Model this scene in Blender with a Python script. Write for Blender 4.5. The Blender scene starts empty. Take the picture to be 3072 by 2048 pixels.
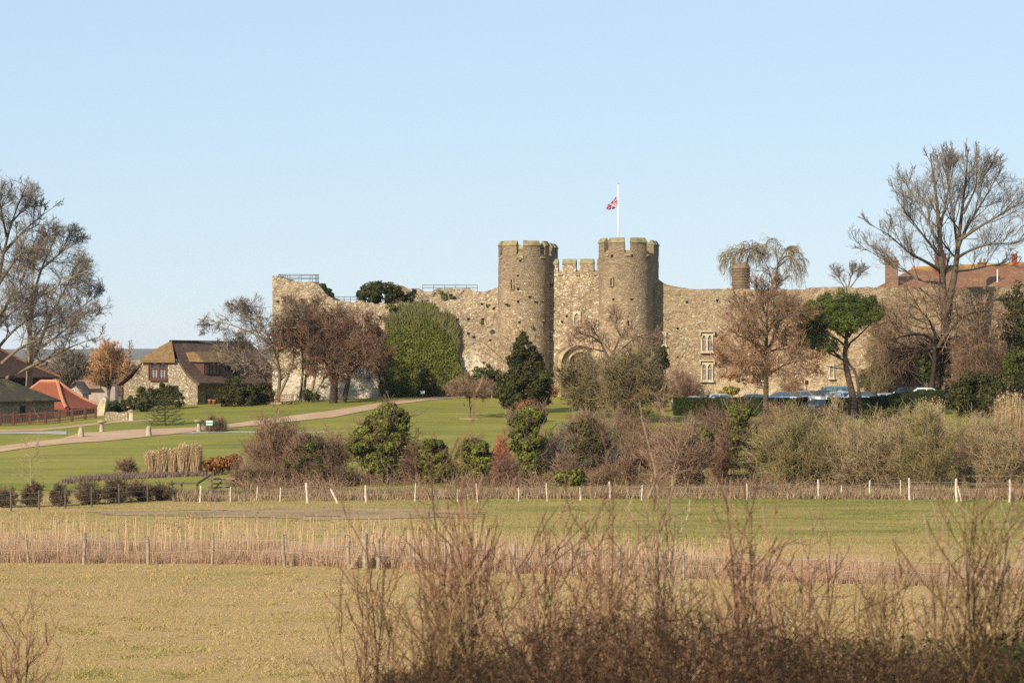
import bpy, math, random
import numpy as np
from mathutils import Vector
from mathutils.geometry import tessellate_polygon
rng = np.random.default_rng(11)
SC = bpy.context.scene
COL = SC.collection

# ---------------------------------------------------------------- camera, sky, sun, exposure
EYE = 9.0            # eye height above the water meadow (m); the camera stands on a bank
FPX = 9000.0         # focal length in pixels of the 3072 px wide frame
cd = bpy.data.cameras.new('camera'); cam = bpy.data.objects.new('camera', cd); COL.objects.link(cam)
cam.location = (0, 0, EYE); cam.rotation_euler = (math.radians(90), 0, 0)
cd.sensor_width = 36.0; cd.lens = 36.0*FPX/3072
cd.shift_y = 41.0/3072
cd.clip_start = 0.5; cd.clip_end = 20000
cd.dof.use_dof = True; cd.dof.focus_distance = 270.0; cd.dof.aperture_fstop = 6.3
SC.camera = cam

SUN_EL, SUN_AZ = 27.0, 36.0      # elevation; degrees the sun stands to the left of straight behind the camera
az = math.radians(SUN_AZ); el = math.radians(SUN_EL)
SUN = np.array([-math.sin(az)*math.cos(el), -math.cos(az)*math.cos(el), math.sin(el)])
sd = bpy.data.lights.new('sun', 'SUN'); sun = bpy.data.objects.new('sun', sd); COL.objects.link(sun)
sd.energy = 5.0; sd.angle = math.radians(0.55); sd.color = (1.0, 0.87, 0.68)
sun.rotation_euler = Vector(-SUN).to_track_quat('-Z', 'Y').to_euler()
sun.location = (-60, -80, 120)
W = bpy.data.worlds.new('World'); SC.world = W; W.use_nodes = True
wn = W.node_tree; bg = wn.nodes['Background']
sky = wn.nodes.new('ShaderNodeTexSky'); sky.sky_type = 'NISHITA'; sky.sun_disc = False
sky.sun_elevation = el; sky.sun_rotation = math.radians(180.0+SUN_AZ)
sky.altitude = 0; sky.air_density = 1.0; sky.dust_density = 0.0; sky.ozone_density = 3.0
veil = wn.nodes.new('ShaderNodeMix'); veil.data_type = 'RGBA'; veil.inputs[0].default_value = 0.65   # thin high haze evens the sky out
veil.inputs[7].default_value = (5.75, 7.4, 9.55, 1)
wn.links.new(sky.outputs[0], veil.inputs[6]); wn.links.new(veil.outputs[2], bg.inputs[0]); bg.inputs[1].default_value = 0.07
SC.view_settings.view_transform = 'Standard'; SC.view_settings.look = 'None'
SC.view_settings.exposure = 0.6; SC.view_settings.gamma = 1.0; SC.view_settings.use_curve_mapping = False
SC.cycles.max_bounces = 5; SC.cycles.diffuse_bounces = 2; SC.cycles.glossy_bounces = 2
SC.cycles.transparent_max_bounces = 4; SC.cycles.sample_clamp_indirect = 4.0
SC.cycles.use_denoising = False

# ---------------------------------------------------------------- noise and terrain
def hash3(ix, iy, iz):
    n = (ix.astype(np.int64)*374761393 + iy.astype(np.int64)*668265263 + iz.astype(np.int64)*1442695041)
    n = (n ^ (n >> 13))*1274126177
    n = n ^ (n >> 16)
    return (n & 0xffffff).astype(np.float64)/0xffffff
def vnoise(P):
    P = np.asarray(P, float); i = np.floor(P); f = P-i; f = f*f*(3-2*f); i = i.astype(np.int64)
    r = 0
    for a in (0, 1):
        for b in (0, 1):
            for c in (0, 1):
                w = (f[..., 0] if a else 1-f[..., 0])*(f[..., 1] if b else 1-f[..., 1])*(f[..., 2] if c else 1-f[..., 2])
                r = r + w*hash3(i[..., 0]+a, i[..., 1]+b, i[..., 2]+c)
    return r*2-1
def fbm(P, o=4):
    P = np.asarray(P, float); r = 0; a = .5
    for k in range(o): r = r + a*vnoise(P*(2**k)+17.3*k); a *= .5
    return r
def xyz(x, y, z=0.0): return np.stack(np.broadcast_arrays(np.asarray(x, float), np.asarray(y, float), np.asarray(z, float)), -1)
TOPX = [-200, -70, -46, -42, -36, -24, -8, 6, 18, 60, 200]
TOPZ = [2.3, 2.7, 2.9, 3.15, 3.95, 4.35, 4.85, 4.85, 4.3, 4.4, 4.6]
def smooth(t): t = np.clip(t, 0, 1); return t*t*(3-2*t)
def ground(x, y):
    x = np.asarray(x, float); y = np.asarray(y, float)
    bank = 7.4*(1-smooth((y-4)/54))
    t = np.clip((y-189)/103, 0, 1)
    rise = (0.8*t+0.2*smooth(t))*np.interp(x, TOPX, TOPZ)
    fall = 1-smooth((y-330)/270)
    und = 0.10*fbm(xyz(x*.06, y*.06, 3), 2)*np.clip((y-55)/20, 0, 1)
    return bank + rise*fall + und
def uv(u, v, Y):            # the point that lies Y metres out in the direction of photo column u, row v
    return np.array([(u-1536)/FPX*Y, Y, EYE-(v-1065)/FPX*Y])
def G(u, Y):                # ground point under that column at Y metres
    x = (u-1536)/FPX*Y; return np.array([x, Y, float(ground(x, Y))])
YS = np.arange(70, 420, .1)
def GV(u, v):               # ground point seen at (u, v)
    x = (u-1536)/FPX*YS; ray = EYE-(v-1065)/FPX*YS
    h = np.nonzero(ground(x, YS) >= ray)[0]
    k = h[0] if len(h) else len(YS)-1
    return np.array([x[k], YS[k], float(ground(x[k], YS[k]))])

# ---------------------------------------------------------------- materials
def nd(nt, kind, **kw):
    n = nt.nodes.new(kind)
    for k, v in kw.items():
        if k.startswith('i_'):
            key = k[2:]; key = int(key) if key.isdigit() else key
            n.inputs[key].default_value = v
        else: setattr(n, k, v)
    return n
def ramp(nt, fac, stops, interp='LINEAR'):
    r = nt.nodes.new('ShaderNodeValToRGB'); r.color_ramp.interpolation = interp
    e = r.color_ramp.elements
    while len(e) < len(stops): e.new(.5)
    for el_, (p, c) in zip(e, stops): el_.position = p; el_.color = (*c, 1)
    nt.links.new(fac, r.inputs[0]); return r.outputs[0]
def mix(nt, fac, a, b, mode='MIX'):
    m = nt.nodes.new('ShaderNodeMix'); m.data_type = 'RGBA'; m.blend_type = mode
    for sock, v in ((m.inputs[0], fac), (m.inputs[6], a), (m.inputs[7], b)):
        if isinstance(v, (int, float)): sock.default_value = v
        elif isinstance(v, tuple): sock.default_value = (*v, 1)
        else: nt.links.new(v, sock)
    return m.outputs[2]
def mth(nt, op, a, b=None, c=None, clamp=False):
    m = nt.nodes.new('ShaderNodeMath'); m.operation = op; m.use_clamp = clamp
    for k, v in enumerate((a, b, c)):
        if v is None: continue
        if isinstance(v, (int, float)): m.inputs[k].default_value = v
        else: nt.links.new(v, m.inputs[k])
    return m.outputs[0]
def base(name, rough=.8, spec=.25):
    m = bpy.data.materials.new(name); m.use_nodes = True; nt = m.node_tree
    b = nt.nodes['Principled BSDF']; b.inputs['Roughness'].default_value = rough
    b.inputs['Specular IOR Level'].default_value = spec
    return m, nt, b
def coords(nt, scale=(1, 1, 1)):
    g = nt.nodes.new('ShaderNodeNewGeometry'); mp = nt.nodes.new('ShaderNodeMapping')
    mp.inputs['Scale'].default_value = scale
    nt.links.new(g.outputs['Position'], mp.inputs[0]); return mp.outputs[0]
def noise(nt, co, scale, detail=3, rough=.6):
    n = nd(nt, 'ShaderNodeTexNoise', i_Scale=scale, i_Detail=detail, i_Roughness=rough)
    nt.links.new(co, n.inputs['Vector']); return n.outputs[0]
def bump(nt, b, h, strength=.5, dist=.05):
    n = nd(nt, 'ShaderNodeBump', i_Strength=strength, i_Distance=dist)
    nt.links.new(h, n.inputs['Height']); nt.links.new(n.outputs[0], b.inputs['Normal'])
def tint_mat(name, stops, rough=.75, spec=.2, ns=None, na=.35, bmp=0, trans=0):
    """colour from the per-vertex 'tint' value, broken up by a noise"""
    m, nt, b = base(name, rough, spec)
    a = nd(nt, 'ShaderNodeAttribute', attribute_name='tint'); f = a.outputs['Fac']
    if ns:
        n = noise(nt, coords(nt), ns)
        f = mth(nt, 'ADD', f, mth(nt, 'MULTIPLY', mth(nt, 'SUBTRACT', n, .5), na*2), clamp=True)
        if bmp: bump(nt, b, n, .6, bmp)
    nt.links.new(ramp(nt, f, stops), b.inputs['Base Color'])
    if trans:
        t = nt.nodes.new('ShaderNodeBsdfTranslucent'); nt.links.new(ramp(nt, f, stops), t.inputs[0])
        mx = nd(nt, 'ShaderNodeMixShader', i_0=trans); out = nt.nodes['Material Output']
        nt.links.new(b.outputs[0], mx.inputs[1]); nt.links.new(t.outputs[0], mx.inputs[2]); nt.links.new(mx.outputs[0], out.inputs[0])
    return m
def flat_mat(name, c, rough=.6, spec=.3, metal=0, ns=6, na=.25, coat=0):
    m, nt, b = base(name, rough, spec); b.inputs['Metallic'].default_value = metal
    n = noise(nt, coords(nt), ns, 4)
    lo = tuple(x*(1-na) for x in c); hi = tuple(min(1, x*(1+na)) for x in c)
    nt.links.new(ramp(nt, n, [(.3, lo), (.7, hi)]), b.inputs['Base Color'])
    if coat: b.inputs['Coat Weight'].default_value = coat; b.inputs['Coat Roughness'].default_value = .05
    return m
def stone_mat(name, pal, scale=3.0, zs=1.5, mortar=(.30, .24, .165), white=.05, patch=((.72, .69, .66), (1.07, 1.06, 1.02)), weather=None, moss=.5, pale=None):
    """random rubble: a Voronoi cell per stone, mortar between, large weathered patches.
    weather = (z0, z1, colour): stones grow darker and greyer between these heights (lichen-stained upper courses)
    pale = (z, dz, x0, x1): dressed chalk courses below height z"""
    m, nt, b = base(name, .92, .15)
    co = coords(nt, (1, 1, zs))
    wob = nd(nt, 'ShaderNodeTexNoise', i_Scale=1.7, i_Detail=2); nt.links.new(co, wob.inputs['Vector'])
    cw = nd(nt, 'ShaderNodeVectorMath', operation='MULTIPLY_ADD'); nt.links.new(wob.outputs[1], cw.inputs[0])
    cw.inputs[1].default_value = (.25, .25, .12); nt.links.new(co, cw.inputs[2])
    vo = nd(nt, 'ShaderNodeTexVoronoi', i_Scale=scale, i_Randomness=.95); nt.links.new(cw.outputs[0], vo.inputs['Vector'])
    ve = nd(nt, 'ShaderNodeTexVoronoi', feature='DISTANCE_TO_EDGE', i_Scale=scale, i_Randomness=.95); nt.links.new(cw.outputs[0], ve.inputs['Vector'])
    sp = nt.nodes.new('ShaderNodeSeparateColor'); nt.links.new(vo.outputs['Color'], sp.inputs[0])
    fine = noise(nt, co, 9, 4)
    n0 = len(pal); st = [(k*(1-white)/n0, c) for k, c in enumerate(pal)]+[(1-white, (.72, .68, .6))]
    stone = ramp(nt, sp.outputs[0], st, 'CONSTANT')
    stone = mix(nt, .55, stone, ramp(nt, fine, [(.3, (.55, .53, .5)), (.7, (1.25, 1.22, 1.15))]), 'MULTIPLY')
    edge = mth(nt, 'LESS_THAN', ve.outputs['Distance'], .055)
    col = mix(nt, mth(nt, 'MULTIPLY', edge, .75), stone, mortar)
    big = noise(nt, coords(nt), .33, 5, .65)
    col = mix(nt, 1.0, col, ramp(nt, big, [(.32, patch[0]), (.5, (.9, .88, .84)), (.66, patch[1])]), 'MULTIPLY')
    warm = noise(nt, coords(nt, (1.3, 1.3, .8)), .6, 3, .6)
    col = mix(nt, mth(nt, 'MULTIPLY', ramp(nt, warm, [(.52, (0, 0, 0)), (.68, (1, 1, 1))]), .30), col, (.29, .19, .105), 'MIX')
    g = nt.nodes.new('ShaderNodeNewGeometry'); sx = nt.nodes.new('ShaderNodeSeparateXYZ'); nt.links.new(g.outputs['Position'], sx.inputs[0])
    if pale:
        z, dz, x0, x1 = pale[:4]; pc = pale[4] if len(pale) > 4 else ((.30, .24, .17), (.52, .45, .34), (.66, .59, .46))
        h = mth(nt, 'ADD', sx.outputs[2], mth(nt, 'MULTIPLY', mth(nt, 'SUBTRACT', noise(nt, coords(nt), .5, 3), .5), dz*3))
        f = mth(nt, 'LESS_THAN', h, z)
        f = mth(nt, 'MULTIPLY', f, mth(nt, 'GREATER_THAN', sx.outputs[0], x0)); f = mth(nt, 'MULTIPLY', f, mth(nt, 'LESS_THAN', sx.outputs[0], x1))
        br = nd(nt, 'ShaderNodeTexNoise', i_Scale=2.2, i_Detail=5, i_Roughness=.7); nt.links.new(coords(nt, (.6, .6, 2.2)), br.inputs['Vector'])
        col = mix(nt, mth(nt, 'MULTIPLY', f, .9), col, ramp(nt, br.outputs[0], [(.34, pc[0]), (.46, pc[1]), (.7, pc[2])]))
    if weather:
        z0, z1, wc = weather
        t = mth(nt, 'DIVIDE', mth(nt, 'SUBTRACT', mth(nt, 'ADD', sx.outputs[2], mth(nt, 'MULTIPLY', mth(nt, 'SUBTRACT', big, .5), 7)), z0), z1-z0, clamp=True)
        rowz = nd(nt, 'ShaderNodeTexNoise', i_Scale=2.2, i_Detail=3); nt.links.new(coords(nt, (.8, .8, 3.4)), rowz.inputs['Vector'])
        wcol = ramp(nt, rowz.outputs[0], [(.33, tuple(c*.6 for c in wc)), (.5, wc), (.68, tuple(c*1.5 for c in wc))])
        col = mix(nt, mth(nt, 'MULTIPLY', t, .72), col, wcol)
    if moss:
        up = nt.nodes.new('ShaderNodeSeparateXYZ'); nt.links.new(g.outputs['Normal'], up.inputs[0])
        mn = noise(nt, coords(nt), 1.4, 3)
        f = mth(nt, 'MULTIPLY', mth(nt, 'MULTIPLY', mth(nt, 'SUBTRACT', up.outputs[2], .25), 3.0, clamp=True), ramp(nt, mn, [(.42, (0, 0, 0)), (.55, (1, 1, 1))]))
        col = mix(nt, mth(nt, 'MULTIPLY', f, moss), col, (.13, .12, .04))
    nt.links.new(col, b.inputs['Base Color'])
    h = mth(nt, 'ADD', mth(nt, 'MULTIPLY', ve.outputs['Distance'], 1.6, clamp=True), mth(nt, 'MULTIPLY', fine, .7))
    bump(nt, b, h, .9, .09)
    return m
def tile_mat(name, a, c, d, moss=None, zs=7, rough=.85):
    """plain tiles or thatch: courses along the height, patches of lichen"""
    m, nt, b = base(name, rough, .2)
    co = coords(nt)
    s = nd(nt, 'ShaderNodeTexNoise', i_Scale=1.0, i_Detail=4, i_Roughness=.7); nt.links.new(coords(nt, (2.5, 2.5, zs)), s.inputs['Vector'])
    f = noise(nt, co, 14, 2)
    col = ramp(nt, mth(nt, 'ADD', mth(nt, 'MULTIPLY', s.outputs[0], .7), mth(nt, 'MULTIPLY', f, .3)), [(.36, a), (.5, c), (.64, d)])
    if moss:
        n = noise(nt, co, .45, 4, .65)
        col = mix(nt, ramp(nt, n, [(moss[1], (0, 0, 0)), (moss[1]+.12, (1, 1, 1))]), col, moss[0])
    nt.links.new(col, b.inputs['Base Color'])
    w = nd(nt, 'ShaderNodeTexWave', bands_direction='Z', i_Scale=zs*.55, i_Distortion=1.5, i_Detail=2); nt.links.new(co, w.inputs['Vector'])
    bump(nt, b, mth(nt, 'ADD', w.outputs[1], f), .5, .05)
    return m

# ---------------------------------------------------------------- mesh builder
class MB:
    def __init__(s): s.V = []; s.T = []; s.F4 = []; s.F3 = []; s.n = 0; s.M4 = []; s.M3 = []
    def add(s, V, F, tint=.5, mi=0):
        V = np.asarray(V, float).reshape(-1, 3); F = np.asarray(F, np.int64)
        if len(F) == 0: return s
        s.V.append(V); s.T.append(np.broadcast_to(np.asarray(tint, float), (len(V),)).copy())
        (s.F4 if F.shape[1] == 4 else s.F3).append(F+s.n); (s.M4 if F.shape[1] == 4 else s.M3).append(np.full(len(F), mi))
        s.n += len(V); return s
    def box(s, c, size, ax=None, tint=.5, mi=0):
        c = np.asarray(c, float); h = np.asarray(size, float)/2
        A = np.eye(3) if ax is None else np.asarray(ax, float)
        sg = np.array([[-1, -1, -1], [1, -1, -1], [1, 1, -1], [-1, 1, -1], [-1, -1, 1], [1, -1, 1], [1, 1, 1], [-1, 1, 1]])
        s.add(c+(sg*h)@A, [[0, 3, 2, 1], [4, 5, 6, 7], [0, 1, 5, 4], [1, 2, 6, 5], [2, 3, 7, 6], [3, 0, 4, 7]], tint, mi); return s
    def bar(s, p, q, w, h=None, tint=.5, mi=0):      # box bar from p to q
        p = np.asarray(p, float); q = np.asarray(q, float); d = q-p; L = np.linalg.norm(d); d = d/L
        r = np.cross(d, [0, 0, 1.]); r = r/np.linalg.norm(r) if np.linalg.norm(r) > 1e-4 else np.array([1., 0, 0])
        return s.box((p+q)/2, (L, w, h or w), np.stack([d, r, np.cross(d, r)]), tint, mi)
    def tubes(s, P, R, k=3, tint=.5, cap=False):
        P = np.asarray(P, float); R = np.asarray(R, float); N, S = P.shape[:2]
        if N == 0: return s
        T = np.gradient(P, axis=1); T /= np.linalg.norm(T, axis=2, keepdims=True)+1e-12
        ref = np.where(np.abs(T[:, :1, 2:]) > .9, np.array([1., 0, 0]), np.array([0, 0, 1.]))
        U = np.cross(T, np.broadcast_to(ref, T.shape)); U /= np.linalg.norm(U, axis=2, keepdims=True)+1e-12
        Wv = np.cross(T, U); a = np.arange(k)*2*np.pi/k
        V = P[:, :, None]+R[:, :, None, None]*(np.cos(a)[None, None, :, None]*U[:, :, None]+np.sin(a)[None, None, :, None]*Wv[:, :, None])
        i = np.arange(N)[:, None, None]*(S*k)+np.arange(S-1)[None, :, None]*k; j = np.arange(k); j2 = (j+1) % k
        F = np.stack([i+j, i+j2, i+k+j2, i+k+j], -1).reshape(-1, 4)
        t = np.broadcast_to(np.asarray(tint, float).reshape(-1, 1), (N, S*k)).reshape(-1) if np.ndim(tint) else tint
        s.add(V.reshape(-1, 3), F, t)
        if cap and k == 4: s.add(V[:, -1].reshape(-1, 3), np.arange(N*4).reshape(-1, 4), np.repeat(np.asarray(tint, float), 4) if np.ndim(tint) else tint)
        return s
    def leaves(s, P, N, size, tint, asp=.7, k=4):
        P = np.asarray(P, float); n = len(P)
        N = N/(np.linalg.norm(N, axis=1, keepdims=True)+1e-9)
        t = rng.normal(size=(n, 3)); t -= N*(t*N).sum(1, keepdims=True); t /= np.linalg.norm(t, axis=1, keepdims=True)+1e-9
        b = np.cross(N, t); sz = np.asarray(size, float)*np.ones(n); sz = sz[:, None]
        V = np.stack([P-t*sz, P-b*sz*asp, P+t*sz, P+b*sz*asp], 1)
        s.add(V.reshape(-1, 3), np.arange(n*4).reshape(-1, 4), np.repeat(tint*np.ones(n), 4)); return s
    def blades(s, P, h, w, lean, tint):
        P = np.asarray(P, float); n = len(P); a = rng.uniform(0, 2*np.pi, n); d = np.stack([np.cos(a), np.sin(a), 0*a], -1)
        l = rng.normal(0, 1, (n, 3))*np.asarray(lean).reshape(-1, 1)*np.asarray(h).reshape(-1, 1); l[:, 2] = np.asarray(h)
        ww = (np.asarray(w)*np.ones(n))[:, None]
        V = np.stack([P-d*ww, P+d*ww, P+l], 1)
        s.add(V.reshape(-1, 3), np.arange(n*3).reshape(-1, 3), np.repeat(tint*np.ones(n), 3)); return s
    def prism(s, poly, z0, z1, tint=.5, mi=0):       # vertical prism over a plan polygon (counter-clockwise)
        p = np.asarray(poly, float); n = len(p); z0 = np.broadcast_to(z0, n); z1 = np.broadcast_to(z1, n)
        V = np.concatenate([np.c_[p, z0], np.c_[p, z1]]); j = np.arange(n); j2 = (j+1) % n
        s.add(V, np.stack([j, j2, n+j2, n+j], -1), tint, mi)
        tri = np.array(tessellate_polygon([[Vector((*q, 0)) for q in p]]))
        s.add(V, np.concatenate([tri[:, ::-1], tri+n]), tint, mi); return s
    def plate(s, O, A, B, outer, holes=(), depth=.2, tint=.5, mi=0):   # flat plate with holes: O + a*A + b*B, thickness along -(A x B)
        O = np.asarray(O, float); A = np.asarray(A, float); B = np.asarray(B, float); Nn = np.cross(A, B)
        loops = [np.asarray(outer, float)]+[np.asarray(h, float) for h in holes]
        tri = np.array(tessellate_polygon([[Vector((q[0], q[1], 0)) for q in l] for l in loops]))
        al = np.concatenate(loops); fr = O+al[:, :1]*A+al[:, 1:]*B; bk = fr-Nn*depth
        s.add(fr, tri, tint, mi); s.add(bk, tri[:, ::-1], tint, mi)
        o = 0; n = len(al)
        for l in loops:
            j = np.arange(len(l)); j2 = (j+1) % len(l)
            s.add(np.concatenate([fr, bk]), np.stack([o+j, o+j2, n+o+j2, n+o+j], -1), tint, mi); o += len(l)
        return s
    def lathe(s, c, prof, k=16, tint=.5, mi=0):
        c = np.asarray(c, float); pr = np.asarray(prof, float); a = np.arange(k)*2*np.pi/k; n = len(pr)
        V = np.stack([pr[:, None, 0]*np.cos(a), pr[:, None, 0]*np.sin(a), np.repeat(pr[:, 1:2], k, 1)], -1)+c
        i = np.arange(n-1)[:, None]*k; j = np.arange(k); j2 = (j+1) % k
        s.add(V.reshape(-1, 3), np.stack([i+j, i+j2, i+k+j2, i+k+j], -1).reshape(-1, 4), tint, mi); return s
    def build(s, name, mats, parent=None, smooth_=False, at=None):
        if not isinstance(mats, (list, tuple)): mats = [mats]
        V = np.concatenate(s.V); org = np.zeros(3)
        if at is not None: org = np.asarray(at, float)
        elif parent is not None: org = np.array(world_loc(parent))
        V = V-org
        f4 = np.concatenate(s.F4) if s.F4 else np.zeros((0, 4), int); f3 = np.concatenate(s.F3) if s.F3 else np.zeros((0, 3), int)
        me = bpy.data.meshes.new(name); me.vertices.add(len(V)); me.vertices.foreach_set('co', V.astype(np.float32).ravel())
        nl = f4.size+f3.size; me.loops.add(nl); me.loops.foreach_set('vertex_index', np.concatenate([f4.ravel(), f3.ravel()]).astype(np.int32))
        npoly = len(f4)+len(f3); me.polygons.add(npoly)
        st = np.concatenate([np.arange(len(f4))*4, len(f4)*4+np.arange(len(f3))*3]).astype(np.int32)
        me.polygons.foreach_set('loop_start', st)
        mi = np.concatenate(s.M4+s.M3) if (s.M4 or s.M3) else np.zeros(0)
        for m in mats: me.materials.append(m)
        me.polygons.foreach_set('material_index', mi.astype(np.int32))
        me.polygons.foreach_set('use_smooth', np.full(npoly, bool(smooth_)))
        a = me.attributes.new('tint', 'FLOAT', 'POINT'); a.data.foreach_set('value', np.clip(np.concatenate(s.T), 0, 1).astype(np.float32))
        me.update(calc_edges=True)
        o = bpy.data.objects.new(name, me); COL.objects.link(o)
        if parent is not None: o.parent = parent
        else: o.location = org
        return o
def world_loc(o):
    l = Vector((0, 0, 0))
    while o is not None: l = l+o.location; o = o.parent
    return l
def tag(o, label, cat, group=None):
    o['label'] = label; o['category'] = cat
    if group: o['group'] = group
    return o
def thing(name, label, cat, loc, group=None):
    o = bpy.data.objects.new(name, None); COL.objects.link(o); o.empty_display_size = .3
    o.location = [float(c) for c in loc]; return tag(o, label, cat, group)
def structure(o): o['kind'] = 'structure'; return o
def stuff(o, label, cat): o['kind'] = 'stuff'; return tag(o, label, cat)
def unit(v): v = np.asarray(v, float); return v/np.linalg.norm(v)
# ================================================================ ground, lawn, paths
def sheet(xs, ys, lift, tintf, clip=None):
    X, Y = np.meshgrid(xs, ys); Z = ground(X, Y)+lift
    mb = MB(); n, m = X.shape; i = np.arange(n-1)[:, None]*m+np.arange(m-1)
    F = np.stack([i, i+1, i+m+1, i+m], -1).reshape(-1, 4)
    if clip is not None:
        c = np.stack([X.ravel(), Y.ravel()], -1)[F].mean(1); F = F[clip(c[:, 0], c[:, 1])]
    mb.add(np.stack([X, Y, Z], -1).reshape(-1, 3), F, tintf(X, Y).ravel()); return mb
def grass_mat(name, stops, stripes=None):
    m, nt, b = base(name, .95, .1)
    a = nd(nt, 'ShaderNodeAttribute', attribute_name='tint')
    co = coords(nt)
    n1 = noise(nt, coords(nt, (.5, 1, 1)), .22, 5, .65); n2 = noise(nt, co, 2.6, 5, .75); n3 = noise(nt, co, 14, 3, .7)
    f = mth(nt, 'ADD', a.outputs['Fac'], mth(nt, 'MULTIPLY', mth(nt, 'SUBTRACT', n1, .5), 1.3))
    f = mth(nt, 'ADD', f, mth(nt, 'MULTIPLY', mth(nt, 'SUBTRACT', n2, .5), .7))
    f = mth(nt, 'ADD', f, mth(nt, 'MULTIPLY', mth(nt, 'SUBTRACT', n3, .5), .4))
    if stripes:
        sx = nt.nodes.new('ShaderNodeSeparateXYZ'); nt.links.new(coords(nt, (1, 1, 1)), sx.inputs[0])
        ph = mth(nt, 'ADD', mth(nt, 'MULTIPLY', sx.outputs[1], stripes[0]), mth(nt, 'MULTIPLY', sx.outputs[0], stripes[1]))
        f = mth(nt, 'ADD', f, mth(nt, 'MULTIPLY', mth(nt, 'SINE', ph), .055))
    nt.links.new(ramp(nt, f, stops), b.inputs['Base Color'])
    bump(nt, b, mth(nt, 'ADD', n2, mth(nt, 'MULTIPLY', n3, .6)), 1.0, .12 if not stripes else .03)
    return m
M_meadow = grass_mat('meadow_grass', [(.05, (.30, .20, .09)), (.3, (.43, .29, .13)), (.5, (.37, .262, .098)), (.72, (.27, .225, .066)), (.95, (.15, .155, .032))])
M_lawn = grass_mat('mown_grass', [(.1, (.27, .215, .06)), (.4, (.215, .195, .042)), (.65, (.165, .165, .032)), (.95, (.115, .13, .024))], stripes=(1.9, .25))
def meadow_tint(x, y):
    t = np.interp(y, [60, 100, 128, 136, 150, 172, 186, 330, 900], [.37, .365, .42, .48, .58, .64, .68, .6, .5])
    t = t+.13*np.clip((x+2)/14, -1, 1)*smooth((y-135)/20)*(1-smooth((y-186)/8))
    t = np.where(y < 55, .12, t); return t+.10*fbm(xyz(x*.09, y*.16, 1), 3)
xs = np.r_[-6000, -2500, -1000, -420, -200, -130, np.arange(-96, 97, 2.0), 130, 200, 420, 1000, 2500, 6000]
ys = np.r_[-60, -20, np.arange(0, 62, 2.0), np.arange(62, 330, 2.0), np.arange(330, 640, 10), 700, 900, 1300, 2000, 3500, 6000, 12000]
structure(sheet(xs, ys, 0, meadow_tint).build('ground', M_meadow))
def lawn_ok(x, y): return (y > 191+np.where(x < -18, .30*(-18-x), 0)) & (y < 305)
lawn = sheet(np.arange(-74, 62.1, 1.0), np.arange(190, 306, 1.0), .022, lambda x, y: .55+.25*fbm(xyz(x*.05, y*.08, 9), 3)-.10*smooth((x+14)/20), lawn_ok)
structure(lawn.build('lawn', M_lawn))
def gravel_mat(name, a, c):
    m, nt, b = base(name, .95, .1); co = coords(nt); n = mth(nt, 'ADD', mth(nt, 'MULTIPLY', noise(nt, co, .35, 4), .6), mth(nt, 'MULTIPLY', noise(nt, co, 6, 3), .4))
    nt.links.new(ramp(nt, n, [(.36, a), (.62, c)]), b.inputs['Base Color']); bump(nt, b, noise(nt, co, 20, 2), .5, .02); return m
M_gravel = gravel_mat('pink_gravel', (.33, .215, .13), (.46, .32, .205))
M_tan = gravel_mat('worn_path', (.29, .19, .10), (.40, .28, .165))
M_asphalt = gravel_mat('grey_tarmac', (.27, .245, .22), (.35, .325, .29))
def ribbon(name, sect, lift, m):
    """a path given by its two edges, each laid on the terrain, draped in short steps"""
    U = np.array([s[0] for s in sect], float); us = np.arange(U[0], U[-1]+1, 8)
    A = np.array([GV(u, v) for u, v in zip(us, np.interp(us, U, [s[1] for s in sect]))]); B = np.array([GV(u, v) for u, v in zip(us, np.interp(us, U, [s[2] for s in sect]))])
    k = 9; t = np.linspace(0, 1, k)[None, :, None]; P = A[:, None]*(1-t)+B[:, None]*t; P[..., 2] = ground(P[..., 0], P[..., 1])+lift
    n = len(us); i = np.arange(n-1)[:, None]*k+np.arange(k-1)
    return structure(MB().add(P.reshape(-1, 3), np.stack([i, i+k, i+k+1, i+1], -1).reshape(-1, 4)).build(name, m))
ribbon('footpath', [(-40, 1291, 1297), (120, 1286, 1293), (190, 1280, 1286), (300, 1268, 1274), (370, 1261, 1267), (470, 1257, 1262)], .045, M_tan)
ribbon('asphalt_lane', [(-40, 1298, 1304), (0, 1297, 1303), (100, 1296, 1302), (200, 1294, 1305)], .055, M_asphalt)
ribbon('paved_strip', [(510, 1296, 1301), (700, 1295, 1299), (990, 1295, 1299)], .045, M_asphalt)
ribbon('gravel_drive', [(-40, 1345, 1364), (0, 1340, 1357), (100, 1326, 1342), (180, 1318, 1334), (215, 1308, 1331), (240, 1300, 1329), (320, 1296, 1324), (400, 1290, 1316), (520, 1286, 1303), (600, 1282, 1293), (675, 1275, 1285), (800, 1258, 1275), (900, 1245, 1263), (1000, 1232, 1253), (1100, 1216, 1233), (1196, 1203, 1213), (1300, 1193, 1200), (1400, 1188, 1194)], .065, M_gravel)
M_soil = tint_mat('trodden_earth', [(.1, (.14, .095, .05)), (.4, (.27, .18, .10)), (.7, (.34, .25, .13)), (.95, (.33, .28, .11))], .95, .1, 3.0, .6, .15)
def soil_ok(x, y):
    e = ((x+12.5)/11.5)**2+((y-171)/5.5)**2; return e+1.3*fbm(xyz(x*.28, y*.5, 4), 4) < .85
structure(sheet(np.arange(-26, 2, .5), np.arange(162, 181, .5), .025, lambda x, y: .5+.4*fbm(xyz(x*.5, y*.8, 2), 3), soil_ok).build('bare_soil', M_soil))

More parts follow.
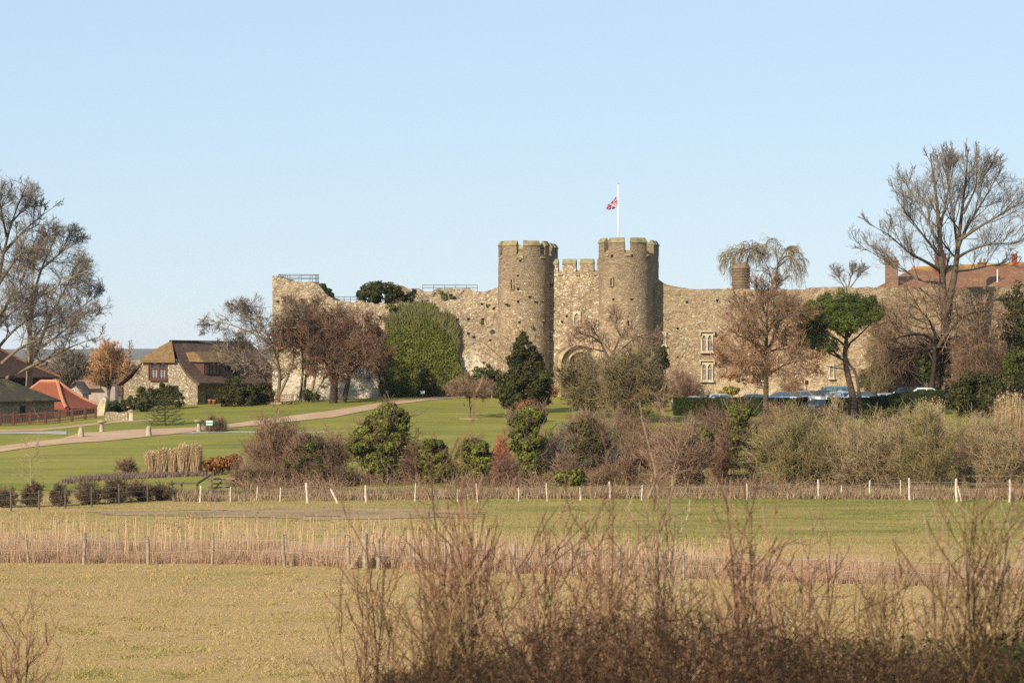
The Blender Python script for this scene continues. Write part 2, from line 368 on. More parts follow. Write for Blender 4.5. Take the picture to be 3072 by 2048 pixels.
# ================================================================ castle
STONE = [(.19, .14, .095), (.25, .18, .118), (.30, .222, .145), (.35, .265, .176), (.40, .315, .21), (.47, .385, .27), (.28, .23, .172)]
M_tower = stone_mat('tower_rubble', [tuple(min(1, c*1.1) for c in k) for k in STONE], 5.6, 1.6, (.32, .245, .16), .04, weather=(11.5, 18.5, (.20, .15, .10)))
M_curtain = stone_mat('curtain_rubble', [(k[0]*1.14, k[1]*1.19, k[2]*1.26) for k in STONE], 6.0, 1.6, (.42, .34, .23), .06, pale=(7.6, 3.0, -30, -1))
M_range = stone_mat('range_rubble', [tuple(min(1, c*1.2) for c in k) for k in STONE], 5.6, 1.8, (.34, .265, .17), .03, weather=(12, 17, (.29, .225, .14)), pale=(6.2, 1.6, -3, 60, ((.30, .22, .13), (.44, .34, .21), (.55, .45, .3))))
M_gate = stone_mat('gate_rubble', [tuple(min(1, c*1.12) for c in k) for k in STONE], 6.0, 1.5, (.32, .26, .175), .13)
M_ashlar = flat_mat('dressed_stone', (.42, .35, .24), .9, .15, ns=2.5, na=.3)
M_archst = flat_mat('arch_stone', (.34, .265, .17), .9, .15, ns=2.5, na=.35)
M_coping = flat_mat('lichened_coping', (.215, .185, .10), .95, .1, ns=1.6, na=.45)
M_dark = flat_mat('recess_shade_and_box', (.012, .011, .010), .95, .05)  # near-black paints the shade inside holes and slits; also the post box
M_oak = flat_mat('weathered_oak', (.10, .07, .045), .85, .2, ns=5)
M_iron = flat_mat('grey_painted_iron', (.10, .13, .16), .5, .4, metal=.2)
def lead_mat():
    m, nt, b = base('leaded_glass', .12, .5)
    g = nt.nodes.new('ShaderNodeNewGeometry'); s = nt.nodes.new('ShaderNodeSeparateXYZ'); nt.links.new(g.outputs['Position'], s.inputs[0])
    p = mth(nt, 'MULTIPLY', mth(nt, 'ADD', s.outputs[0], mth(nt, 'MULTIPLY', s.outputs[2], .75)), 6.5); q = mth(nt, 'MULTIPLY', mth(nt, 'SUBTRACT', s.outputs[0], mth(nt, 'MULTIPLY', s.outputs[2], .75)), 6.5)
    l = mth(nt, 'MAXIMUM', mth(nt, 'GREATER_THAN', mth(nt, 'FRACT', p), .8), mth(nt, 'GREATER_THAN', mth(nt, 'FRACT', q), .8))
    col = mix(nt, l, ramp(nt, noise(nt, coords(nt), 3.0, 2), [(.4, (.02, .022, .026)), (.65, (.07, .075, .085))]), (.34, .33, .31))
    nt.links.new(col, b.inputs['Base Color']); nt.links.new(mth(nt, 'MULTIPLY_ADD', l, .6, .12), b.inputs['Roughness']); return m
M_lead = lead_mat()
FA = math.radians(11.8); fa = np.array([math.cos(FA), -math.sin(FA)]); fb = np.array([math.sin(FA), math.cos(FA)]); TA = fa[1]/fa[0]
A3 = np.array([fa[0], fa[1], 0]); B3 = np.array([0, 0, 1.0]); N3 = np.array([-fb[0], -fb[1], 0])
def on_line(u, x0, y0, ta=TA):            # plan point under column u on the line through (x0, y0)
    k = (u-1536)/FPX; y = (y0-x0*ta)/(1-k*ta); return np.array([k*y, y])
def zof(v, Y): return EYE-(v-1065)/FPX*Y
def rubble(mb, xy, zt, zb, thick=1.8, amp=.07, res=.3, jag=.0, hole=None, closed=False, tint=.5):
    xy = np.asarray(xy, float); seg = np.linalg.norm(np.diff(xy, axis=0), axis=1); S = np.r_[0, np.cumsum(seg)]
    n = max(2, int(S[-1]/res)+1); s = np.linspace(0, S[-1], n)
    p = np.stack([np.interp(s, S, xy[:, 0]), np.interp(s, S, xy[:, 1])], -1); z1 = np.interp(s, S, np.broadcast_to(zt, len(S)))
    if jag:
        q = np.floor(s/.55+.8*vnoise(xyz(s*.7, 0, 5.5)))
        z1 = z1+jag*(hash3(q.astype(np.int64), q.astype(np.int64)*0+3, q.astype(np.int64)*0+int(xy[0, 0]*7))-.5)+jag*.5*vnoise(xyz(s*.4, 3.3, 1.7))
    z0 = np.interp(s, S, np.broadcast_to(zb, len(S)))
    d = np.gradient(p, axis=0); d /= np.linalg.norm(d, axis=1, keepdims=True); nr = np.stack([d[:, 1], -d[:, 0]], -1)
    m = max(2, int((z1.max()-z0.min())/res)+1); t = np.linspace(0, 1, m)
    Z = z0[:, None]+(z1-z0)[:, None]*t; P = np.stack([np.repeat(p[:, :1], m, 1), np.repeat(p[:, 1:], m, 1), Z], -1)
    dsp = amp*(1.2*fbm(P*.8, 3)+.9*vnoise(P*2.9))
    if closed: dsp[-1] = dsp[0]
    Fr = P.copy(); Fr[..., :2] += nr[:, None]*dsp[..., None]
    i = np.arange(n-1)[:, None]*m+np.arange(m-1); Fq = np.stack([i, i+m, i+m+1, i+1], -1).reshape(-1, 4)
    if hole is not None:
        c = P.reshape(-1, 3)[Fq].mean(1); Fq = Fq[~hole(c)]
    mb.add(Fr.reshape(-1, 3), Fq, tint)
    if closed:
        c = np.r_[Fr[:-1, -1].mean(0)]; V = np.r_[Fr[:, -1], [c]]; j = np.arange(n-1)
        mb.add(V, np.stack([j, j+1, np.full(n-1, n)], -1), tint); return
    Bk = P.copy(); Bk[..., :2] -= nr[:, None]*thick
    Bk[:, -1, 2] += .15*vnoise(xyz(s*1.1, 7, 2))*(1 if jag else 0)
    mb.add(Bk.reshape(-1, 3), np.stack([i, i+1, i+m+1, i+m], -1).reshape(-1, 4), tint)
    V = np.concatenate([Fr[:, -1], Bk[:, -1]]); j = np.arange(n-1); mb.add(V, np.stack([j, j+1, n+j+1, n+j], -1), tint)
    for e in (0, -1):
        V = np.concatenate([Fr[e], Bk[e]]); j = np.arange(m-1); q = np.stack([j, j+1, m+j+1, m+j], -1); mb.add(V, q if e == 0 else q[:, ::-1], tint)
def sweep(mb, path, sec, tint=.5, mi=0):  # section (offset outward, z) swept along a plan path, ends capped
    p = np.asarray(path, float); sec = np.asarray(sec, float); d = np.gradient(p, axis=0); d /= np.linalg.norm(d, axis=1, keepdims=True)
    nr = np.stack([d[:, 1], -d[:, 0]], -1); n = len(p); m = len(sec)
    V = np.concatenate([p[:, None]+nr[:, None]*sec[None, :, :1], np.broadcast_to(sec[None, :, 1:], (n, m, 1))], -1)
    i = np.arange(n-1)[:, None]*m; j = np.arange(m); j2 = (j+1) % m
    mb.add(V.reshape(-1, 3), np.stack([i+j, i+m+j, i+m+j2, i+j2], -1).reshape(-1, 4), tint, mi)
    tri = np.array(tessellate_polygon([[Vector((*q, 0)) for q in sec]])); mb.add(V[0], tri, tint, mi); mb.add(V[-1], tri[:, ::-1], tint, mi)
def merlon(parent, path, z0, z1, th=.55, mat=None):
    mb = MB(); c = .46
    sweep(mb, path, [(0, z0-.15), (0, z1-c), (-th, z1-c), (-th, z0-.15)])
    sweep(mb, path, [(.08, z1-c-.06), (.08, z1-c+.04), (-th*.38, z1), (-th*.62, z1), (-th-.08, z1-c+.04), (-th-.08, z1-c-.06)], .5, 1)
    return mb.build('merlon', [mat or M_tower, M_coping], parent)
def sill(parent, path, z, th=.55):
    mb = MB(); sweep(mb, path, [(.10, z-.35), (.10, z-.27), (-th*.5, z+.22), (-th-.05, z), (-th-.05, z-.35)]); return mb.build('crenel_sill', M_coping, parent)
def lancet(w, h, x=0, y=0, k=7):
    """pointed opening, width w, height h, sill centre at (x, y)"""
    r = w*.95; t0 = math.acos((r-w/2)/r); hs = h-r*math.sin(t0)
    a = np.linspace(0, t0, k); R = np.c_[w/2-r+r*np.cos(a), hs+r*np.sin(a)]
    L = np.c_[-R[::-1, 0], R[::-1, 1]]
    return np.r_[[[-w/2, 0], [w/2, 0]], R, L[1:]][:, :]+np.array([x, y])
def window(parent, O, lights, W_, H_, hood=True, y0=-.12, name='window', mat=None, A=A3, head=None):
    """stone frame plate with pointed lights; panes set back in them. O = sill centre on the wall face"""
    mat = mat or M_ashlar; Nn = np.cross(A, B3); holes = [lancet(w, h, x, y) for (x, y, w, h) in lights]
    mb = MB(); mb.plate(O+Nn*.16, A, B3, [(-W_/2, y0), (W_/2, y0), (W_/2, H_), (-W_/2, H_)], holes, .34)
    mb.box(O+Nn*.15+B3*(y0-.05), (W_+.16, .34, .14), np.stack([A, Nn, B3]))
    if hood:
        mb.box(O+Nn*.22+B3*(H_+.06), (W_+.3, .36, .12), np.stack([A, Nn, B3]))
        for sx in (-1, 1): mb.box(O+Nn*.22+A*sx*(W_/2+.09)+B3*(H_-.16), (.12, .3, .318), np.stack([A, Nn, B3]))
    f = mb.build(name, mat, parent)
    for (x, y, w, h) in lights:
        p = MB(); p.plate(O+Nn*.01, A, B3, lancet(w+.04, h+.03, x, y-.01), (), .03); p.build('pane', M_lead, f)
        t = MB(); t.box(O+Nn*.05+A*x+B3*(y+h*.68), (w+.02, .05, .07), np.stack([A, Nn, B3])); t.build('transom', mat, f)
    return f
HOLE = MB(); HOLE.box((0, 0, 0), (.16, .12, .18)); HOLE.box((0, -.03, .125), (.26, .08, .06), mi=1)  # near-black block set proud of the wall, painting a hole's inner shade
hole_proto = None
def putlog(parent, P):
    global hole_proto
    if hole_proto is None: hole_proto = HOLE.build('painted_putlog_hole', [M_dark, M_curtain]); o = hole_proto
    else: o = hole_proto.copy(); COL.objects.link(o)
    o.parent = parent; o.location = np.asarray(P)-np.array(world_loc(parent)); o.rotation_euler = (0, 0, -FA); return o

# ---- gatehouse: two D-shaped drum towers and the entrance wall between them
YL = 300.0; cL = np.array([(1572-1536)/FPX*YL, YL]); RL = 77/FPX*YL
kR = (1876-1536)/FPX; cR = on_line(1876, *cL); RR = 80/FPX*cR[1]
GZ = 4.4
gate = thing('castle_gatehouse', 'tall castle gatehouse of two round battlemented stone towers either side of an arched entrance wall', 'gatehouse', ((cL[0]+cR[0])/2, cL[1], GZ))
def dpath(c, R, D=4.6, k=40, close=True):
    th = np.linspace(-np.pi/2, np.pi/2, k); arc = c+R*(np.sin(th)[:, None]*fa-np.cos(th)[:, None]*fb)
    return np.r_[arc, [c+R*fa+D*fb, c-R*fa+D*fb, arc[0]]] if close else arc
def arcpart(c, R, d0, d1, k=9):           # part of the drum between view angles (degrees, 0 faces the camera)
    th = np.radians(np.linspace(d0, d1, k)); return c+R*np.stack([np.sin(th), -np.cos(th)], -1)
def tower(c, R, vt, vs, merl, label, holes, slits, gaps):
    zt = zof(vt, c[1]-R); zs = zof(vs, c[1]-R)
    mb = MB(); rubble(mb, dpath(c, R), zs, GZ-1, amp=.05, res=.28, closed=True)
    t = mb.build('tower', M_tower, gate, smooth_=True); t['label'] = label
    for d0, d1 in merl: merlon(t, arcpart(c, R, d0, d1), zs, zt)
    for d0, d1 in gaps: sill(t, arcpart(c, R, d0, d1, 5), zs)
    for side in (1, -1):                  # the straight flanks behind the drum, and the back
        for s0, s1 in ((1.3, 2.5), (3.2, 4.6)):
            q = [c+side*R*fa+s*fb for s in np.linspace(s0, s1, 4)]
            merlon(t, q if side == 1 else q[::-1], zs, zt-.12)
    for s0, s1 in ((-.9, -.3), (.25, .85)): merlon(t, [c+4.6*fb+R*s*fa for s in np.linspace(s1, s0, 4)], zs, zt-.2)
    for (u, v) in holes:
        k = (u-1536)/FPX; s = np.clip((k*c[1]-c[0])/R, -.97, .97); yy = c[1]-R*math.sqrt(1-s*s)
        putlog(t, (k*yy, yy-.05, zof(v, yy)))
    for (u, v0, v1) in slits:
        k = (u-1536)/FPX; s = (k*c[1]-c[0])/R; th = math.asin(s); yy = c[1]-R*math.cos(th); a = np.array([math.cos(th), math.sin(th), 0]); nn = np.array([math.sin(th), -math.cos(th), 0])
        O = np.array([k*yy, yy, 0]); sm = MB(); z0, z1 = zof(v1, yy), zof(v0, yy)
        sm.plate(O+nn*.14, a, B3, [(-.26, z0-.12), (.26, z0-.12), (.26, z1+.14), (-.26, z1+.14)], [[(-.075, z0), (.075, z0), (.075, z1), (-.075, z1)]], .3)
        sl = sm.build('arrow_slit', M_tower, t); MB().box(O+nn*.0+B3*(z0+z1)/2, (.2, .06, z1-z0+.1), np.stack([a, nn, B3])).build('opening', M_dark, sl)  # solid near-black box behind the slit paints its shaded inside
    return t
t1 = tower(cL, RL, 721, 764, [(-100, -68), (-57, -17), (-2, 39), (54, 82)], 'tower with weeds in its masonry', [(1560, 781), (1553, 826), (1553, 866), (1553, 904), (1628, 905), (1588, 890), (1606, 905), (1630, 965), (1557, 965)], [(1536, 838, 866)], [(-68, -57), (-17, -2), (39, 54)])
t2 = tower(cR, RR, 712, 757, [(-95, -54), (-41, -4), (11, 51)], 'tower carrying the flagpole', [(1835, 767), (1839, 897), (1894, 897), (1938, 897), (1893, 766)], [(1835, 836, 856), (1885, 962, 978)], [(-54, -41), (-4, 11), (51, 70)])
W0 = cL+fb*.35
wl, wr = on_line(1640, *W0), on_line(1806, *W0); zs = zof(817, 300)
AO = np.array([*on_line(1742, *W0), GZ+.3]); zspr = zof(1094, 300); AR = 62/FPX*300; 
def arch_hole(c):
    s = (c[:, :2]-AO[:2])@fa; dz = c[:, 2]-zspr
    return ((np.abs(s) < AR) & (dz <= 0)) | ((s*s+dz*dz < AR*AR) & (dz > 0))
mb = MB(); rubble(mb, [wl, wr], zs, GZ-1, 2.0, .06, .22, hole=arch_hole)
gw = mb.build('entrance_wall', M_gate, gate)
for u0, u1 in ((1642, 1674), (1687, 1728), (1739, 1781), (1791, 1806)): merlon(gw, [on_line(u, *W0) for u in np.linspace(u0, u1, 4)], zs, zof(777, 300), mat=M_gate)
for u0, u1 in ((1674, 1687), (1728, 1739), (1781, 1791)): sill(gw, [on_line(u, *W0) for u in np.linspace(u0, u1, 3)], zs)
def ring(O, r0, r1, depth, name, parent, mat, k=28):
    a = np.linspace(0, np.pi, k); base_ = GZ-O[2]
    o = np.r_[[[r1, base_]], np.c_[r1*np.cos(a), r1*np.sin(a)], [[-r1, base_]], [[-r0, base_]], np.c_[r0*np.cos(a[::-1]), r0*np.sin(a[::-1])], [[r0, base_]]]
    return MB().plate(O, A3, B3, o, (), depth).build(name, mat, parent)
AC = np.array([AO[0], AO[1], zspr])
arch = ring(AC+N3*.14, AR-.12, AR+.32, .5, 'arch', gw, M_archst)
ring(AC-N3*.5, AR-.75, AR+.02, .6, 'inner_arch', arch, M_archst)
ring(AC-N3*1.2, 0.02, AR-.5, .3, 'gate_leaf', arch, M_gate)
m_ = MB()
for x in np.linspace(-1.1, 1.1, 8): m_.box(AC-N3*.9+A3*x+B3*(math.sqrt(max(.05, (AR-.6)**2-x*x))-.25), (.13, .12, .55), np.stack([A3, N3, B3]))
m_.build('portcullis', M_oak, arch)
window(gw, np.array([*on_line(1731, *W0), zof(973, 300)]), [(0, 0, .52, 1.12)], .78, 1.3, hood=False)
for u, v in ((1686, 965), (1652, 1012), (1700, 948)): putlog(gw, [*(on_line(u, *W0)-fb*.06), zof(v, 300)])
# ---- flagpole and flag
M_white = flat_mat('white_paint', (.8, .8, .78), .4, .5, na=.05)
YF = 301.5; fx = (1855-1536)/FPX*YF
fp = thing('flagpole', 'white flagpole flying a furled red, white and blue flag above the right gatehouse tower', 'flagpole', (fx, YF, zof(750, 298)))
MB().lathe((fx, YF, 0), [(.0, zof(752, 298)), (.075, zof(752, 298)), (.06, zof(640, YF)), (.045, zof(553, YF)), (0, zof(552, YF))], 10).build('pole', M_white, fp, True)
MB().lathe((fx, YF, zof(553, YF)), [(0, 0), (.1, .02), (.1, .1), (0, .16)], 10).build('finial', flat_mat('gilt', (.5, .38, .12), .4, .5, .6), fp, True)
def flag():
    nu, nv = 44, 26; a, b = np.meshgrid(np.linspace(0, 1, nu), np.linspace(0, 1, nv), indexing='ij')
    ht, hb, ft, fbm_ = (uv(1854, 580, YF), uv(1854, 619, YF), uv(1829, 612, YF), uv(1814, 632, YF))
    P = (ht*(1-a[..., None])*(1-b[..., None])+hb*(1-a[..., None])*b[..., None]+ft*a[..., None]*(1-b[..., None])+fbm_*a[..., None]*b[..., None])
    P[..., 1] += .22*np.sin(a*9+b*5)*a; P[..., 0] += .10*np.sin(a*7-b*6)*a; P[..., 2] += -.1*np.sin(a*3.1)+.08*np.sin(b*9+a*6)*a
    x = (a-.5)*2; y = (b-.5); mid = lambda q: (q[:-1, :-1]+q[1:, 1:])/2
    x, y = mid(x), mid(y); dg = np.minimum(np.abs(y-x*.5), np.abs(y+x*.5))
    mi = np.zeros(x.shape, int); mi[dg < .12] = 1; mi[dg < .05] = 2
    mi[(np.abs(y) < .15) | (np.abs(x) < .13)] = 1; mi[(np.abs(y) < .09) | (np.abs(x) < .08)] = 2
    i = np.arange(nu-1)[:, None]*nv+np.arange(nv-1); F = np.stack([i, i+1, i+nv+1, i+nv], -1).reshape(-1, 4)
    mb = MB(); mi = mi.ravel()
    for k in range(3): mb.add(P.reshape(-1, 3), F[mi == k], .5, k)
    return mb
flag().build('flag', [flat_mat('flag_blue', (.02, .03, .13), .8, .1), flat_mat('flag_white', (.75, .73, .72), .8, .1), flat_mat('flag_red', (.45, .03, .05), .8, .1)], fp, True)

# ---- ruined corner tower and curtain wall left of the gatehouse
CL = cL-fa*RL*.8+fb*.9; TL = -.07
def line_pts(vs, x0, y0, ta, zb=None):
    p = np.array([on_line(u, x0, y0, ta) for u, v in vs]); return p, np.array([zof(v, q[1]) for (u, v), q in zip(vs, p)])
cw = thing('curtain_wall', 'long ruined rubble curtain wall running from the gatehouse to the corner tower', 'wall', (-8, 303, GZ))
p, z = line_pts([(970, 893), (985, 900), (1010, 902), (1040, 906), (1065, 905), (1125, 911), (1180, 912), (1240, 912), (1300, 906), (1380, 895), (1440, 882), (1475, 872), (1500, 860)], *CL, TL)
mb = MB(); rubble(mb, p, z, GZ-2, 2.0, .08, .3, .24); w = mb.build('wall', M_curtain, cw)
for u, v in ((1139, 951), (1174, 961), (1325, 957), (1371, 958), (1404, 957), (1447, 957), (1445, 912), (1450, 1087), (1404, 1000), (1480, 925), (1420, 1010), (1470, 1020)): putlog(w, [*(on_line(u, *CL, TL)-np.array([0, .10])), zof(v, 302)])
ct = thing('corner_tower', 'broken rubble corner tower at the far end of the castle wall, railed on top', 'tower', (-22, 305, GZ))
CT = on_line(975, *CL, TL)-np.array([0, .06])
p, z = line_pts([(817, 829), (838, 829), (850, 835), (862, 841), (880, 845), (905, 848), (925, 846), (945, 849), (960, 862), (975, 880), (990, 893), (1012, 903)], *CT, -.07)
mb = MB(); rubble(mb, p, z, GZ-2, 6.0, .08, .3, .2); ctw = mb.build('wall', M_curtain, ct)
for u, v in ((832, 905), (870, 930), (905, 900)): putlog(ctw, [*(on_line(u, *CT, -.07)-np.array([0, .10])), zof(v, 305)])
iw = thing('inner_wall', 'low broken stump of inner wall behind the curtain wall, left of the gatehouse', 'wall', (-6, 308, GZ+8))
p, z = line_pts([(1228, 880), (1237, 864), (1262, 866), (1285, 873), (1310, 868), (1345, 866), (1400, 866), (1425, 870), (1440, 876), (1490, 874)], -6, 308.5, -.05)
mb = MB(); rubble(mb, p, z, GZ+2, 2.2, .18, .3, .3); mb.build('wall', M_curtain, iw)
st_ = thing('wall_stair_block', 'small dark square block of masonry beside the round evergreen on the wall top', 'masonry block', (-10.8, 310, GZ+8))
p, z = line_pts([(1180, 857), (1208, 857), (1232, 866)], -10.8, 310, .2); mb = MB(); rubble(mb, p, z, GZ+2, 2.0, .1, .25, .1); mb.build('wall', M_tower, st_)
def railing(label, pts, posts, h, name='guard_railing'):
    """posts and two rails along a plan polyline with foot heights"""
    r = thing(name, label, 'railing', pts[0]); mb = MB()
    pts = np.asarray(pts, float)
    for a, b in zip(pts[:-1], pts[1:]):
        for f in (1.0, .55): mb.bar(a+[0, 0, h*f], b+[0, 0, h*f], .07)
    mb.build('rail', M_iron, r); S = np.r_[0, np.cumsum(np.linalg.norm(np.diff(pts, axis=0), axis=1))]
    for s in np.linspace(0, S[-1], posts):
        q = np.array([np.interp(s, S, pts[:, k]) for k in range(3)]); m = MB(); m.bar(q-[0, 0, .5], q+[0, 0, h+.02], .06); m.build('post', M_iron, r)
    return r
zc = zof(845, 306)
railing('grey iron railing round the top of the broken corner tower', [uv(836, 846, 305.5), uv(957, 847, 305.5), uv(945, 849, 310), uv(862, 850, 310), uv(836, 848, 305.5)], 15, .78)
railing('short low grey railing on the wall top between corner tower and round evergreen', [uv(995, 907, 307), uv(1032, 908, 307), uv(1070, 908, 307)], 5, .6)
railing('long grey railing along the broken inner wall left of the gatehouse', [uv(1268, 873, 310), uv(1350, 873, 310), uv(1432, 873, 310)], 6, .62)
# ---- right curtain wall with the range windows
CRr = cR+fa*RR*.9+fb*1.3
rw = thing('range_wall', 'long plain castle wall with pale stone windows right of the gatehouse', 'wall', (30, 297, GZ))
RTA = -.045
p, z = line_pts([(1945, 833), (1972, 836), (1984, 843), (1992, 850), (2012, 857), (2040, 864), (2080, 868), (2170, 866), (2290, 868), (2415, 868), (2440, 862), (2480, 861), (2550, 864), (2700, 861), (2850, 863), (2960, 860), (3140, 862)], *CRr, RTA)
mb = MB(); rubble(mb, p, z, GZ-2, 1.6, .07, .3, .09); rwm = mb.build('wall', M_range, rw)
AR3 = unit([1, RTA, 0])
def onr(u, v): q = on_line(u, *CRr, RTA); return np.array([*q, zof(v, q[1])])
window(rw, onr(1988, 1033), [(0, 0, .42, 1.08)], .74, 1.26, False, A=AR3)
for (u, v) in ((2121, 1052), (2121, 1139), (2271, 1137)): window(rw, onr(u, v), [(-.28, 0, .38, 1.55), (.28, 0, .38, 1.55)], 1.22, 1.86, A=AR3)
window(rw, onr(2495, 1131), [(0, 0, .3, 1.15)], .52, 1.3, False, A=AR3)
for u, v in ((2032, 1070), (2060, 905), (2180, 940), (2032, 985), (2150, 900)): putlog(rwm, onr(u, v)-np.array([0, .06, 0]))
# ---- manor house behind the right wall
M_tile = tile_mat('old_red_tile', (.12, .055, .032), (.195, .092, .052), (.26, .14, .075), ((.26, .16, .055), .54), 6)
M_brick = tile_mat('red_brick', (.13, .075, .05), (.22, .13, .085), (.30, .20, .135), None, 9)
M_brickr = tile_mat('dark_red_brick', (.20, .045, .030), (.26, .06, .04), (.3, .08, .05), None, 9)
mh = thing('manor_house', 'long red tiled house roof with brick chimneys rising behind the right castle wall', 'house', (42, 318, GZ))
def P3(u, v, Y): return uv(u, v, Y)
mb = MB()
rl, rr_ = P3(2735, 806, 324), P3(3230, 784, 324); el_, er = P3(2606, 866, 316), P3(3230, 880, 314)
el_[2] -= .3; bl, br_ = rl+[-4, 9, -2.6], rr_+[2, 9, -3]
mb.add([rl, rr_, er, el_, bl, br_], [[3, 2, 1, 0], [0, 1, 5, 4]]); mb.add([rl, el_, bl], [[0, 2, 1]])
mb.build('roof', M_tile, mh)
MB().bar(rl+[0, -.05, .05], rr_+[0, -.05, .05], .35, .28).build('ridge', tile_mat('ridge_lichen', (.26, .14, .05), (.36, .20, .06), (.42, .27, .09), None, 5), mh)
MB().prism([(el_[0]+.5, el_[1]+.6), (er[0], er[1]+.6), (er[0], er[1]+12), (el_[0]+.5, el_[1]+12)], GZ-1, el_[2]-.1).build('wall', M_brick, mh)
def chimney(parent, u0, u1, vt, vb, Y, mat, cap=True, d=None):
    a, b = P3(u0, vb, Y), P3(u1, vt, Y); w_ = b[0]-a[0]; c = (a+b)/2; d = d or max(.6, w_*.8); mb = MB()
    mb.box(c, (w_, d, b[2]-a[2]))
    if cap:
        mb.box((c[0], c[1], b[2]-.28), (w_+.14, d+.14, .16)); mb.box((c[0], c[1], b[2]+.05), (w_+.2, d+.2, .14))
        for k in np.linspace(-.3, .3, 2 if w_ < 1.2 else 3): mb.lathe((c[0]+k*w_, c[1], b[2]+.1), [(.14, 0), (.11, .4), (.09, .42), (0, .42)], 8)
    return mb.build('chimney', mat, parent)
chimney(mh, 2657, 2693, 784, 870, 318, M_brick); chimney(mh, 2806, 2836, 764, 880, 322, M_brickr); chimney(mh, 2937, 2957, 790, 862, 317, M_brick, d=.8); chimney(mh, 3036, 3051, 762, 800, 324, M_brickr, False)
MB().bar(P3(2992, 808, 318), P3(2992, 852, 318), .09).build('vent_pipe', M_white, mh)
cs = thing('chimney_stack', 'round ribbed brick chimney stack rising behind the castle wall under the weeping willow', 'chimney', (23, 304, 15))
mb = MB(); c = P3(2223, 868, 304); hh = 2.5; rad = .88
prof = [(rad, -4)]
for k in range(9): zz = -.3+k*hh/9; prof += [(rad, zz), (rad*1.0, zz+hh/18), (rad*1.09, zz+hh/16), (rad*1.09, zz+hh/9-.02)]
prof += [(rad*.9, hh), (.2, hh+.02), (0, hh)]
mb.lathe(c, prof, 20); M_stack = tile_mat('brown_brick', (.11, .075, .052), (.18, .125, .085), (.25, .185, .13), None, 9); mb.build('stack', M_stack, cs)
for k in range(3):
    a_ = k*2.1; MB().lathe(c+[.4*math.cos(a_), .4*math.sin(a_), hh-.1], [(.2, 0), (.16, .35), (.12, .36), (0, .3)], 10).build('chimney_pot', M_stack, cs)
# ================================================================ thatched house, barns, far houses
M_thatch = tile_mat('old_stone_roof', (.055, .034, .024), (.095, .06, .042), (.135, .09, .06), ((.19, .125, .05), .60), 4)
M_hip = tile_mat('ochre_thatch', (.10, .062, .030), (.16, .10, .046), (.22, .145, .068), None, 5)
M_housew = stone_mat('house_rubble', [(.19, .15, .105), (.26, .21, .148), (.33, .275, .2), (.39, .335, .25), (.22, .18, .13)], 6.0, 1.6, (.35, .295, .215), .05, moss=0)
M_redwood = flat_mat('red_brown_paint', (.078, .031, .023), .6, .3)
M_glass = flat_mat('window_glass', (.03, .035, .04), .08, .5, na=.5, ns=1)
M_slate = flat_mat('lead_canopy', (.30, .31, .33), .6, .3)
M_black = flat_mat('tarred_board', (.025, .022, .02), .85, .1)
HB = math.radians(33); ha = np.array([math.cos(HB), -math.sin(HB), 0]); hd = np.array([math.sin(HB), math.cos(HB), 0])
HO = uv(481, 1215, 300); HZ = float(ground(HO[0], HO[1]))-.1; HO[2] = HZ
hW, hL = 4.75, 14.0; ze, zh, zr = 6.15-HZ, 8.75-HZ, 10.4-HZ
house = thing('stone_house', 'old rubble stone house with half-hipped ochre gable end and red-framed gable window', 'house', HO)
def hp(a, d, z): return HO+ha*a+hd*d+np.array([0, 0, z])
slope = lambda a: ze+(zr-ze)*(1-abs(a)/(hW+.1))
ah = (hW+.1)*(1-(zh-ze)/(zr-ze))
gw_ = [(-hW, -1), (hW, -1), (hW, ze-.1), (3.6, ze+.62), (ah, zh-.12), (-ah, zh-.12), (-3.6, ze+.62), (-hW, ze-.1)]
wx0, wx1, wz0, wz1 = -1.15, .85, zof(1137, 297)-HZ, zof(1079, 297)-HZ
dx0, dx1 = .3, 1.75
mb = MB(); mb.plate(HO, ha, B3, gw_, [[(wx0, wz0), (wx1, wz0), (wx1, wz1), (wx0, wz1)], [(dx0, -.6), (dx1, -.6), (dx1, 1.85), (dx0, 1.85)]], .5)
# side walls and back
A_ = np.stack([ha, hd, B3])
for s in (-1, 1): mb.box(hp(s*(hW-.25), hL/2+.25, (ze-1.2)/2), (.5, hL-.5, ze+1.2-.0), A_)
mb.box(hp(0, hL-.1, (ze-1.2)/2), (2*hW-1.0, .4, ze+1.2), A_)
mb.build('wall', M_housew, house)
def curved_slope(side):                       # long roof slope with a bell-cast eave
    prof = [(0, zr), (1.2, zr-.98), (2.4, zr-2.02), (3.6, zr-3.05), (4.4, zr-3.62), (5.35, zr-4.12)]
    d0 = [1.7, .95, .1, -.38, -.42, -.45]; th = .28; mb = MB(); V = []
    for (a, z), d in zip(prof, d0):
        for dd in np.linspace(0, 1, 30):
            dpt = d+(hL+.4-d)*dd; wv = .07*vnoise(xyz(a*.8+side, dpt*.5, 2.0)); V.append(hp(side*a, dpt, z+wv-.08*math.sin(dd*np.pi)))
    V = np.array(V).reshape(6, 30, 3); i = np.arange(5)[:, None]*30+np.arange(29); F = np.stack([i, i+30, i+31, i+1], -1).reshape(-1, 4)
    U = V.reshape(-1, 3); L = U-np.array([0, 0, th]); n = len(U)
    mb.add(np.r_[U, L], np.r_[F if side > 0 else F[:, ::-1], (F[:, ::-1] if side > 0 else F)+n])
    e = np.arange(5)*30; mb.add(np.r_[U, L], np.stack([e, e+30, n+e+30, n+e], -1)); e2 = np.arange(29)+150; mb.add(np.r_[U, L], np.stack([e2, e2+1, n+e2+1, n+e2], -1))
    return mb
roof = curved_slope(1); l2 = curved_slope(-1)
for V, T, F in zip(l2.V, l2.T, l2.F4): pass
rf = roof.build('roof', M_thatch, house); l2.build('roof', M_thatch, house)
mb = MB(); T0 = hp(0, 1.75, zr+.06)
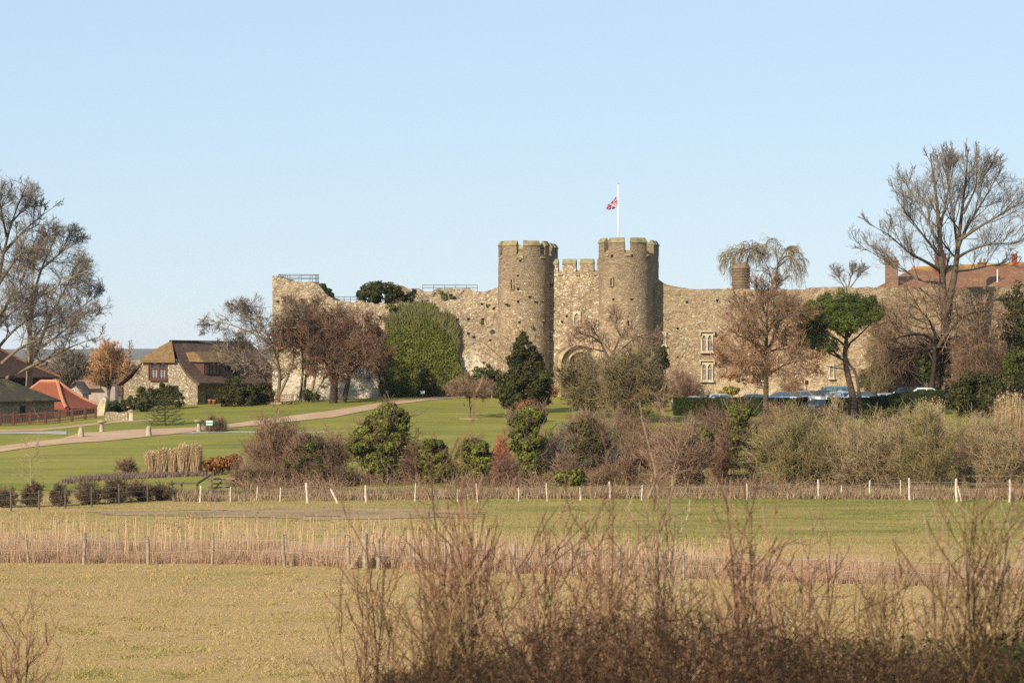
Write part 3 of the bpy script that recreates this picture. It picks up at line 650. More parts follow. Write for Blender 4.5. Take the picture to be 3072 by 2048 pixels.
V = [T0, hp(-ah-.35, -.45, zh-.2), hp(ah+.35, -.45, zh-.2)]
for j in range(8):
    pass
n_ = 9; t = np.linspace(0, 1, n_); g = np.array([[V[0]*(1-q)+(V[1]*(1-p)+V[2]*p)*q+np.array([0, 0, .12*math.sin(q*np.pi)]) for p in t] for q in t])
i = np.arange(n_-1)[:, None]*n_+np.arange(n_-1); F = np.stack([i, i+n_, i+n_+1, i+1], -1).reshape(-1, 4); U = g.reshape(-1, 3); m_ = len(U)
L_ = U-np.array([0, 0, .3])+hd*.0
mb.add(np.r_[U, L_], np.r_[F, F[:, ::-1]+m_]); e = np.arange(n_-1)+n_*(n_-1); mb.add(np.r_[U, L_], np.stack([e, m_+e, m_+e+1, e+1], -1))
hip = mb.build('gable_hip', M_hip, house)
MB().bar(hp(0, 1.6, zr+.04), hp(0, hL+.3, zr-.05), .4, .16).build('ridge', M_thatch, house)
win = MB(); win.plate(hp(0, -.1, 0), ha, B3, [(wx0-.1, wz0-.1), (wx1+.1, wz0-.1), (wx1+.1, wz1+.02), (wx0-.1, wz1+.02)],
    [[(x0, z0), (x0+.78, z0), (x0+.78, z1), (x0, z1)] for x0 in (wx0+.09, wx0+1.13) for z0, z1 in ((wz0+.08, wz0+.98), (wz0+1.12, wz1-.06))], .22)
win.box(hp((wx0+wx1)/2, -.16, wz0-.14), (2.3, .3, .1), A_); win.box(hp(wx0-.2, -.1, (wz0+wz1)/2), (.16, .16, wz1-wz0+.2), A_)
wf = win.build('window', M_redwood, house)
M_blind = flat_mat('white_blind', (.72, .70, .66), .8, .1, na=.05)
for x0 in (wx0+.48, wx0+1.52):
    for z0, z1 in ((wz0+.08, wz0+.98), (wz0+1.12, wz1-.06)):
        MB().box(hp(x0, .02, (z0+z1)/2), (.82, .04, z1-z0+.06), A_).build('pane', M_glass, wf)
    g_ = MB()
    for k in range(1, 5): g_.box(hp(x0, -.03, wz0+.08+k*.18), (.78, .04, .016), A_)
    for k in (-.2, .2): g_.box(hp(x0+k, -.035, wz0+.53), (.016, .04, .9), A_)
    g_.build('glazing_bar', M_blind, wf)
    MB().plate(hp(x0, -.02, wz1-.45), ha, B3, [(-.36, .4), (-.36, .28), (-.1, .05), (.1, .05), (.36, .28), (.36, .4)], (), .03).build('blind', M_blind, wf)
door = MB().box(hp((dx0+dx1)/2, .12, .6), (dx1-dx0, .1, 2.4), A_).build('door', M_redwood, house)
MB().box(hp((dx0+dx1)/2+.3, -.75, 2.1), (2.0, 1.5, .12), A_).build('porch_canopy', M_slate, house)
for a_ in (dx0-.1, dx1+.55): MB().bar(hp(a_, -1.4, -.3), hp(a_, -1.4, 2.05), .14).build('porch_post', M_redwood, house)
for k, dd in enumerate((3.3, 8.2)):           # dormers on the right-hand slope
    mb = MB(); z0 = ze+1.0
    mb.box(hp(3.3, dd, z0+.45), (1.4, 2.6, 1.5), A_); do = mb.build('dormer', M_redwood if k == 0 else M_black, house)
    top = zr-1.15; w0 = [hp(4.35, dd-1.65, z0+1.15), hp(4.35, dd+1.65, z0+1.15), hp(2.6, dd+1.2, top+.1), hp(2.6, dd-1.2, top+.1), hp(1.2, dd+1.0, top), hp(1.2, dd-1.0, top), hp(2.2, dd-1.6, z0+1.2), hp(2.2, dd+1.6, z0+1.2)]
    r_ = MB(); r_.add(w0, [[0, 1, 2, 3], [3, 2, 4, 5], [0, 3, 5, 6], [1, 7, 4, 2], [0, 6, 7, 1]]); r_.build('dormer_roof', M_hip if k == 0 else M_thatch, do)
    w_ = MB(); w_.box(hp(4.03, dd, z0+.5), (.06, 2.2, 1.0), A_); w_.build('pane', M_glass, do)
    f_ = MB()
    for q in np.linspace(-1.1, 1.1, 5): f_.box(hp(4.08, dd+q, z0+.5), (.06, .09, 1.05), A_)
    f_.build('window_frame', M_oak, do)
for dd in (1.9, 5.0, 9.0): MB().box(hp(hW+.02, dd, 1.0), (.08, 1.1, 1.0 if dd < 4 else 2.0), A_).build('side_window', M_glass, house)
# ---- barns at far left
M_barnw = stone_mat('barn_rubble', [(.20, .17, .13), (.26, .22, .17), (.30, .26, .2), (.34, .3, .24)], 4.5, 1.6, (.3, .26, .2), .02, moss=0)
M_mossroof = tile_mat('mossy_dark_roof', (.035, .030, .022), (.06, .052, .032), (.085, .072, .045), ((.11, .105, .030), .52), 4)
M_newtile = tile_mat('new_orange_tile', (.18, .052, .028), (.215, .066, .037), (.25, .08, .047), None, 12)
M_ridget = tile_mat('pale_ridge_tile', (.36, .15, .088), (.40, .18, .105), (.44, .21, .13), None, 5)
def hipped(label, cat, name, O, ang, W_, L_, zw, zrg, over, wallm, roofm, hipf=.5, flare=0, ridge=None, nm=None):
    """hipped building: long axis along b, near corner at O"""
    a = np.array([math.cos(ang), math.sin(ang), 0]); b = np.array([-math.sin(ang), math.cos(ang), 0]); A = np.stack([a, b, B3])
    t = thing(name, label, cat, O); c = lambda x, y, z: O+a*x+b*y+B3*z
    mb = MB(); w = .4
    for (cx, cy, sx, sy) in ((W_/2, w/2, W_, w), (W_/2, L_-w/2, W_, w), (w/2, L_/2, w, L_-2*w), (W_-w/2, L_/2, w, L_-2*w)): mb.box(c(cx, cy, zw/2-.5), (sx, sy, zw+1.0), A)
    mb.build('wall', wallm, t)
    def eave(s):
        k = 1-s; rise = (zrg-zw)*(s-flare*math.sin(s*np.pi)); m = (W_/2+over)*k
        y0 = -over+(W_/2*hipf*2+over)*s; y1 = L_+over-(W_/2*hipf*2+over)*s
        return [c(W_/2-m, y0, zw+rise), c(W_/2+m, y0, zw+rise), c(W_/2+m, y1, zw+rise), c(W_/2-m, y1, zw+rise)]
    S = np.array([eave(s) for s in np.linspace(0, 1, 9)]); n = len(S); mb = MB(); i = np.arange(n-1)[:, None]*4; j = np.arange(4); j2 = (j+1) % 4
    mb.add(S.reshape(-1, 3), np.stack([i+j, i+j2, i+4+j2, i+4+j], -1).reshape(-1, 4)); mb.add(S[0]-[0, 0, .16], [[3, 2, 1, 0]]); mb.add(np.r_[S[0], S[0]-[0, 0, .16]], [[0, 4, 5, 1], [1, 5, 6, 2], [2, 6, 7, 3], [3, 7, 4, 0]])
    r = mb.build('roof', roofm, t)
    if ridge:
        mb = MB(); P = np.stack([S[:, q] for q in range(4)]); mb.tubes(P+[0, 0, .03], np.full((4, n), .17), 6); mb.tubes(np.stack([np.linspace(S[-1, 0], S[-1, 3], 4)]), np.full((1, 4), .2), 6)
        mb.build('ridge_tile', ridge, r)
    return t, c, A
bz = zof(1256, 289)
O = uv(163, 1200, 289); O[2] = bz
tb, cb, Ab = hipped('low dark stone barn with mossy roof behind the brown paling fence', 'barn', 'stone_barn', O, math.radians(152), 7.0, 13, zof(1200, 289)-bz, 3.9, .45, M_barnw, M_mossroof, .45)
O2 = uv(199, 1250, 294); O2[2] = zof(1252, 294)
tb2, cb2, Ab2 = hipped('outbuilding with bright new orange tiled roof and swept hips', 'outbuilding', 'tiled_outbuilding', O2, math.radians(54), 4.9, 9.5, .9, 3.5, .3, M_redwood, M_newtile, .74, .13, M_ridget)
O3 = uv(158, 1250, 318); O3[2] = 2.5
tb3, cb3, Ab3 = hipped('dark red tiled barn roof half hidden behind the bare trees', 'barn', 'tiled_barn', O3, math.radians(150), 8.5, 16, 4.2, 7.4, .5, M_black, tile_mat('dark_brown_tile', (.035, .018, .013), (.06, .029, .021), (.09, .045, .03), None, 6), .5, .05, M_tile)
# window slit in the stone barn's long wall
wmid = cb(-.03, 5.0, zof(1233, 284)-bz)
a_ = Ab[0]; MB().box(wmid, (.14, .72, .95), Ab).build('window', M_black, tb)
# far farmhouse beyond the barns
FO = uv(215, 1195, 420); FO[2] = float(ground(FO[0], FO[1]))
fh = thing('far_farmhouse', 'small distant grey house with one white window beyond the orange roof', 'house', FO)
fr = lambda u, v, d=0: uv(u, v, 420)+np.array([0, d, 0])
M_fhw = flat_mat('grey_render', (.30, .25, .22), .9, .1, ns=.8, na=.25); M_fhr = tile_mat('far_brown_roof', (.18, .12, .09), (.23, .16, .12), (.28, .2, .15), None, 3)
p0, p1 = fr(196, 1200), fr(248, 1200); MB().plate(p0*[1, 1, 0]+[0, 0, FO[2]-1], np.array([1, 0, 0]), B3, [(0, 0), (p1[0]-p0[0], 0), (p1[0]-p0[0], zof(1178, 420)-FO[2]+1), ((p1[0]-p0[0])*.55, zof(1148, 420)-FO[2]+1), (0, zof(1178, 420)-FO[2]+1)], (), 6).build('wall', M_fhw, fh)
mb = MB(); r0, r1, r2 = fr(194, 1180, -.3), fr(225, 1145, -.3), fr(250, 1180, -.3); bk = np.array([0, 9, 0]); mb.add([r0, r1, r2, r0+bk, r1+bk, r2+bk], [[0, 1, 4, 3], [1, 2, 5, 4]]); mb.add(np.array([r0, r1, r2, r0+bk, r1+bk, r2+bk])-[0, 0, .25], [[3, 4, 1, 0], [4, 5, 2, 1]])
mb.build('roof', M_fhr, fh)
wf_ = MB().plate(fr(209, 1182, -.1), np.array([1, 0, 0]), B3, [(0, 0), (.68, 0), (.68, .8), (0, .8)], [[(.08, .44), (.3, .44), (.3, .72), (.08, .72)], [(.38, .44), (.6, .44), (.6, .72), (.38, .72)], [(.08, .08), (.6, .08), (.6, .36), (.08, .36)]], .12).build('window', M_white, fh)
MB().box(fr(216, 1174, -.0), (.6, .04, .7)).build('pane', M_glass, wf_)
fh2 = thing('far_cottage', 'long low distant cottage roof between the orange roof and the willow', 'house', uv(270, 1190, 440)); g2 = float(ground(-62, 440))
MB().box(uv(280, 1185, 445)*[1, 1, 0]+[0, 0, g2+1.2], (7, 4, 2.8)).build('wall', M_fhw, fh2)
q0, q1 = uv(205, 1138, 446), uv(300, 1138, 446); e0, e1 = uv(205, 1165, 442), uv(300, 1165, 442); mb = MB(); mb.add([q0, q1, e1, e0, e0+[0, 8, 0], e1+[0, 8, 0]], [[3, 2, 1, 0], [0, 1, 5, 4]]); mb.build('roof', M_fhr, fh2)

# ---- brown paling fence, gate pier, staddle stones
def post_of(parent, P, h, w, m, name='post', lean=(0, 0), k=8, jit=True):
    P = np.asarray(P, float); t = np.linspace(0, 1, 5)[:, None]; L = np.array([lean[0], lean[1], h])
    pts = P-[0, 0, .3]*(1-t)+L*t+(np.c_[.02*np.sin(t*5+P[0]*9), .02*np.cos(t*4+P[0]*5), 0*t] if jit else 0)
    mb = MB(); mb.tubes(pts[None], (np.linspace(w, w*.9, 5)*(1+.1*np.sin(np.arange(5)*2.1+P[0])))[None]/2, k); q = pts[-1]
    a = np.arange(k)*2*np.pi/k; V = np.r_[q+np.c_[np.cos(a), np.sin(a), 0*a]*w*.45, [q+[0, 0, w*.2]]]; j = np.arange(k); mb.add(V, np.stack([j, (j+1) % k, np.full(k, k)], -1))
    return mb.build(name, m, parent)
M_fence = flat_mat('brown_fence_stain', (.085, .038, .028), .8, .15, ns=4)
pf_px = [(-40, 1298, 1262), (0, 1292, 1256), (40, 1284, 1249), (90, 1277, 1245), (137, 1270, 1241), (177, 1265, 1237), (216, 1259, 1233), (255, 1254, 1229), (288, 1251, 1225)]
pfp = [uv(u, v, 276) for u, v, t in pf_px]
for q in pfp: q[2] = float(ground(q[0], q[1]))
pf = thing('paling_fence', 'red-brown wooden paling fence in front of the barns', 'fence', pfp[0])
for q in pfp: MB().box(q+[0, 0, .5], (.18, .18, 1.5)).build('post', M_fence, pf)
for a, b in zip(pfp[:-1], pfp[1:]):
    m = MB(); m.bar(a+[0, 0, 1.05], b+[0, 0, 1.05], .08, .14); m.bar(a+[0, 0, .25], b+[0, 0, .25], .06, .1)
    n = int(np.linalg.norm(b-a)/.14)
    for k in range(1, n): q = a+(b-a)*k/n; m.box(q+[0, -.02, .6], (.055, .03, .95))
    m.build('paling_panel', M_fence, pf)
gp = uv(298, 1258, 283); gp[2] = float(ground(gp[0], gp[1]))
gt = thing('stone_buttress', 'pale round-shouldered stone wall end beside the dark clipped hedge', 'wall end', gp)
MB().plate(gp+[-.3, -.3, -.3], np.array([1, 0, 0]), B3, [(0, 0), (.7, 0), (1.0, 1.9), (.75, 2.1), (.4, 1.7), (.1, 1.0)], (), 1.2).build('wall', M_ashlar, gt)
lw0 = GV(315, 1262); lw = thing('garden_wall', 'low pale rubble garden wall in front of the dark clipped hedge', 'wall', lw0)
lw1 = GV(382, 1261); mb = MB(); rubble(mb, [lw0[:2], lw1[:2]], lw0[2]+.75, lw0[2]-.5, .4, .05, .25, .08); mb.build('wall', M_housew, lw)
pr_ = GV(393, 1262); gpr = thing('gate_pier', 'short square stone gate pier with a capstone at the end of the garden wall', 'gate pier', pr_)
MB().box(pr_+[0, 0, .3], (.36, .36, 1.0)).build('shaft', M_ashlar, gpr); MB().lathe(pr_+[0, 0, .8], [(.3, 0), (.3, .1), (.15, .2), (0, .22)], 8).build('cap', M_coping, gpr)
M_stad = flat_mat('weathered_staddle', (.30, .255, .185), .95, .1, ns=5, na=.3)
def staddle(u, v, capped, label):
    P = GV(u, v); t = thing('staddle_stone', label, 'staddle stone', P, 'staddle stones along the drive'); h = .78
    MB().lathe(P, [(.30, -.15), (.28, .05), (.20, h*.85), (.17, h)] if not capped else [(.24, -.15), (.22, .05), (.14, h), (.13, h+.02)], 10).build('shaft', M_stad, t, True)
    if capped: MB().lathe(P+[0, 0, h], [(.12, -.02), (.38, .04), (.42, .12), (.3, .24), (0, .28)], 14).build('cap', M_coping, t, True)
    else: MB().lathe(P+[0, 0, h], [(.17, -.01), (.12, .07), (0, .09)], 10).build('cap', M_stad, t, True)
staddle(243, 1312, False, 'capless staddle stone on the pink gravel by the fork of the drive')
staddle(305, 1297, True, 'mushroom-capped staddle stone on the grass island inside the fork of the drive')
staddle(446, 1309, False, 'capless staddle stone at the drive edge in front of the small fir')
staddle(597, 1295, True, 'mushroom-capped staddle stone beside the bushy shrub with the green sign')

# ---- benches, pots, signs, timber edging
M_bench = flat_mat('bench_hardwood', (.16, .085, .06), .7, .2); M_bench2 = flat_mat('weathered_bench', (.27, .175, .115), .8, .2)
def bench(P, ang, L_, label, m, slats):
    """garden bench, front along -y before turning"""
    t = thing('garden_bench', label, 'bench', P); a = np.array([math.cos(ang), math.sin(ang), 0]); b = np.array([-math.sin(ang), math.cos(ang), 0]); A = np.stack([a, b, B3]); c = lambda x, y, z: P+a*x+b*y+B3*z
    mb = MB(); [mb.box(c(0, -.22+k*.11, .44), (L_, .09, .03), A) for k in range(5)]; mb.build('seat', m, t)
    mb = MB(); mb.box(c(0, .3, .95), (L_, .05, .09), A); mb.box(c(0, .27, .55), (L_, .05, .07), A)
    for x in np.linspace(-L_/2+.1, L_/2-.1, slats): mb.box(c(x, .285, .75), (.06, .03, .36), A)
    if slats < 12: mb.box(c(0, .28, .75), (L_, .03, .06), A)
    mb.build('backrest', m, t)
    for s in (-1, 1):
        for y, h in ((-.25, .64), (.3, 1.0)): MB().box(c(s*L_/2, y, h/2-.05), (.08, .07, h+.1), A).build('leg', m, t)
        MB().box(c(s*L_/2, .02, .66), (.09, .6, .05), A).build('armrest', m, t)
bench(G(853, 287), .1, 1.7, 'dark red-brown garden bench under the pale-stemmed tree on the lawn edge', M_bench, 7)
bench(G(1448, 291), -.05, 1.8, 'pale slatted bench beside the small umbrella tree near the castle', M_bench2, 15)
M_terra = flat_mat('terracotta', (.42, .15, .08), .8, .2)
def pot(u, v, h, label):
    P = GV(u, v); t = thing('flower_pot', label, 'flower pot', P, 'terracotta pots by the house'); r = h*.42
    MB().lathe(P, [(0, 0), (r*.7, 0), (r*.95, h*.8), (r*1.1, h*.82), (r*1.1, h), (r*.9, h), (r*.85, h*.85), (0, h*.83)], 14).build('pot', M_terra, t, True); return P
T_ = pot(721, 1217, .75, 'large terracotta pot in front of the dark round bush beside the house')
pot(643, 1214, .5, 'plain orange terracotta pot outside the shaded wall of the house')
pot(630, 1213, .5, 'terracotta pot of brown leaves beside the plain orange pot')
M_board = flat_mat('green_sign_board', (.02, .17, .10), .5, .4, na=.1)
def sign(P, w, h, z, label, lines, m=M_board):
    t = thing('notice_board', label, 'sign', P)
    MB().box(P+[0, .03, z/2], (.08, .06, z+.2)).build('post', M_oak, t); bd = MB().box(P+[0, 0, z+h/2], (w, .05, h)).build('board', m, t)
    for (y0, y1, f) in lines: MB().box(P+[0, -.03, z+h*(y0+y1)/2], (w*f, .02, h*(y1-y0))).build('white_band', M_white, bd)
sign(GV(628, 1300), .62, .48, .62, 'green notice board with two white bands standing in the bushy shrub by the drive', [(.62, .86, .86), (.2, .42, .8)])
sign(G(1268, 291), .42, .32, .45, 'small pale notice board on a white post before the ivy-covered wall', [(.1, .7, .92)], flat_mat('grey_sign', (.25, .3, .28), .6))
MB().add([], np.zeros((0, 4), int)); e0, e1 = GV(762, 1214), GV(874, 1212)
tag(MB().bar(e0+[0, 0, .1], e1+[0, 0, .1], .25, .22).build('timber_sleeper', M_bench2, at=e0), 'long pale timber sleeper edging the lawn below the red-brown bench', 'timber edging')
# mailbox-like dark lamp box on a post by the range wall
lp = G(2420, 292); l_ = thing('post_box', 'small dark box on a wooden post before the range wall', 'post box', lp); MB().bar(lp-[0, 0, .2], [lp[0], lp[1], zof(1155, 292)], .14).build('post', M_bench2, l_); MB().box([lp[0], lp[1]-.05, zof(1147, 292)], (.32, .3, .42)).build('box', M_dark, l_)
# ================================================================ vegetation builders
def rsmp(pts, S):
    pts = np.asarray(pts, float); L = np.r_[0, np.cumsum(np.linalg.norm(np.diff(pts, axis=0), axis=1))]; s = np.linspace(0, L[-1], S+1)
    q = np.stack([np.interp(s, L, pts[:, k]) for k in range(3)], -1)
    for _ in range(2): q[1:-1] = (q[:-2]+2*q[1:-1]+q[2:])/4
    return q
class Env:
    def __init__(s, E): s.E = [(np.asarray(c, float), np.asarray(r, float)) for c, r in E]
    def out(s, P):
        m = np.full(P.shape[:-1], 9.)
        for c, r in s.E: m = np.minimum(m, (((P-c)/r)**2).sum(-1))
        return m > 1+.45*vnoise(P*.55)+.3*vnoise(P*1.7+9)
def grow(P, R, n, t0=.3, t1=1., ang=45, av=14, ratio=.5, S=4, wob=.25, trop=.1, rr=.55, rmin=.012, env=None, fall=.3, Lmin=0, Lmax=99, taper=.35, droop=0, PL0=None):
    N, S1 = P.shape[:2]; idx = np.repeat(np.arange(N), n)
    t = t0+(t1-t0)*((np.tile(np.arange(n), N)+rng.uniform(0, 1, N*n))/n); f = t*(S1-1); i = np.minimum(f.astype(int), S1-2); fr = (f-i)[:, None]
    A = P[idx, i]; B = P[idx, i+1]; start = A+(B-A)*fr; tan = B-A; tan /= np.linalg.norm(tan, axis=1, keepdims=True)+1e-9
    rad = R[idx, i]*(1-fr[:, 0])+R[idx, i+1]*fr[:, 0]
    PL = np.linalg.norm(np.diff(P, axis=1), axis=2).sum(1)[idx]
    if PL0 is not None: PL = PL0
    else: ratio = ratio*1.45
    L = np.clip(PL*ratio*(1-fall*t)*rng.uniform(.6, 1.25, len(idx)), Lmin, Lmax)
    g = rng.normal(size=(len(idx), 3)); g -= tan*(g*tan).sum(1, keepdims=True); g /= np.linalg.norm(g, axis=1, keepdims=True)+1e-9
    a = np.radians(ang+rng.normal(0, av, len(idx)))[:, None]; d = tan*np.cos(a)+g*np.sin(a)
    Q = [start]; p = start
    for k in range(S):
        d = d+wob*rng.normal(size=d.shape)+np.array([0, 0, (trop-droop*k/S)]); d /= np.linalg.norm(d, axis=1, keepdims=True)
        stp = (L/S)[:, None]*d; q = p+stp
        if env is not None: o = env.out(q); q = np.where(o[:, None], p+stp*.62, q)
        Q.append(q); p = q
    Q = np.stack(Q, 1); r0 = np.maximum(np.minimum(rad*rr, rad*.9), rmin)
    Rr = r0[:, None]*np.linspace(1, taper, S+1)[None]; return Q, np.maximum(Rr, rmin*.75)
def lev(n, **k): k['n'] = n; return k
def woody(stems, radii, levels, env=None, S0=10, rend=.3, wob0=.0, size=None):
    """stems: polylines grown by hand; then one array of branches per level"""
    P = np.stack([rsmp(s, S0) for s in stems]); P = P+wob0*np.stack([fbm(P*.5+k*7, 2) for k in (1, 2, 3)], -1)*np.linspace(0, 1, S0+1)[None, :, None]
    R = np.asarray(radii, float)[:, None]*np.linspace(1, rend, S0+1)[None]**1.25
    out = [(P, R)]
    for n_, L in enumerate(levels):
        L = dict(L)
        if n_ == 0 and size: L['PL0'] = size
        src = L.pop('src', -1); use = [out[src]] if not isinstance(src, (list, tuple)) else [out[k] for k in src]
        Q = [grow(a, b, env=env, **L) for a, b in use]
        if len(Q) > 1:
            m = min(q[0].shape[1] for q in Q); assert all(q[0].shape[1] == m for q in Q)
            Q = [(np.concatenate([q[0] for q in Q]), np.concatenate([q[1] for q in Q]))]
        out.append(Q[0])
    return out
def wood_mesh(mb, lv, sides):
    for (P, R), k in zip(lv, sides):
        t = np.clip(rng.normal(.5, .17, len(P)), 0, 1); mb.tubes(P, R, k, t)
    return mb
def bare_tree(name, label, cat, base, stems, radii, levels, env, bark, twig, ntrunk=2, group=None, S0=10, wob0=.0, rend=.14, sides=None, leaves=None, size=None):
    t = thing(name, label, cat, base, group); 
    if size is None and env: size = float(np.mean([r[0]+r[2] for c, r in env.E]))*.64
    lv = woody(stems, radii, levels, env, S0, rend, wob0, size)
    sides = sides or [9, 6, 5]+[3]*8
    wood_mesh(MB(), lv[:ntrunk], sides[:ntrunk]).build('trunk', bark, t, True)
    wood_mesh(MB(), lv[ntrunk:], sides[ntrunk:]).build('crown', twig, t)
    if leaves:
        n, size, m, nm = leaves[:4]; src = lv[-1][0]; pick = rng.integers(0, len(src), n); q = src[pick, rng.integers(1, src.shape[1], n)]
        if len(leaves) > 4: q = q[leaves[4](q)]; n = len(q)
        MB().leaves(q+rng.normal(0, .05, (n, 3)), rng.normal(size=(n, 3))+SUN*.4, size*rng.uniform(.6, 1.3, n), rng.uniform(0, 1, n), .6).build(nm, m, t)
    return t, lv
def foliage_pts(blobs, n, clumps=26, cr=.34, shell=.55):
    """leaf positions: sub-clumps sit over each blob, leaves on the sub-clumps' outsides"""
    vol = np.array([np.prod(r)**(2/3) for c, r in blobs]); w = vol/vol.sum(); P = []; Nn = []; T = []
    for (c, r), f in zip(blobs, w):
        c = np.asarray(c, float); r = np.asarray(r, float); m = int(n*f); d = rng.normal(size=(clumps, 3)); d /= np.linalg.norm(d, axis=1, keepdims=True)
        cc = c+d*r*(shell+(1-shell)*rng.uniform(0, 1, (clumps, 1))**.6)*.86; sz = cr*rng.uniform(.6, 1.25, clumps); ct = rng.uniform(-.16, .16, clumps)
        k = rng.integers(0, clumps, m); q = rng.normal(size=(m, 3)); q /= np.linalg.norm(q, axis=1, keepdims=True)
        rad = rng.uniform(.45, 1, (m, 1))**.5
        P.append(cc[k]+q*r.mean()*sz[k][:, None]*rad*np.array([1, 1, .85])); Nn.append(q+.45*d[k]+.5*rng.normal(size=(m, 3))+[0, 0, .15]); T.append(np.clip(.45+ct[k]+rng.normal(0, .17, m), 0, 1))
    return np.concatenate(P), np.concatenate(Nn), np.concatenate(T)
def pxblob(u, v, ru, rv, Y, depth=1.0):
    s = Y/FPX; return (uv(u, v, Y), np.array([ru*s, max(ru, rv)*.85*s*depth, rv*s])*1.12)
def leafy(name, label, cat, base, blobs, n, size, m, group=None, part='foliage', stems=None, bark=None, twigs=None, clumps=26, cr=.34, asp=.65, above=None):
    t = thing(name, label, cat, base, group); P, Nn, T = foliage_pts(blobs, n, clumps, cr)
    k = P[:, 2] > ground(P[:, 0], P[:, 1])-.05; P, Nn, T = P[k], Nn[k], T[k]
    MB().leaves(P, Nn, size*rng.uniform(.6, 1.3, len(P)), T, asp).build(part, m, t)
    if stems is None: stems = [[np.asarray(base)-[0, 0, .3], (np.asarray(base)+b[0])/2+rng.normal(0, .15, 3), b[0]] for b in blobs]
    r0 = .06+.02*max(b[1][2] for b in blobs)
    lv = woody(stems, [r0]*len(stems), [lev(9, ratio=.5, ang=55, S=3, rmin=.03)], None, 6)
    wood_mesh(MB(), lv, [6, 4]).build('trunk', bark or M_bark, t)
    if twigs:                                  # bare twigs standing out of the leaves
        nt, L, tm = twigs; k = rng.integers(0, len(P), nt); ctr = np.mean([b[0] for b in blobs], axis=0)
        d = P[k]-ctr; d /= np.linalg.norm(d, axis=1, keepdims=True)+1e-6; d = d+.5*rng.normal(size=d.shape)+[0, 0, .35]; d /= np.linalg.norm(d, axis=1, keepdims=True)
        ln = L*rng.uniform(.4, 1.2, nt)[:, None]; A = P[k]-d*ln*.5; Q = np.stack([A, A+d*ln*.5+.08*rng.normal(size=d.shape), A+d*ln+.2*L*rng.normal(size=d.shape)], 1)
        l2 = [(Q, np.full((nt, 3), .014))]; l2.append(grow(*l2[0], 4, .3, 1, 45, ratio=.5, S=2, wob=.3, rmin=.009)); l2.append(grow(*l2[1], 3, .2, 1, 45, ratio=.5, S=2, wob=.3, rmin=.008))
        wood_mesh(MB(), l2, [3, 3, 3]).build('crown', tm, t)
    return t
def bare_shrub(name, label, cat, base, u0, u1, vt, m, stems=10, lv=(9, 7, 4), rad=.05, Y=None, fan=.75, group=None, tw=.010, low=.1, trop=.12, wob=.3, up=.5, trunk=False, leaves=None):
    base = np.asarray(base, float); Y = Y or base[1]; s = Y/FPX; rx = (u1-u0)/2*s; cx = ((u0+u1)/2-1536)*s; zt = EYE-(vt-1065)*s; H = zt-base[2]
    st = []; rr = []; ln = rng.uniform(-.25, .25)
    for k in range(stems):
        a = rng.uniform(0, 2*np.pi); q = fan*math.sqrt(rng.uniform(.0, 1)); h = math.sqrt(max(.05, 1-q*q))*rng.uniform(.62, 1.08)
        tip = np.array([cx+rx*q*math.cos(a)*.92+ln*rx*.4*h, Y+rx*.8*q*math.sin(a), base[2]+H*max(.22, .9*h)])
        b0 = base+np.array([rng.normal(0, .18*rx), rng.normal(0, .18*rx), -.15]); mid = b0*.5+tip*.5+np.array([0, 0, .12*H])*rng.uniform(-.3, 1.2)+rng.normal(0, .09*rx, 3)
        st.append([b0, mid, tip]); rr.append(rad*rng.uniform(.5, 1.2))
    env = None
    L = [lev(lv[0], t0=.12, t1=1, ang=46, ratio=1, S=4, wob=wob*.8, trop=trop, rmin=tw*1.6, rr=.6), lev(lv[1], t0=.15, t1=1, ang=45, ratio=.55, S=3, wob=wob, trop=trop, rmin=tw*1.2, rr=.6)]
    if len(lv) > 2 and lv[2]: L.append(lev(lv[2], t0=.15, t1=1, ang=45, ratio=.55, S=2, wob=wob, trop=trop, rmin=tw, rr=.7))
    w = woody(st, rr, L, env, 8, .25, .35, size=.50*min(H, rx*1.5)*(.7 if trunk else 1))
    t = thing(name, label, cat, base, group)
    wood_mesh(MB(), w[:1], [6]).build('stem' if stems < 2 else 'branches', m, t, True); wood_mesh(MB(), w[1:], [4, 3, 3]).build('crown', m, t)
    if leaves:
        n, size, lm = leaves; src = w[-1][0]; q = src[rng.integers(0, len(src), n), -1]
        MB().leaves(q, rng.normal(size=(n, 3))+SUN*.4, size*rng.uniform(.6, 1.3, n), rng.uniform(0, 1, n)).build('leaves', lm, t)
    return t
# ---- plant materials (tint picks the place on each ramp)
M_bark = tint_mat('grey_brown_bark', [(.2, (.06, .046, .032)), (.5, (.115, .09, .062)), (.8, (.18, .145, .10))], .9, .1, 3.0, .3, .04)
M_barkpale = tint_mat('pale_bark', [(.2, (.12, .09, .058)), (.5, (.21, .165, .105)), (.8, (.31, .25, .16))], .9, .1, 2.5, .3, .04)
M_barkdark = tint_mat('dark_bark', [(.2, (.025, .018, .013)), (.5, (.06, .042, .03)), (.8, (.11, .08, .055))], .9, .1, 3, .3, .04)
M_barkpine = tint_mat('pine_bark', [(.2, (.04, .027, .02)), (.5, (.085, .058, .043)), (.8, (.16, .115, .088))], .9, .1, 4, .4, .05)
def twigm(name, a, b, c): return tint_mat(name, [(.15, a), (.5, b), (.85, c)], .85, .12)
T_grey = twigm('grey_brown_twigs', (.085, .068, .053), (.155, .125, .097), (.24, .20, .155))
T_drab = twigm('drab_twigs', (.095, .070, .036), (.185, .140, .074), (.29, .23, .125))
T_brown = twigm('brown_twigs', (.10, .058, .038), (.185, .115, .072), (.28, .19, .12))
T_red = twigm('russet_twigs', (.085, .046, .030), (.15, .085, .056), (.22, .132, .09))
T_umber = twigm('umber_twigs', (.05, .034, .021), (.11, .076, .048), (.19, .138, .09))
T_olive = twigm('lichened_twigs', (.105, .082, .034), (.20, .158, .068), (.31, .255, .13))
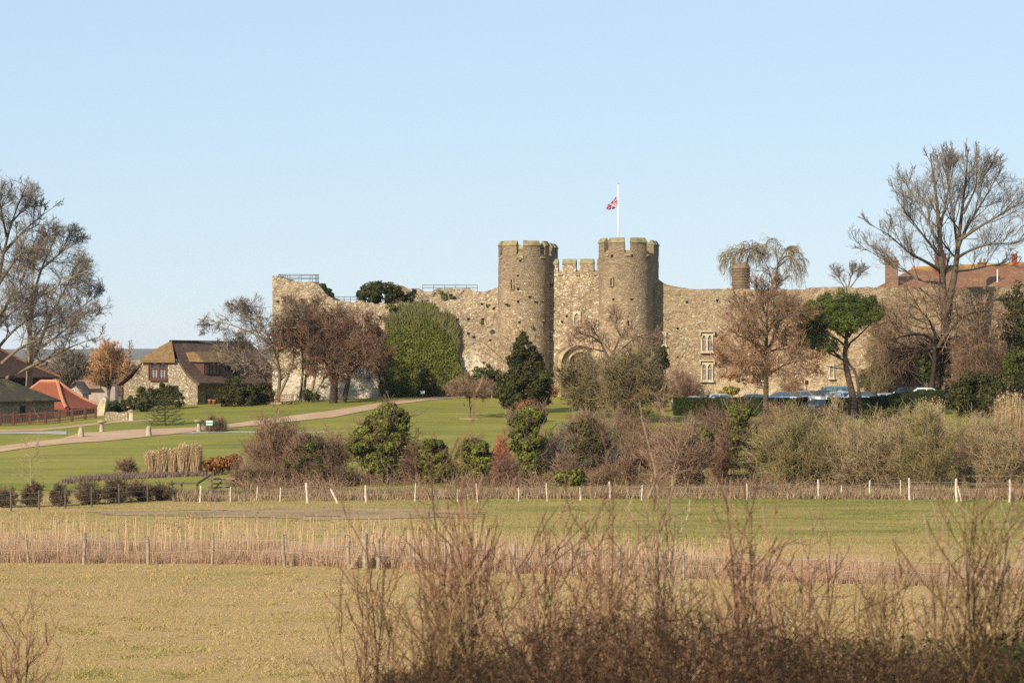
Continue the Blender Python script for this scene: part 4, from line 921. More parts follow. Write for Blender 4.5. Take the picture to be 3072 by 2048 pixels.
T_tan = twigm('tan_twigs', (.15, .105, .055), (.27, .20, .11), (.38, .30, .175))
T_dog = twigm('red_dogwood', (.20, .045, .03), (.32, .085, .055), (.40, .15, .10))
T_pink = twigm('pinkish_twigs', (.15, .088, .055), (.24, .15, .098), (.34, .235, .16))
T_orange = twigm('orange_willow', (.20, .105, .05), (.34, .19, .09), (.44, .27, .14))
def leafm(name, a, b, c, d=None, trans=.15): return tint_mat(name, [(.08, a), (.42, b), (.75, c), (.97, d or c)], .6, .07, trans=trans)
L_ivy = leafm('ivy_leaves', (.030, .036, .009), (.092, .106, .019), (.185, .195, .037), (.32, .31, .095))
L_ivyd = leafm('dark_ivy', (.020, .026, .009), (.046, .055, .015), (.085, .095, .026), (.14, .145, .05))
L_dark = leafm('dark_evergreen', (.020, .021, .007), (.042, .044, .013), (.075, .076, .022), (.115, .112, .038))
L_wall = leafm('wall_ivy', (.028, .035, .008), (.078, .088, .017), (.135, .142, .029), (.19, .185, .05))
L_fringe = leafm('ivy_pale_fringe', (.085, .088, .034), (.145, .142, .055), (.20, .19, .085))
L_pine = leafm('pine_needles', (.026, .036, .009), (.066, .085, .017), (.12, .145, .028), (.18, .20, .05))
L_yew = leafm('yew_bronze', (.030, .030, .012), (.062, .058, .020), (.10, .09, .03))
L_gold = leafm('golden_shrub', (.10, .085, .018), (.20, .165, .03), (.30, .25, .05))
L_orange = leafm('dead_oak_leaves', (.20, .075, .03), (.32, .13, .05), (.42, .20, .085), trans=.25)
L_rust = leafm('rusty_heath', (.12, .045, .02), (.22, .09, .035), (.30, .14, .06))
L_reed = leafm('dry_reeds', (.26, .165, .09), (.42, .29, .165), (.56, .42, .25), trans=.2)
L_hedge = leafm('clipped_hedge', (.014, .022, .008), (.032, .045, .014), (.06, .075, .022))
L_brown = leafm('dead_brown_leaf', (.06, .036, .022), (.12, .070, .042), (.20, .12, .072), trans=.2)
# ================================================================ the large trees
def ST(Y, *pts, y=0):       # hand-drawn stem: (u, v[, dy]) points at about Y metres
    n = len(pts); return [uv(p[0], p[1], Y+(p[2] if len(p) > 2 else 0)) for p in pts]
def EV(Y, *el, d=1.0): return Env([(uv(u, v, Y), np.array([ru, max(ru, rv)*d*1.9, rv])*1.06*Y/FPX) for u, v, ru, rv in el])
def ground_at(u, Y): return G(u, Y)
# tall tree at the right
Y = 291; b0 = G(2836, Y)
stems = [[b0-[0, 0, .4]]+ST(Y, (2836, 1060), (2838, 985), (2837, 908), (2824, 840), (2823, 740, -.5), (2818, 650, -1), (2800, 520, -1.5), (2790, 460, -1.5)),
 ST(Y, (2839, 930), (2854, 885), (2868, 813, .5), (2873, 745, 1), (2885, 640, 1), (2900, 520, .5), (2905, 452, .5)),
 ST(Y, (2872, 750), (2893, 690, 1), (2940, 620, 2), (2985, 540, 3), (3005, 505, 3)), ST(Y, (2880, 720), (2940, 678, -1), (3010, 640, -2), (3072, 600, -3), (3110, 590, -3)),
 ST(Y, (2870, 775), (2900, 752, -1), (2983, 727, -3), (3050, 735, -4), (3110, 700, -4)), ST(Y, (2823, 815), (2790, 790, -2), (2724, 760, -4), (2668, 700, -6), (2600, 670, -7)),
 ST(Y, (2824, 850), (2760, 845, 2), (2700, 800, 4), (2640, 775, 5), (2595, 745, 5)), ST(Y, (2822, 740), (2795, 690, 2), (2755, 610, 4), (2715, 545, 5)),
 ST(Y, (2820, 680), (2840, 600, -2), (2850, 520, -3), (2852, 450, -3)), ST(Y, (2823, 770), (2780, 720, -3), (2720, 640, -5), (2685, 590, -6)),
 ST(Y, (2873, 745), (2860, 650, 3), (2845, 560, 5), (2835, 480, 5)), ST(Y, (2890, 640), (2930, 560, -2), (2955, 490, -3)),
 ST(Y, (2868, 813), (2920, 810, 3), (2990, 790, 5), (3060, 800, 6))]
env = EV(Y, (2865, 612, 200, 140), (2670, 715, 112, 95), (3000, 670, 135, 120), (2850, 760, 190, 110), d=.9)
bare_tree('tall_tree', 'tallest bare tree, its broad fan of fine branches standing over the red tiled roof', 'tree', b0, stems, [.66, .40, .2, .18, .16, .2, .16, .2, .17, .18, .17, .16, .13],
 [lev(11, t0=.3, ang=34, ratio=.62, S=6, wob=.11, trop=.14, rmin=.04, rr=.5, Lmin=1.2), lev(7, t0=.15, ang=36, ratio=.5, S=4, wob=.14, trop=.12, rmin=.022, rr=.55), lev(5, t0=.2, ang=36, ratio=.5, S=3, wob=.16, trop=.1, rmin=.014), lev(3, t0=.3, ang=36, ratio=.5, S=2, wob=.16, trop=.1, rmin=.010)],
 env, M_bark, T_grey, 2)
# spreading tree below it with arching limbs
Y = 288; b1 = G(2790, Y)
stems = [[b1]+ST(Y, (2800, 1100), (2815, 1040), (2800, 1000), (2740, 1000, -2), (2690, 1010, -3), (2650, 1030, -4)), ST(Y, (2812, 1060), (2760, 1040, 2), (2700, 1050, 3), (2660, 1090, 3)),
 ST(Y, (2815, 1040), (2850, 985, -1), (2900, 940, -2), (2950, 925, -3), (2990, 935, -3)), ST(Y, (2815, 1030), (2860, 1010, 2), (2930, 1000, 3), (2990, 1040, 3)), ST(Y, (2810, 1020), (2790, 960, 1), (2760, 930, 2), (2720, 905, 2)),
 ST(Y, (2815, 1040), (2840, 980, 2), (2845, 930, 3)), ST(Y, (2740, 1000), (2700, 970, 1), (2650, 965, 1), (2620, 990, 1)), ST(Y, (2860, 1010), (2920, 1060, -2), (2960, 1110, -2))]
env = EV(Y, (2810, 990, 205, 120), d=.9)
bare_tree('spreading_tree', 'low dark spreading bare tree with arching limbs below the tallest bare tree', 'tree', b1, stems, [.32, .2, .2, .16, .17, .14, .13, .12],
 [lev(9, t0=.2, ang=50, ratio=.58, S=4, wob=.2, trop=.03, rmin=.04, Lmin=1), lev(8, t0=.2, ang=45, ratio=.55, S=3, wob=.25, trop=.02, rmin=.026), lev(6, t0=.2, ang=45, ratio=.6, S=3, wob=.25, trop=.02, rmin=.017)], env, M_barkdark, T_brown, 2)
# left-hand pair
Y = 303; b2 = G(86, Y)
stems = [[b2]+ST(Y, (87, 1120), (89, 1050), (89, 988), (93, 902, -1), (120, 810, -1), (149, 741, -1), (180, 690, -1)), ST(Y, (90, 1090), (112, 1045, 1), (135, 985, 2), (165, 920, 3), (205, 850, 4), (235, 790, 4)),
 ST(Y, (89, 1000), (70, 930, 2), (60, 850, 3), (45, 780, 3)), ST(Y, (92, 905), (150, 870, -3), (220, 830, -5), (265, 810, -6)), ST(Y, (20, 1135, -2), (97, 1097, -3), (150, 1072, -4), (200, 1045, -5), (260, 1020, -6), (325, 1005, -6)),
 ST(Y, (110, 1050), (170, 1010, -2), (230, 960, -3), (300, 930, -4)), ST(Y, (135, 985), (200, 960, 3), (270, 900, 5), (310, 880, 6)), ST(Y, (120, 810), (170, 770, 2), (215, 720, 3), (235, 700, 3)),
 ST(Y, (5, 1090, -4), (60, 1040, -5), (120, 1015, -6), (190, 990, -7)), ST(Y, (60, 850), (90, 770, -2), (110, 700, -3)), ST(Y, (-20, 1060, -3), (30, 1000, -4), (80, 960, -5), (140, 930, -5)), ST(Y, (93, 902), (100, 800, 3), (120, 730, 4), (150, 680, 4))]
env = EV(Y, (190, 735, 62, 78), (175, 850, 125, 120), (215, 965, 118, 108), (50, 860, 110, 170), (60, 1020, 140, 90), d=.9)
bare_tree('leaning_tree', 'bare pale-limbed tree leaning over the mossy barn with long low branches', 'tree', b2, stems, [.42, .28, .2, .17, .22, .17, .16, .15, .2, .14, .2, .15],
 [lev(9, t0=.25, ang=42, ratio=.58, S=4, wob=.16, trop=.06, rmin=.045, Lmin=1), lev(8, t0=.15, ang=42, ratio=.55, S=4, wob=.2, trop=.05, rmin=.028), lev(6, t0=.2, ang=42, ratio=.55, S=3, wob=.2, trop=.04, rmin=.018), lev(3, t0=.2, ang=42, ratio=.6, S=2, wob=.2, trop=.04, rmin=.010)], env, M_barkpale, T_grey, 2)
Y = 298; b3 = G(-45, Y)
stems = [[b3]+ST(Y, (-35, 1050), (-20, 930), (-5, 840), (8, 760), (30, 670), (55, 600), (75, 565)), ST(Y, (-10, 860), (30, 800, -1), (70, 745, -2), (120, 740, -2), (155, 735, -2)), ST(Y, (8, 760), (45, 720, 2), (100, 665, 3), (160, 622, 3)),
 ST(Y, (-20, 930), (-60, 820, 2), (-80, 700, 3), (-80, 600, 3)), ST(Y, (20, 710), (5, 640, -2), (-5, 580, -2)), ST(Y, (30, 670), (70, 630, 2), (100, 590, 2)), ST(Y, (-30, 980), (10, 930, -2), (40, 880, -3), (60, 800, -3)), ST(Y, (-38, 1040), (-5, 980, 2), (30, 940, 3), (90, 900, 3))]
env = EV(Y, (35, 640, 95, 95), (130, 650, 50, 45), (60, 745, 105, 40), (-60, 700, 140, 160), (0, 860, 90, 130), d=.9)
bare_tree('edge_tree', 'tall bare tree at the picture edge, its rounded top above the leaning tree', 'tree', b3, stems, [.5, .22, .2, .25, .16, .15, .2, .18],
 [lev(8, t0=.3, ang=42, ratio=.58, S=4, wob=.16, trop=.1, rmin=.045, Lmin=1), lev(8, t0=.15, ang=42, ratio=.55, S=4, wob=.2, trop=.08, rmin=.027), lev(6, t0=.2, ang=42, ratio=.55, S=3, wob=.2, trop=.08, rmin=.018), lev(3, t0=.2, ang=42, ratio=.6, S=2, wob=.2, trop=.08, rmin=.010)], env, M_bark, T_grey, 2)
# three crooked trees in front of the curtain wall
Y = 289; b4 = G(833, Y)
stems = [[b4-[0, 0, .3]]+ST(Y, (838, 1160), (842, 1110), (832, 1070), (815, 1030), (790, 980, -1), (770, 940, -1)), ST(Y, (836, 1185), (855, 1150), (872, 1110), (885, 1060, 1), (900, 1000, 2), (905, 950, 2)),
 [G(808, Y+1)]+ST(Y, (795, 1135), (775, 1110), (750, 1104), (735, 1102)), ST(Y, (832, 1070), (840, 1000, -2), (860, 950, -3), (880, 915, -3)), ST(Y, (815, 1030), (760, 1000, 2), (700, 975, 2), (650, 960, 2), (610, 985, 2)),
 ST(Y, (842, 1110), (800, 1060, 3), (740, 1040, 4), (680, 1040, 4)), ST(Y, (770, 1110), (720, 1075, 2), (660, 1060, 3)), ST(Y, (790, 980), (740, 940, 1), (700, 925, 1))]
env = EV(Y, (790, 1000, 100, 95), (700, 985, 110, 72), (860, 960, 80, 70), (720, 1060, 90, 40), d=.9)
bare_tree('hawthorn_tree', 'crooked tree with pale bending stems and sparse twigs beside the red-brown bench', 'tree', b4, stems, [.22, .18, .13, .14, .14, .12, .1, .12],
 [lev(13, t0=.2, ang=50, ratio=.58, S=4, wob=.25, trop=.04, rmin=.04, Lmin=.9), lev(8, t0=.2, ang=48, ratio=.55, S=3, wob=.3, trop=.04, rmin=.025), lev(7, t0=.2, ang=48, ratio=.6, S=3, wob=.3, trop=.03, rmin=.016)], env, M_barkpale, T_grey, 2, leaves=(4200, .055, L_brown, 'leaves'))
Y = 291; b5 = G(915, Y)
stems = [[G(900, Y)]+ST(Y, (905, 1150), (912, 1100), (905, 1040), (890, 980), (870, 920)), [G(925, Y)]+ST(Y, (940, 1150), (955, 1100), (950, 1040), (945, 970), (940, 915)), [G(912, Y)]+ST(Y, (915, 1130), (930, 1060), (980, 1000, -2), (1010, 950, -2)),
 [G(930, Y+.5)]+ST(Y, (955, 1160), (985, 1120), (1020, 1070), (1040, 1020)), ST(Y, (905, 1040), (870, 1010, -3), (840, 985, -3)), ST(Y, (950, 1050), (920, 990, 3), (900, 930, 3)), ST(Y, (930, 1060), (900, 1010, -4), (860, 950, -4))]
env = EV(Y, (930, 1000, 125, 105), (1000, 1000, 90, 80), (880, 970, 90, 75), d=.95)
bare_tree('many_stemmed_tree', 'dense brown-twigged tree on several pale stems in front of the castle wall', 'tree', b5, stems, [.16, .17, .15, .15, .12, .12, .12],
 [lev(15, t0=.25, ang=50, ratio=.58, S=4, wob=.25, trop=.04, rmin=.038, Lmin=.9), lev(9, t0=.2, ang=48, ratio=.55, S=3, wob=.3, trop=.04, rmin=.025), lev(8, t0=.2, ang=48, ratio=.6, S=3, wob=.3, trop=.03, rmin=.017)], env, M_barkpale, T_red, 2, leaves=(17000, .055, L_brown, 'leaves'))
Y = 287; b6 = G(1015, Y)
stems = [[G(1000, Y)]+ST(Y, (1002, 1160), (1005, 1120), (1010, 1060), (1000, 1000), (985, 950)), [G(1030, Y)]+ST(Y, (1040, 1165), (1052, 1120), (1050, 1070), (1060, 1010), (1050, 960)), ST(Y, (1010, 1090), (1060, 1060, -2), (1110, 1040, -3), (1150, 1060, -3)),
 ST(Y, (1052, 1120), (1090, 1080, 2), (1130, 1070, 3), (1160, 1090, 3)), ST(Y, (1005, 1120), (970, 1080, -3), (930, 1050, -4)), ST(Y, (1050, 1070), (1020, 1030, 3), (970, 1000, 4)), ST(Y, (1060, 1020), (1100, 990, -1), (1130, 1000, -1))]
env = EV(Y, (1030, 1030, 135, 95), (1080, 1075, 88, 68), (1010, 1090, 110, 50), d=.95)
bare_tree('russet_tree', 'dense russet-twigged tree on two dark trunks before the pale base of the castle wall', 'tree', b6, stems, [.42, .3, .2, .17, .16, .15, .14],
 [lev(15, t0=.25, ang=50, ratio=.58, S=4, wob=.25, trop=.01, rmin=.038, Lmin=.9), lev(9, t0=.2, ang=48, ratio=.55, S=3, wob=.3, trop=0, rmin=.025), lev(8, t0=.2, ang=48, ratio=.6, S=3, wob=.3, trop=0, rmin=.017)], env, M_barkdark, T_red, 2, leaves=(24000, .055, L_brown, 'leaves'))
# weeping tree behind the range wall
Y = 312; b7 = G(2330, Y)
stems = [[b7]+ST(Y, (2335, 980), (2322, 850), (2310, 800), (2290, 760), (2270, 740)), ST(Y, (2322, 850), (2335, 795, 1), (2330, 760, 1), (2310, 742, 1)), ST(Y, (2335, 800), (2370, 770, -1), (2395, 790, -1)), ST(Y, (2295, 765), (2250, 742, -2), (2215, 760, -2)), ST(Y, (2240, 800), (2245, 765), (2265, 738)), ST(Y, (2335, 790), (2360, 740, 2), (2385, 760, 2)), ST(Y, (2260, 742), (2200, 765, 1), (2178, 785, 1))]
lvl = [lev(9, t0=.35, ang=50, ratio=.5, S=5, wob=.2, trop=.1, droop=.55, rmin=.03, Lmin=1.2, Lmax=2.2), lev(10, t0=.2, ang=40, ratio=.9, S=6, wob=.12, trop=-.22, droop=.3, rmin=.019, Lmin=1.0, Lmax=2.6), lev(3, t0=.2, ang=30, ratio=.5, S=3, wob=.1, trop=-.4, rmin=.013)]
env = EV(Y, (2290, 815, 118, 88), d=.9)
bare_tree('weeping_tree', 'bare weeping tree with hanging twigs rising above the right castle wall', 'tree', b7, stems, [.3, .16, .12, .12, .12, .1, .1], lvl, env, M_bark, T_drab, 2)
# tree with clinging orange leaves in front of the range wall
Y = 263; b8 = G(2297, Y)
stems = [[b8-[0, 0, .3]]+ST(Y, (2298, 1180), (2299, 1100), (2300, 1010), (2300, 940), (2305, 870), (2310, 820)), ST(Y, (2300, 1060), (2325, 1000, 1), (2350, 940, 2), (2375, 900, 2)), ST(Y, (2300, 1000), (2330, 960, -2), (2390, 930, -3), (2420, 940, -3)), ST(Y, (2300, 1080), (2270, 1035, -2), (2230, 1000, -3), (2190, 985, -3)),
 ST(Y, (2299, 1140), (2250, 1115, 2), (2210, 1090, 3), (2165, 1080, 3)), ST(Y, (2299, 1130), (2340, 1100, -2), (2390, 1080, -3), (2430, 1085, -3)), ST(Y, (2300, 1010), (2260, 970, 3), (2220, 920, 4), (2200, 880, 4)), ST(Y, (2300, 950), (2280, 900, -2), (2260, 850, -3)), ST(Y, (2302, 900), (2335, 860, 2), (2350, 830, 2)),
 ST(Y, (2299, 1100), (2260, 1090, -4), (2230, 1110, -5), (2180, 1120, -5)), ST(Y, (2299, 1060), (2345, 1040, 3), (2400, 1020, 4))]
env = EV(Y, (2298, 985, 125, 122), (2295, 1070, 145, 75), d=.9)
bare_tree('oak_tree', 'mostly bare tree keeping dead orange leaves on lower branches before the car hedge', 'tree', b8, stems, [.3, .15, .14, .14, .13, .13, .13, .12, .1, .11, .11],
 [lev(14, t0=.2, ang=42, ratio=.58, S=4, wob=.18, trop=.08, rmin=.035, Lmin=.8), lev(8, t0=.2, ang=42, ratio=.55, S=3, wob=.22, trop=.08, rmin=.022), lev(7, t0=.2, ang=42, ratio=.6, S=3, wob=.22, trop=.06, rmin=.014)], env, M_bark, T_brown, 2,
 leaves=(15000, .075, L_orange, 'leaves', lambda q: rng.uniform(0, 1, len(q)) < np.clip((zof(900, 263)-q[:, 2])/3.2+.35*fbm(q*.5, 2), 0.03, 1)))
# small far bare tree behind the wall
Y = 330; b9 = G(2545, Y)
stems = [[b9]+ST(Y, (2545, 900), (2545, 860), (2548, 800)), ST(Y, (2545, 880), (2520, 840), (2505, 815)), ST(Y, (2545, 870), (2575, 830), (2590, 810)), ST(Y, (2545, 860), (2560, 810))]
bare_tree('small_bare_tree', 'small round bare tree showing just above the wall left of the tiled roof', 'tree', b9, stems, [.2, .1, .1, .08], [lev(8, t0=.4, ang=35, ratio=.55, S=4, wob=.15, trop=.12, rmin=.03), lev(7, t0=.2, ang=35, ratio=.5, S=3, wob=.2, trop=.1, rmin=.02), lev(4, t0=.2, ang=35, ratio=.6, S=2, rmin=.014)], EV(Y, (2545, 850, 62, 65)), M_bark, T_grey, 2)
# umbrella pine
Y = 266; bp = G(2566, Y)
pine = thing('umbrella_pine', 'tall umbrella pine with two leaning trunks and a dense rounded green head', 'tree', bp)
stems = [[bp-[0, 0, .3]]+ST(Y, (2562, 1200), (2550, 1140), (2535, 1100), (2525, 1070), (2540, 1030), (2548, 1000), (2540, 960), (2530, 920)), [G(2582, Y)]+ST(Y, (2578, 1190), (2572, 1120), (2560, 1092), (2530, 1078), (2500, 1065), (2480, 1055)), ST(Y, (2546, 1010), (2570, 970, -1), (2600, 950, -1)), ST(Y, (2548, 1005), (2510, 960, 1), (2470, 930, 2)), ST(Y, (2540, 960), (2560, 920, 2), (2590, 910, 3)), ST(Y, (2520, 1070), (2480, 1040, -2), (2455, 1020, -2))]
lv = woody(stems, [.36, .2, .14, .15, .13, .11], [lev(7, t0=.55, ang=45, ratio=.3, S=4, rmin=.04)], None, 10, .45); wood_mesh(MB(), lv, [9, 5]).build('trunk', M_barkpine, pine, True)
bl = [pxblob(u, v, a, b, Y+d, .9) for u, v, a, b, d in ((2520, 905, 78, 34, 0), (2470, 935, 62, 40, -1), (2575, 915, 62, 36, 1), (2600, 950, 40, 24, -1), (2510, 945, 80, 42, 0), (2450, 1000, 42, 40, 1), (2475, 1035, 45, 30, -1), (2540, 965, 60, 34, -2), (2425, 940, 34, 28, 0), (2618, 935, 34, 28, 1), (2440, 975, 44, 34, 1), (2430, 1015, 34, 30, 0))]
P, Nn, T = foliage_pts(bl, 66000, 34, .31); MB().leaves(P, Nn+[0, 0, .5], .085*rng.uniform(.6, 1.4, len(P)), T, .35).build('crown', L_pine, pine)
def edge_pine(u, v, blobs, label):
    b = G(u, 275); t = thing('pine_tree', label, 'tree', b); P, Nn, T = foliage_pts([pxblob(*q, 275) for q in blobs], 9000, 22, .34); MB().leaves(P, Nn+[0, 0, .5], .10, T, .35).build('crown', L_pine, t)
    lv = woody([[b, uv(u-6, (v+1160)/2, 275), uv(u, v, 275)]], [.16], [lev(8, t0=.4, ang=55, ratio=.3, rmin=.03)], None, 8); wood_mesh(MB(), lv, [7, 4]).build('trunk', M_barkpine, t)
edge_pine(3060, 1085, [(3055, 1085, 50, 40), (3085, 1100, 40, 40), (3035, 1105, 25, 22)], 'lower bright green pine clump half cut off by the picture edge')
edge_pine(3082, 980, [(3084, 985, 18, 40), (3100, 1000, 30, 40)], 'upper narrow pine clump at the very picture edge')
# gatehouse trees: pinkish fork-trunked tree and two broad olive-brown ones before it
Y = 284; b10 = G(1828, Y)
stems = [[b10]+ST(Y, (1828, 1110), (1832, 1070), (1850, 1035), (1862, 1010), (1880, 980), (1885, 960)), ST(Y, (1828, 1078), (1812, 1050), (1800, 1020), (1780, 990), (1770, 965)), ST(Y, (1862, 1010), (1845, 975, 1), (1825, 945, 2)), ST(Y, (1805, 1030), (1770, 1005, -1), (1730, 1000, -2)), ST(Y, (1828, 1090), (1880, 1030, 2), (1930, 1000, 2), (1960, 1000, 2), (2000, 1010, 2)), ST(Y, (1815, 1055), (1775, 1045, 2), (1700, 1030, 3))]
bare_tree('forked_tree', 'bare fork-trunked tree with pinkish twigs in front of the right gatehouse tower', 'tree', b10, stems, [.22, .15, .1, .1, .1, .09], [lev(9, t0=.35, ang=45, ratio=.58, S=4, wob=.25, trop=.05, rmin=.035, Lmin=.7), lev(8, t0=.2, ang=45, ratio=.55, S=3, wob=.25, trop=.05, rmin=.022), lev(6, t0=.2, ang=45, ratio=.6, S=3, wob=.25, rmin=.014)],
 EV(Y, (1860, 955, 70, 48), (1770, 1000, 75, 45), (1930, 1030, 80, 42), (1840, 1040, 140, 55)), M_barkdark, T_pink, 2)
def olive(Y, ub, u0, u1, vt, vb, label, extra, nl):
    b = G(ub, Y); c = (u0+u1)/2; H = vb-vt; st = []
    for k in range(15):
        q = rng.uniform(-.95, .95); st.append([b-[0, 0, .2]]+ST(Y, (ub+(c-ub)*.3+q*(u1-u0)*.12, vb-H*.1), (c+q*(u1-u0)*.40, vb-H*.5, rng.uniform(-2, 2)), (c+q*(u1-u0)*.52, vt+H*(.05+.55*q*q+rng.uniform(0, .15)), rng.uniform(-3, 3))))
    bare_tree('broad_bare_tree', label, 'tree', b, st, list(rng.uniform(.06, .13, 15)), [lev(11, t0=.2, ang=48, ratio=.55, S=4, wob=.25, trop=.03, rmin=.035, Lmin=.8), lev(9, t0=.15, ang=48, ratio=.55, S=3, wob=.3, trop=.03, rmin=.022), lev(6, t0=.2, ang=48, ratio=.6, S=3, wob=.3, trop=.02, rmin=.014)],
     EV(Y, (c, (vt+vb)/2-H*.04, (u1-u0)/2, H*.46), *extra, d=.8), M_bark, T_drab, 1, leaves=(nl, .085, L_yew, 'leaves'))
olive(262, 1765, 1660, 1850, 1062, 1255, 'broad olive-brown bare tree hiding the castle arch', [(1740, 1120, 70, 60)], 4200)
olive(258, 1845, 1775, 2010, 1045, 1285, 'broad olive-brown bare tree at the foot of the right gatehouse tower', [(1900, 1110, 80, 70)], 1500)
# standard tree on the lawn
P = GV(1410, 1256); Y = P[1]
stems = [[P-[0, 0, .2]]+ST(Y, (1409, 1220), (1408, 1190), (1405, 1165), (1400, 1140))]+[ST(Y, (1408, 1195), (1408+dx*.5, 1172+abs(dx)*.06, dy), (1408+dx, 1150+abs(dx)*.25, dy*2)) for dx, dy in ((-62, .3), (-40, -.8), (55, .4), (35, -.9), (-20, 1), (20, 1.2), (65, -.2), (0, -1.3))]
bare_tree('umbrella_tree', 'little umbrella-headed standard tree standing alone on the striped lawn', 'tree', P, stems, [.10]+[.045]*8, [lev(9, t0=.2, ang=40, ratio=.55, S=4, wob=.2, trop=.04, rmin=.02), lev(8, t0=.2, ang=40, ratio=.55, S=3, wob=.25, trop=0, droop=.1, rmin=.014), lev(4, t0=.2, ang=40, ratio=.6, S=2, rmin=.010)], EV(Y, (1405, 1160, 72, 40), d=1), M_bark, T_brown, 1)
MB().lathe(P+[0, 0, -.25], [(1.15, .2), (.9, .32), (0, .36)], 20).build('planting_circle', M_soil)
structure(bpy.data.objects['planting_circle'])
# pale sapling on the left lawn
P = GV(92, 1478); Y = P[1]
stems = [[P-[0, 0, .2]]+ST(Y, (91, 1430), (93, 1380), (95, 1320))]+[ST(Y, (92, v), (92+dx*.5, v-8, .3), (92+dx, v-22, .4)) for v, dx in ((1440, -45), (1425, 40), (1400, -35), (1395, 45), (1375, 30), (1370, -28), (1350, 24), (1345, -20))]
bare_tree('sapling', 'slender pale bare sapling on the lawn at far left', 'tree', P, stems, [.05]+[.018]*8, [lev(7, t0=.2, ang=40, ratio=.4, S=3, wob=.15, trop=.1, rmin=.010), lev(4, t0=.3, ang=40, ratio=.5, S=2, rmin=.007)], None, M_barkpale, T_tan, 1)
# small fir with whorled branches
P = GV(495, 1276); Y = P[1]; fir = thing('small_fir', 'small dark fir with whorled branches on the lawn in front of the stone house', 'tree', P)
H = zof(1162, Y)-P[2]; MB().tubes(np.array([[P-[0, 0, .2], P+[0, 0, H*.5], P+[0, 0, H]]]), np.array([[.09, .05, .012]]), 7).build('trunk', M_bark, fir)
mb = MB(); mt = MB()
for w in np.linspace(.05, .98, 13):
    n = 7; L = (1-w)**.85*2.05+.14
    for a in np.arange(n)*2*np.pi/n+rng.uniform(0, 6): 
        d = np.array([math.cos(a), math.sin(a), 0]); s = P+[0, 0, H*w]; e = s+d*L*rng.uniform(.8, 1.1)+[0, 0, .16*L-.10]; m_ = (s+e)/2+[0, 0, -.10*L]
        mt.tubes(np.array([[s, m_, e]]), np.array([[.022, .018, .01]]), 4)
        k = int(60*L)+14; q = rng.uniform(.1, 1, k)[:, None]; pts = np.where(q < .5, s+(m_-s)*q*2, m_+(e-m_)*(q*2-1)); pts = pts+rng.normal(0, .028, (k, 3)); mb.leaves(pts, rng.normal(size=(k, 3))+[0, 0, .8], .05, np.clip(rng.normal(.45, .2, k), 0, 1), .3)
mb.build('crown', L_pine, fir); mt.build('branches', M_bark, fir)
# distant trees between barns and house
def far_bare(label, name, u, Y, u0, u1, vt, twig, n=9, dens=(9, 8, 5), tw=.03, extra=()):
    b = G(u, Y); vb = 1065+(EYE-b[2])/Y*FPX; c = (u0+u1)/2; H = vb-vt
    st = [[b]+ST(Y, (u+(c-u)*.3, vb-H*.3), (c+q*(u1-u0)*.3, vb-H*.6, rng.uniform(-3, 3)), (c+q*(u1-u0)*.42, vt+H*(.05+.35*q*q), rng.uniform(-3, 3))) for q in np.linspace(-.95, .95, n)]
    bare_tree(name, label, 'tree', b, st, [.2]*n, [lev(dens[0], t0=.3, ang=40, ratio=.55, S=4, wob=.2, trop=.05, rmin=tw*2), lev(dens[1], t0=.2, ang=42, ratio=.55, S=3, wob=.25, trop=.0, rmin=tw*1.3), lev(dens[2], t0=.2, ang=42, ratio=.6, S=2, rmin=tw)], EV(Y, (c, vb-H*.52, (u1-u0)/2, H*.50), *extra), M_bark, twig, 1)
far_bare('broad orange-twigged willow between the orange roof and the stone house', 'willow_tree', 325, 430, 262, 392, 1038, T_orange, 10, (10, 9, 6))
far_bare('grey bare tree behind the orange tiled outbuilding', 'grey_tree', 200, 400, 150, 262, 1045, T_grey, 9)
far_bare('second orange willow, lower, beside the corner of the stone house', 'willow_tree', 365, 455, 322, 412, 1085, T_orange, 8)
b = G(389, 520); la = thing('larch_tree', 'slim pointed bare larch standing behind the orange willows', 'tree', b); Hh = zof(1020, 520)-b[2]
MB().tubes(np.array([[b, b+[0, 0, Hh*.6], b+[0, 0, Hh]]]), np.array([[.25, .15, .04]]), 6).build('trunk', M_bark, la)
lv = woody([[b, b+[0, 0, Hh]]], [.2], [lev(60, t0=.3, t1=.98, ang=68, ratio=.17, fall=.85, S=3, rmin=.05, wob=.1), lev(7, ratio=.4, ang=45, S=2, rmin=.03)], None, 10); wood_mesh(MB(), lv[1:], [3, 3]).build('crown', T_pink, la)
# far wood along the plain: one mass
mb = MB()
fx_ = np.concatenate([rng.uniform(-160, -70, 260), rng.uniform(-90, -40, 160)]); fy = np.concatenate([rng.uniform(640, 1000, 260), rng.uniform(560, 720, 160)])
for x, y in zip(fx_, fy):
    x = x*y/500; h = rng.uniform(4.5, 7.5); k = 60; q = rng.normal(size=(k, 3)); q /= np.linalg.norm(q, axis=1, keepdims=True)
    mb.leaves(np.array([x, y, float(ground(x, y))+h*.55])+q*[h*.42, h*.42, h*.45], q+rng.normal(0, .4, (k, 3)), .8, np.clip(rng.normal(.4, .2, k), 0, 1), .6)
stuff(mb.build('far_wood', tint_mat('far_wood_twigs', [(.1, (.06, .05, .04)), (.5, (.13, .10, .075)), (.9, (.20, .15, .10))], .95, .05)), 'far belt of bare brown woodland on the plain behind the houses', 'woodland')
M_hill = grass_mat('far_hill', [(.1, (.05, .055, .035)), (.5, (.09, .085, .05)), (.9, (.14, .12, .07))])
hx = np.linspace(-2600, 2600, 60); hyy = np.linspace(5200, 9000, 12); X, Y_ = np.meshgrid(hx, hyy); hz = (25+12*fbm(xyz(X*.0012, Y_*.001, 2), 3))*np.sin(np.clip((Y_-5200)/2600, 0, 1)*np.pi/2)-3
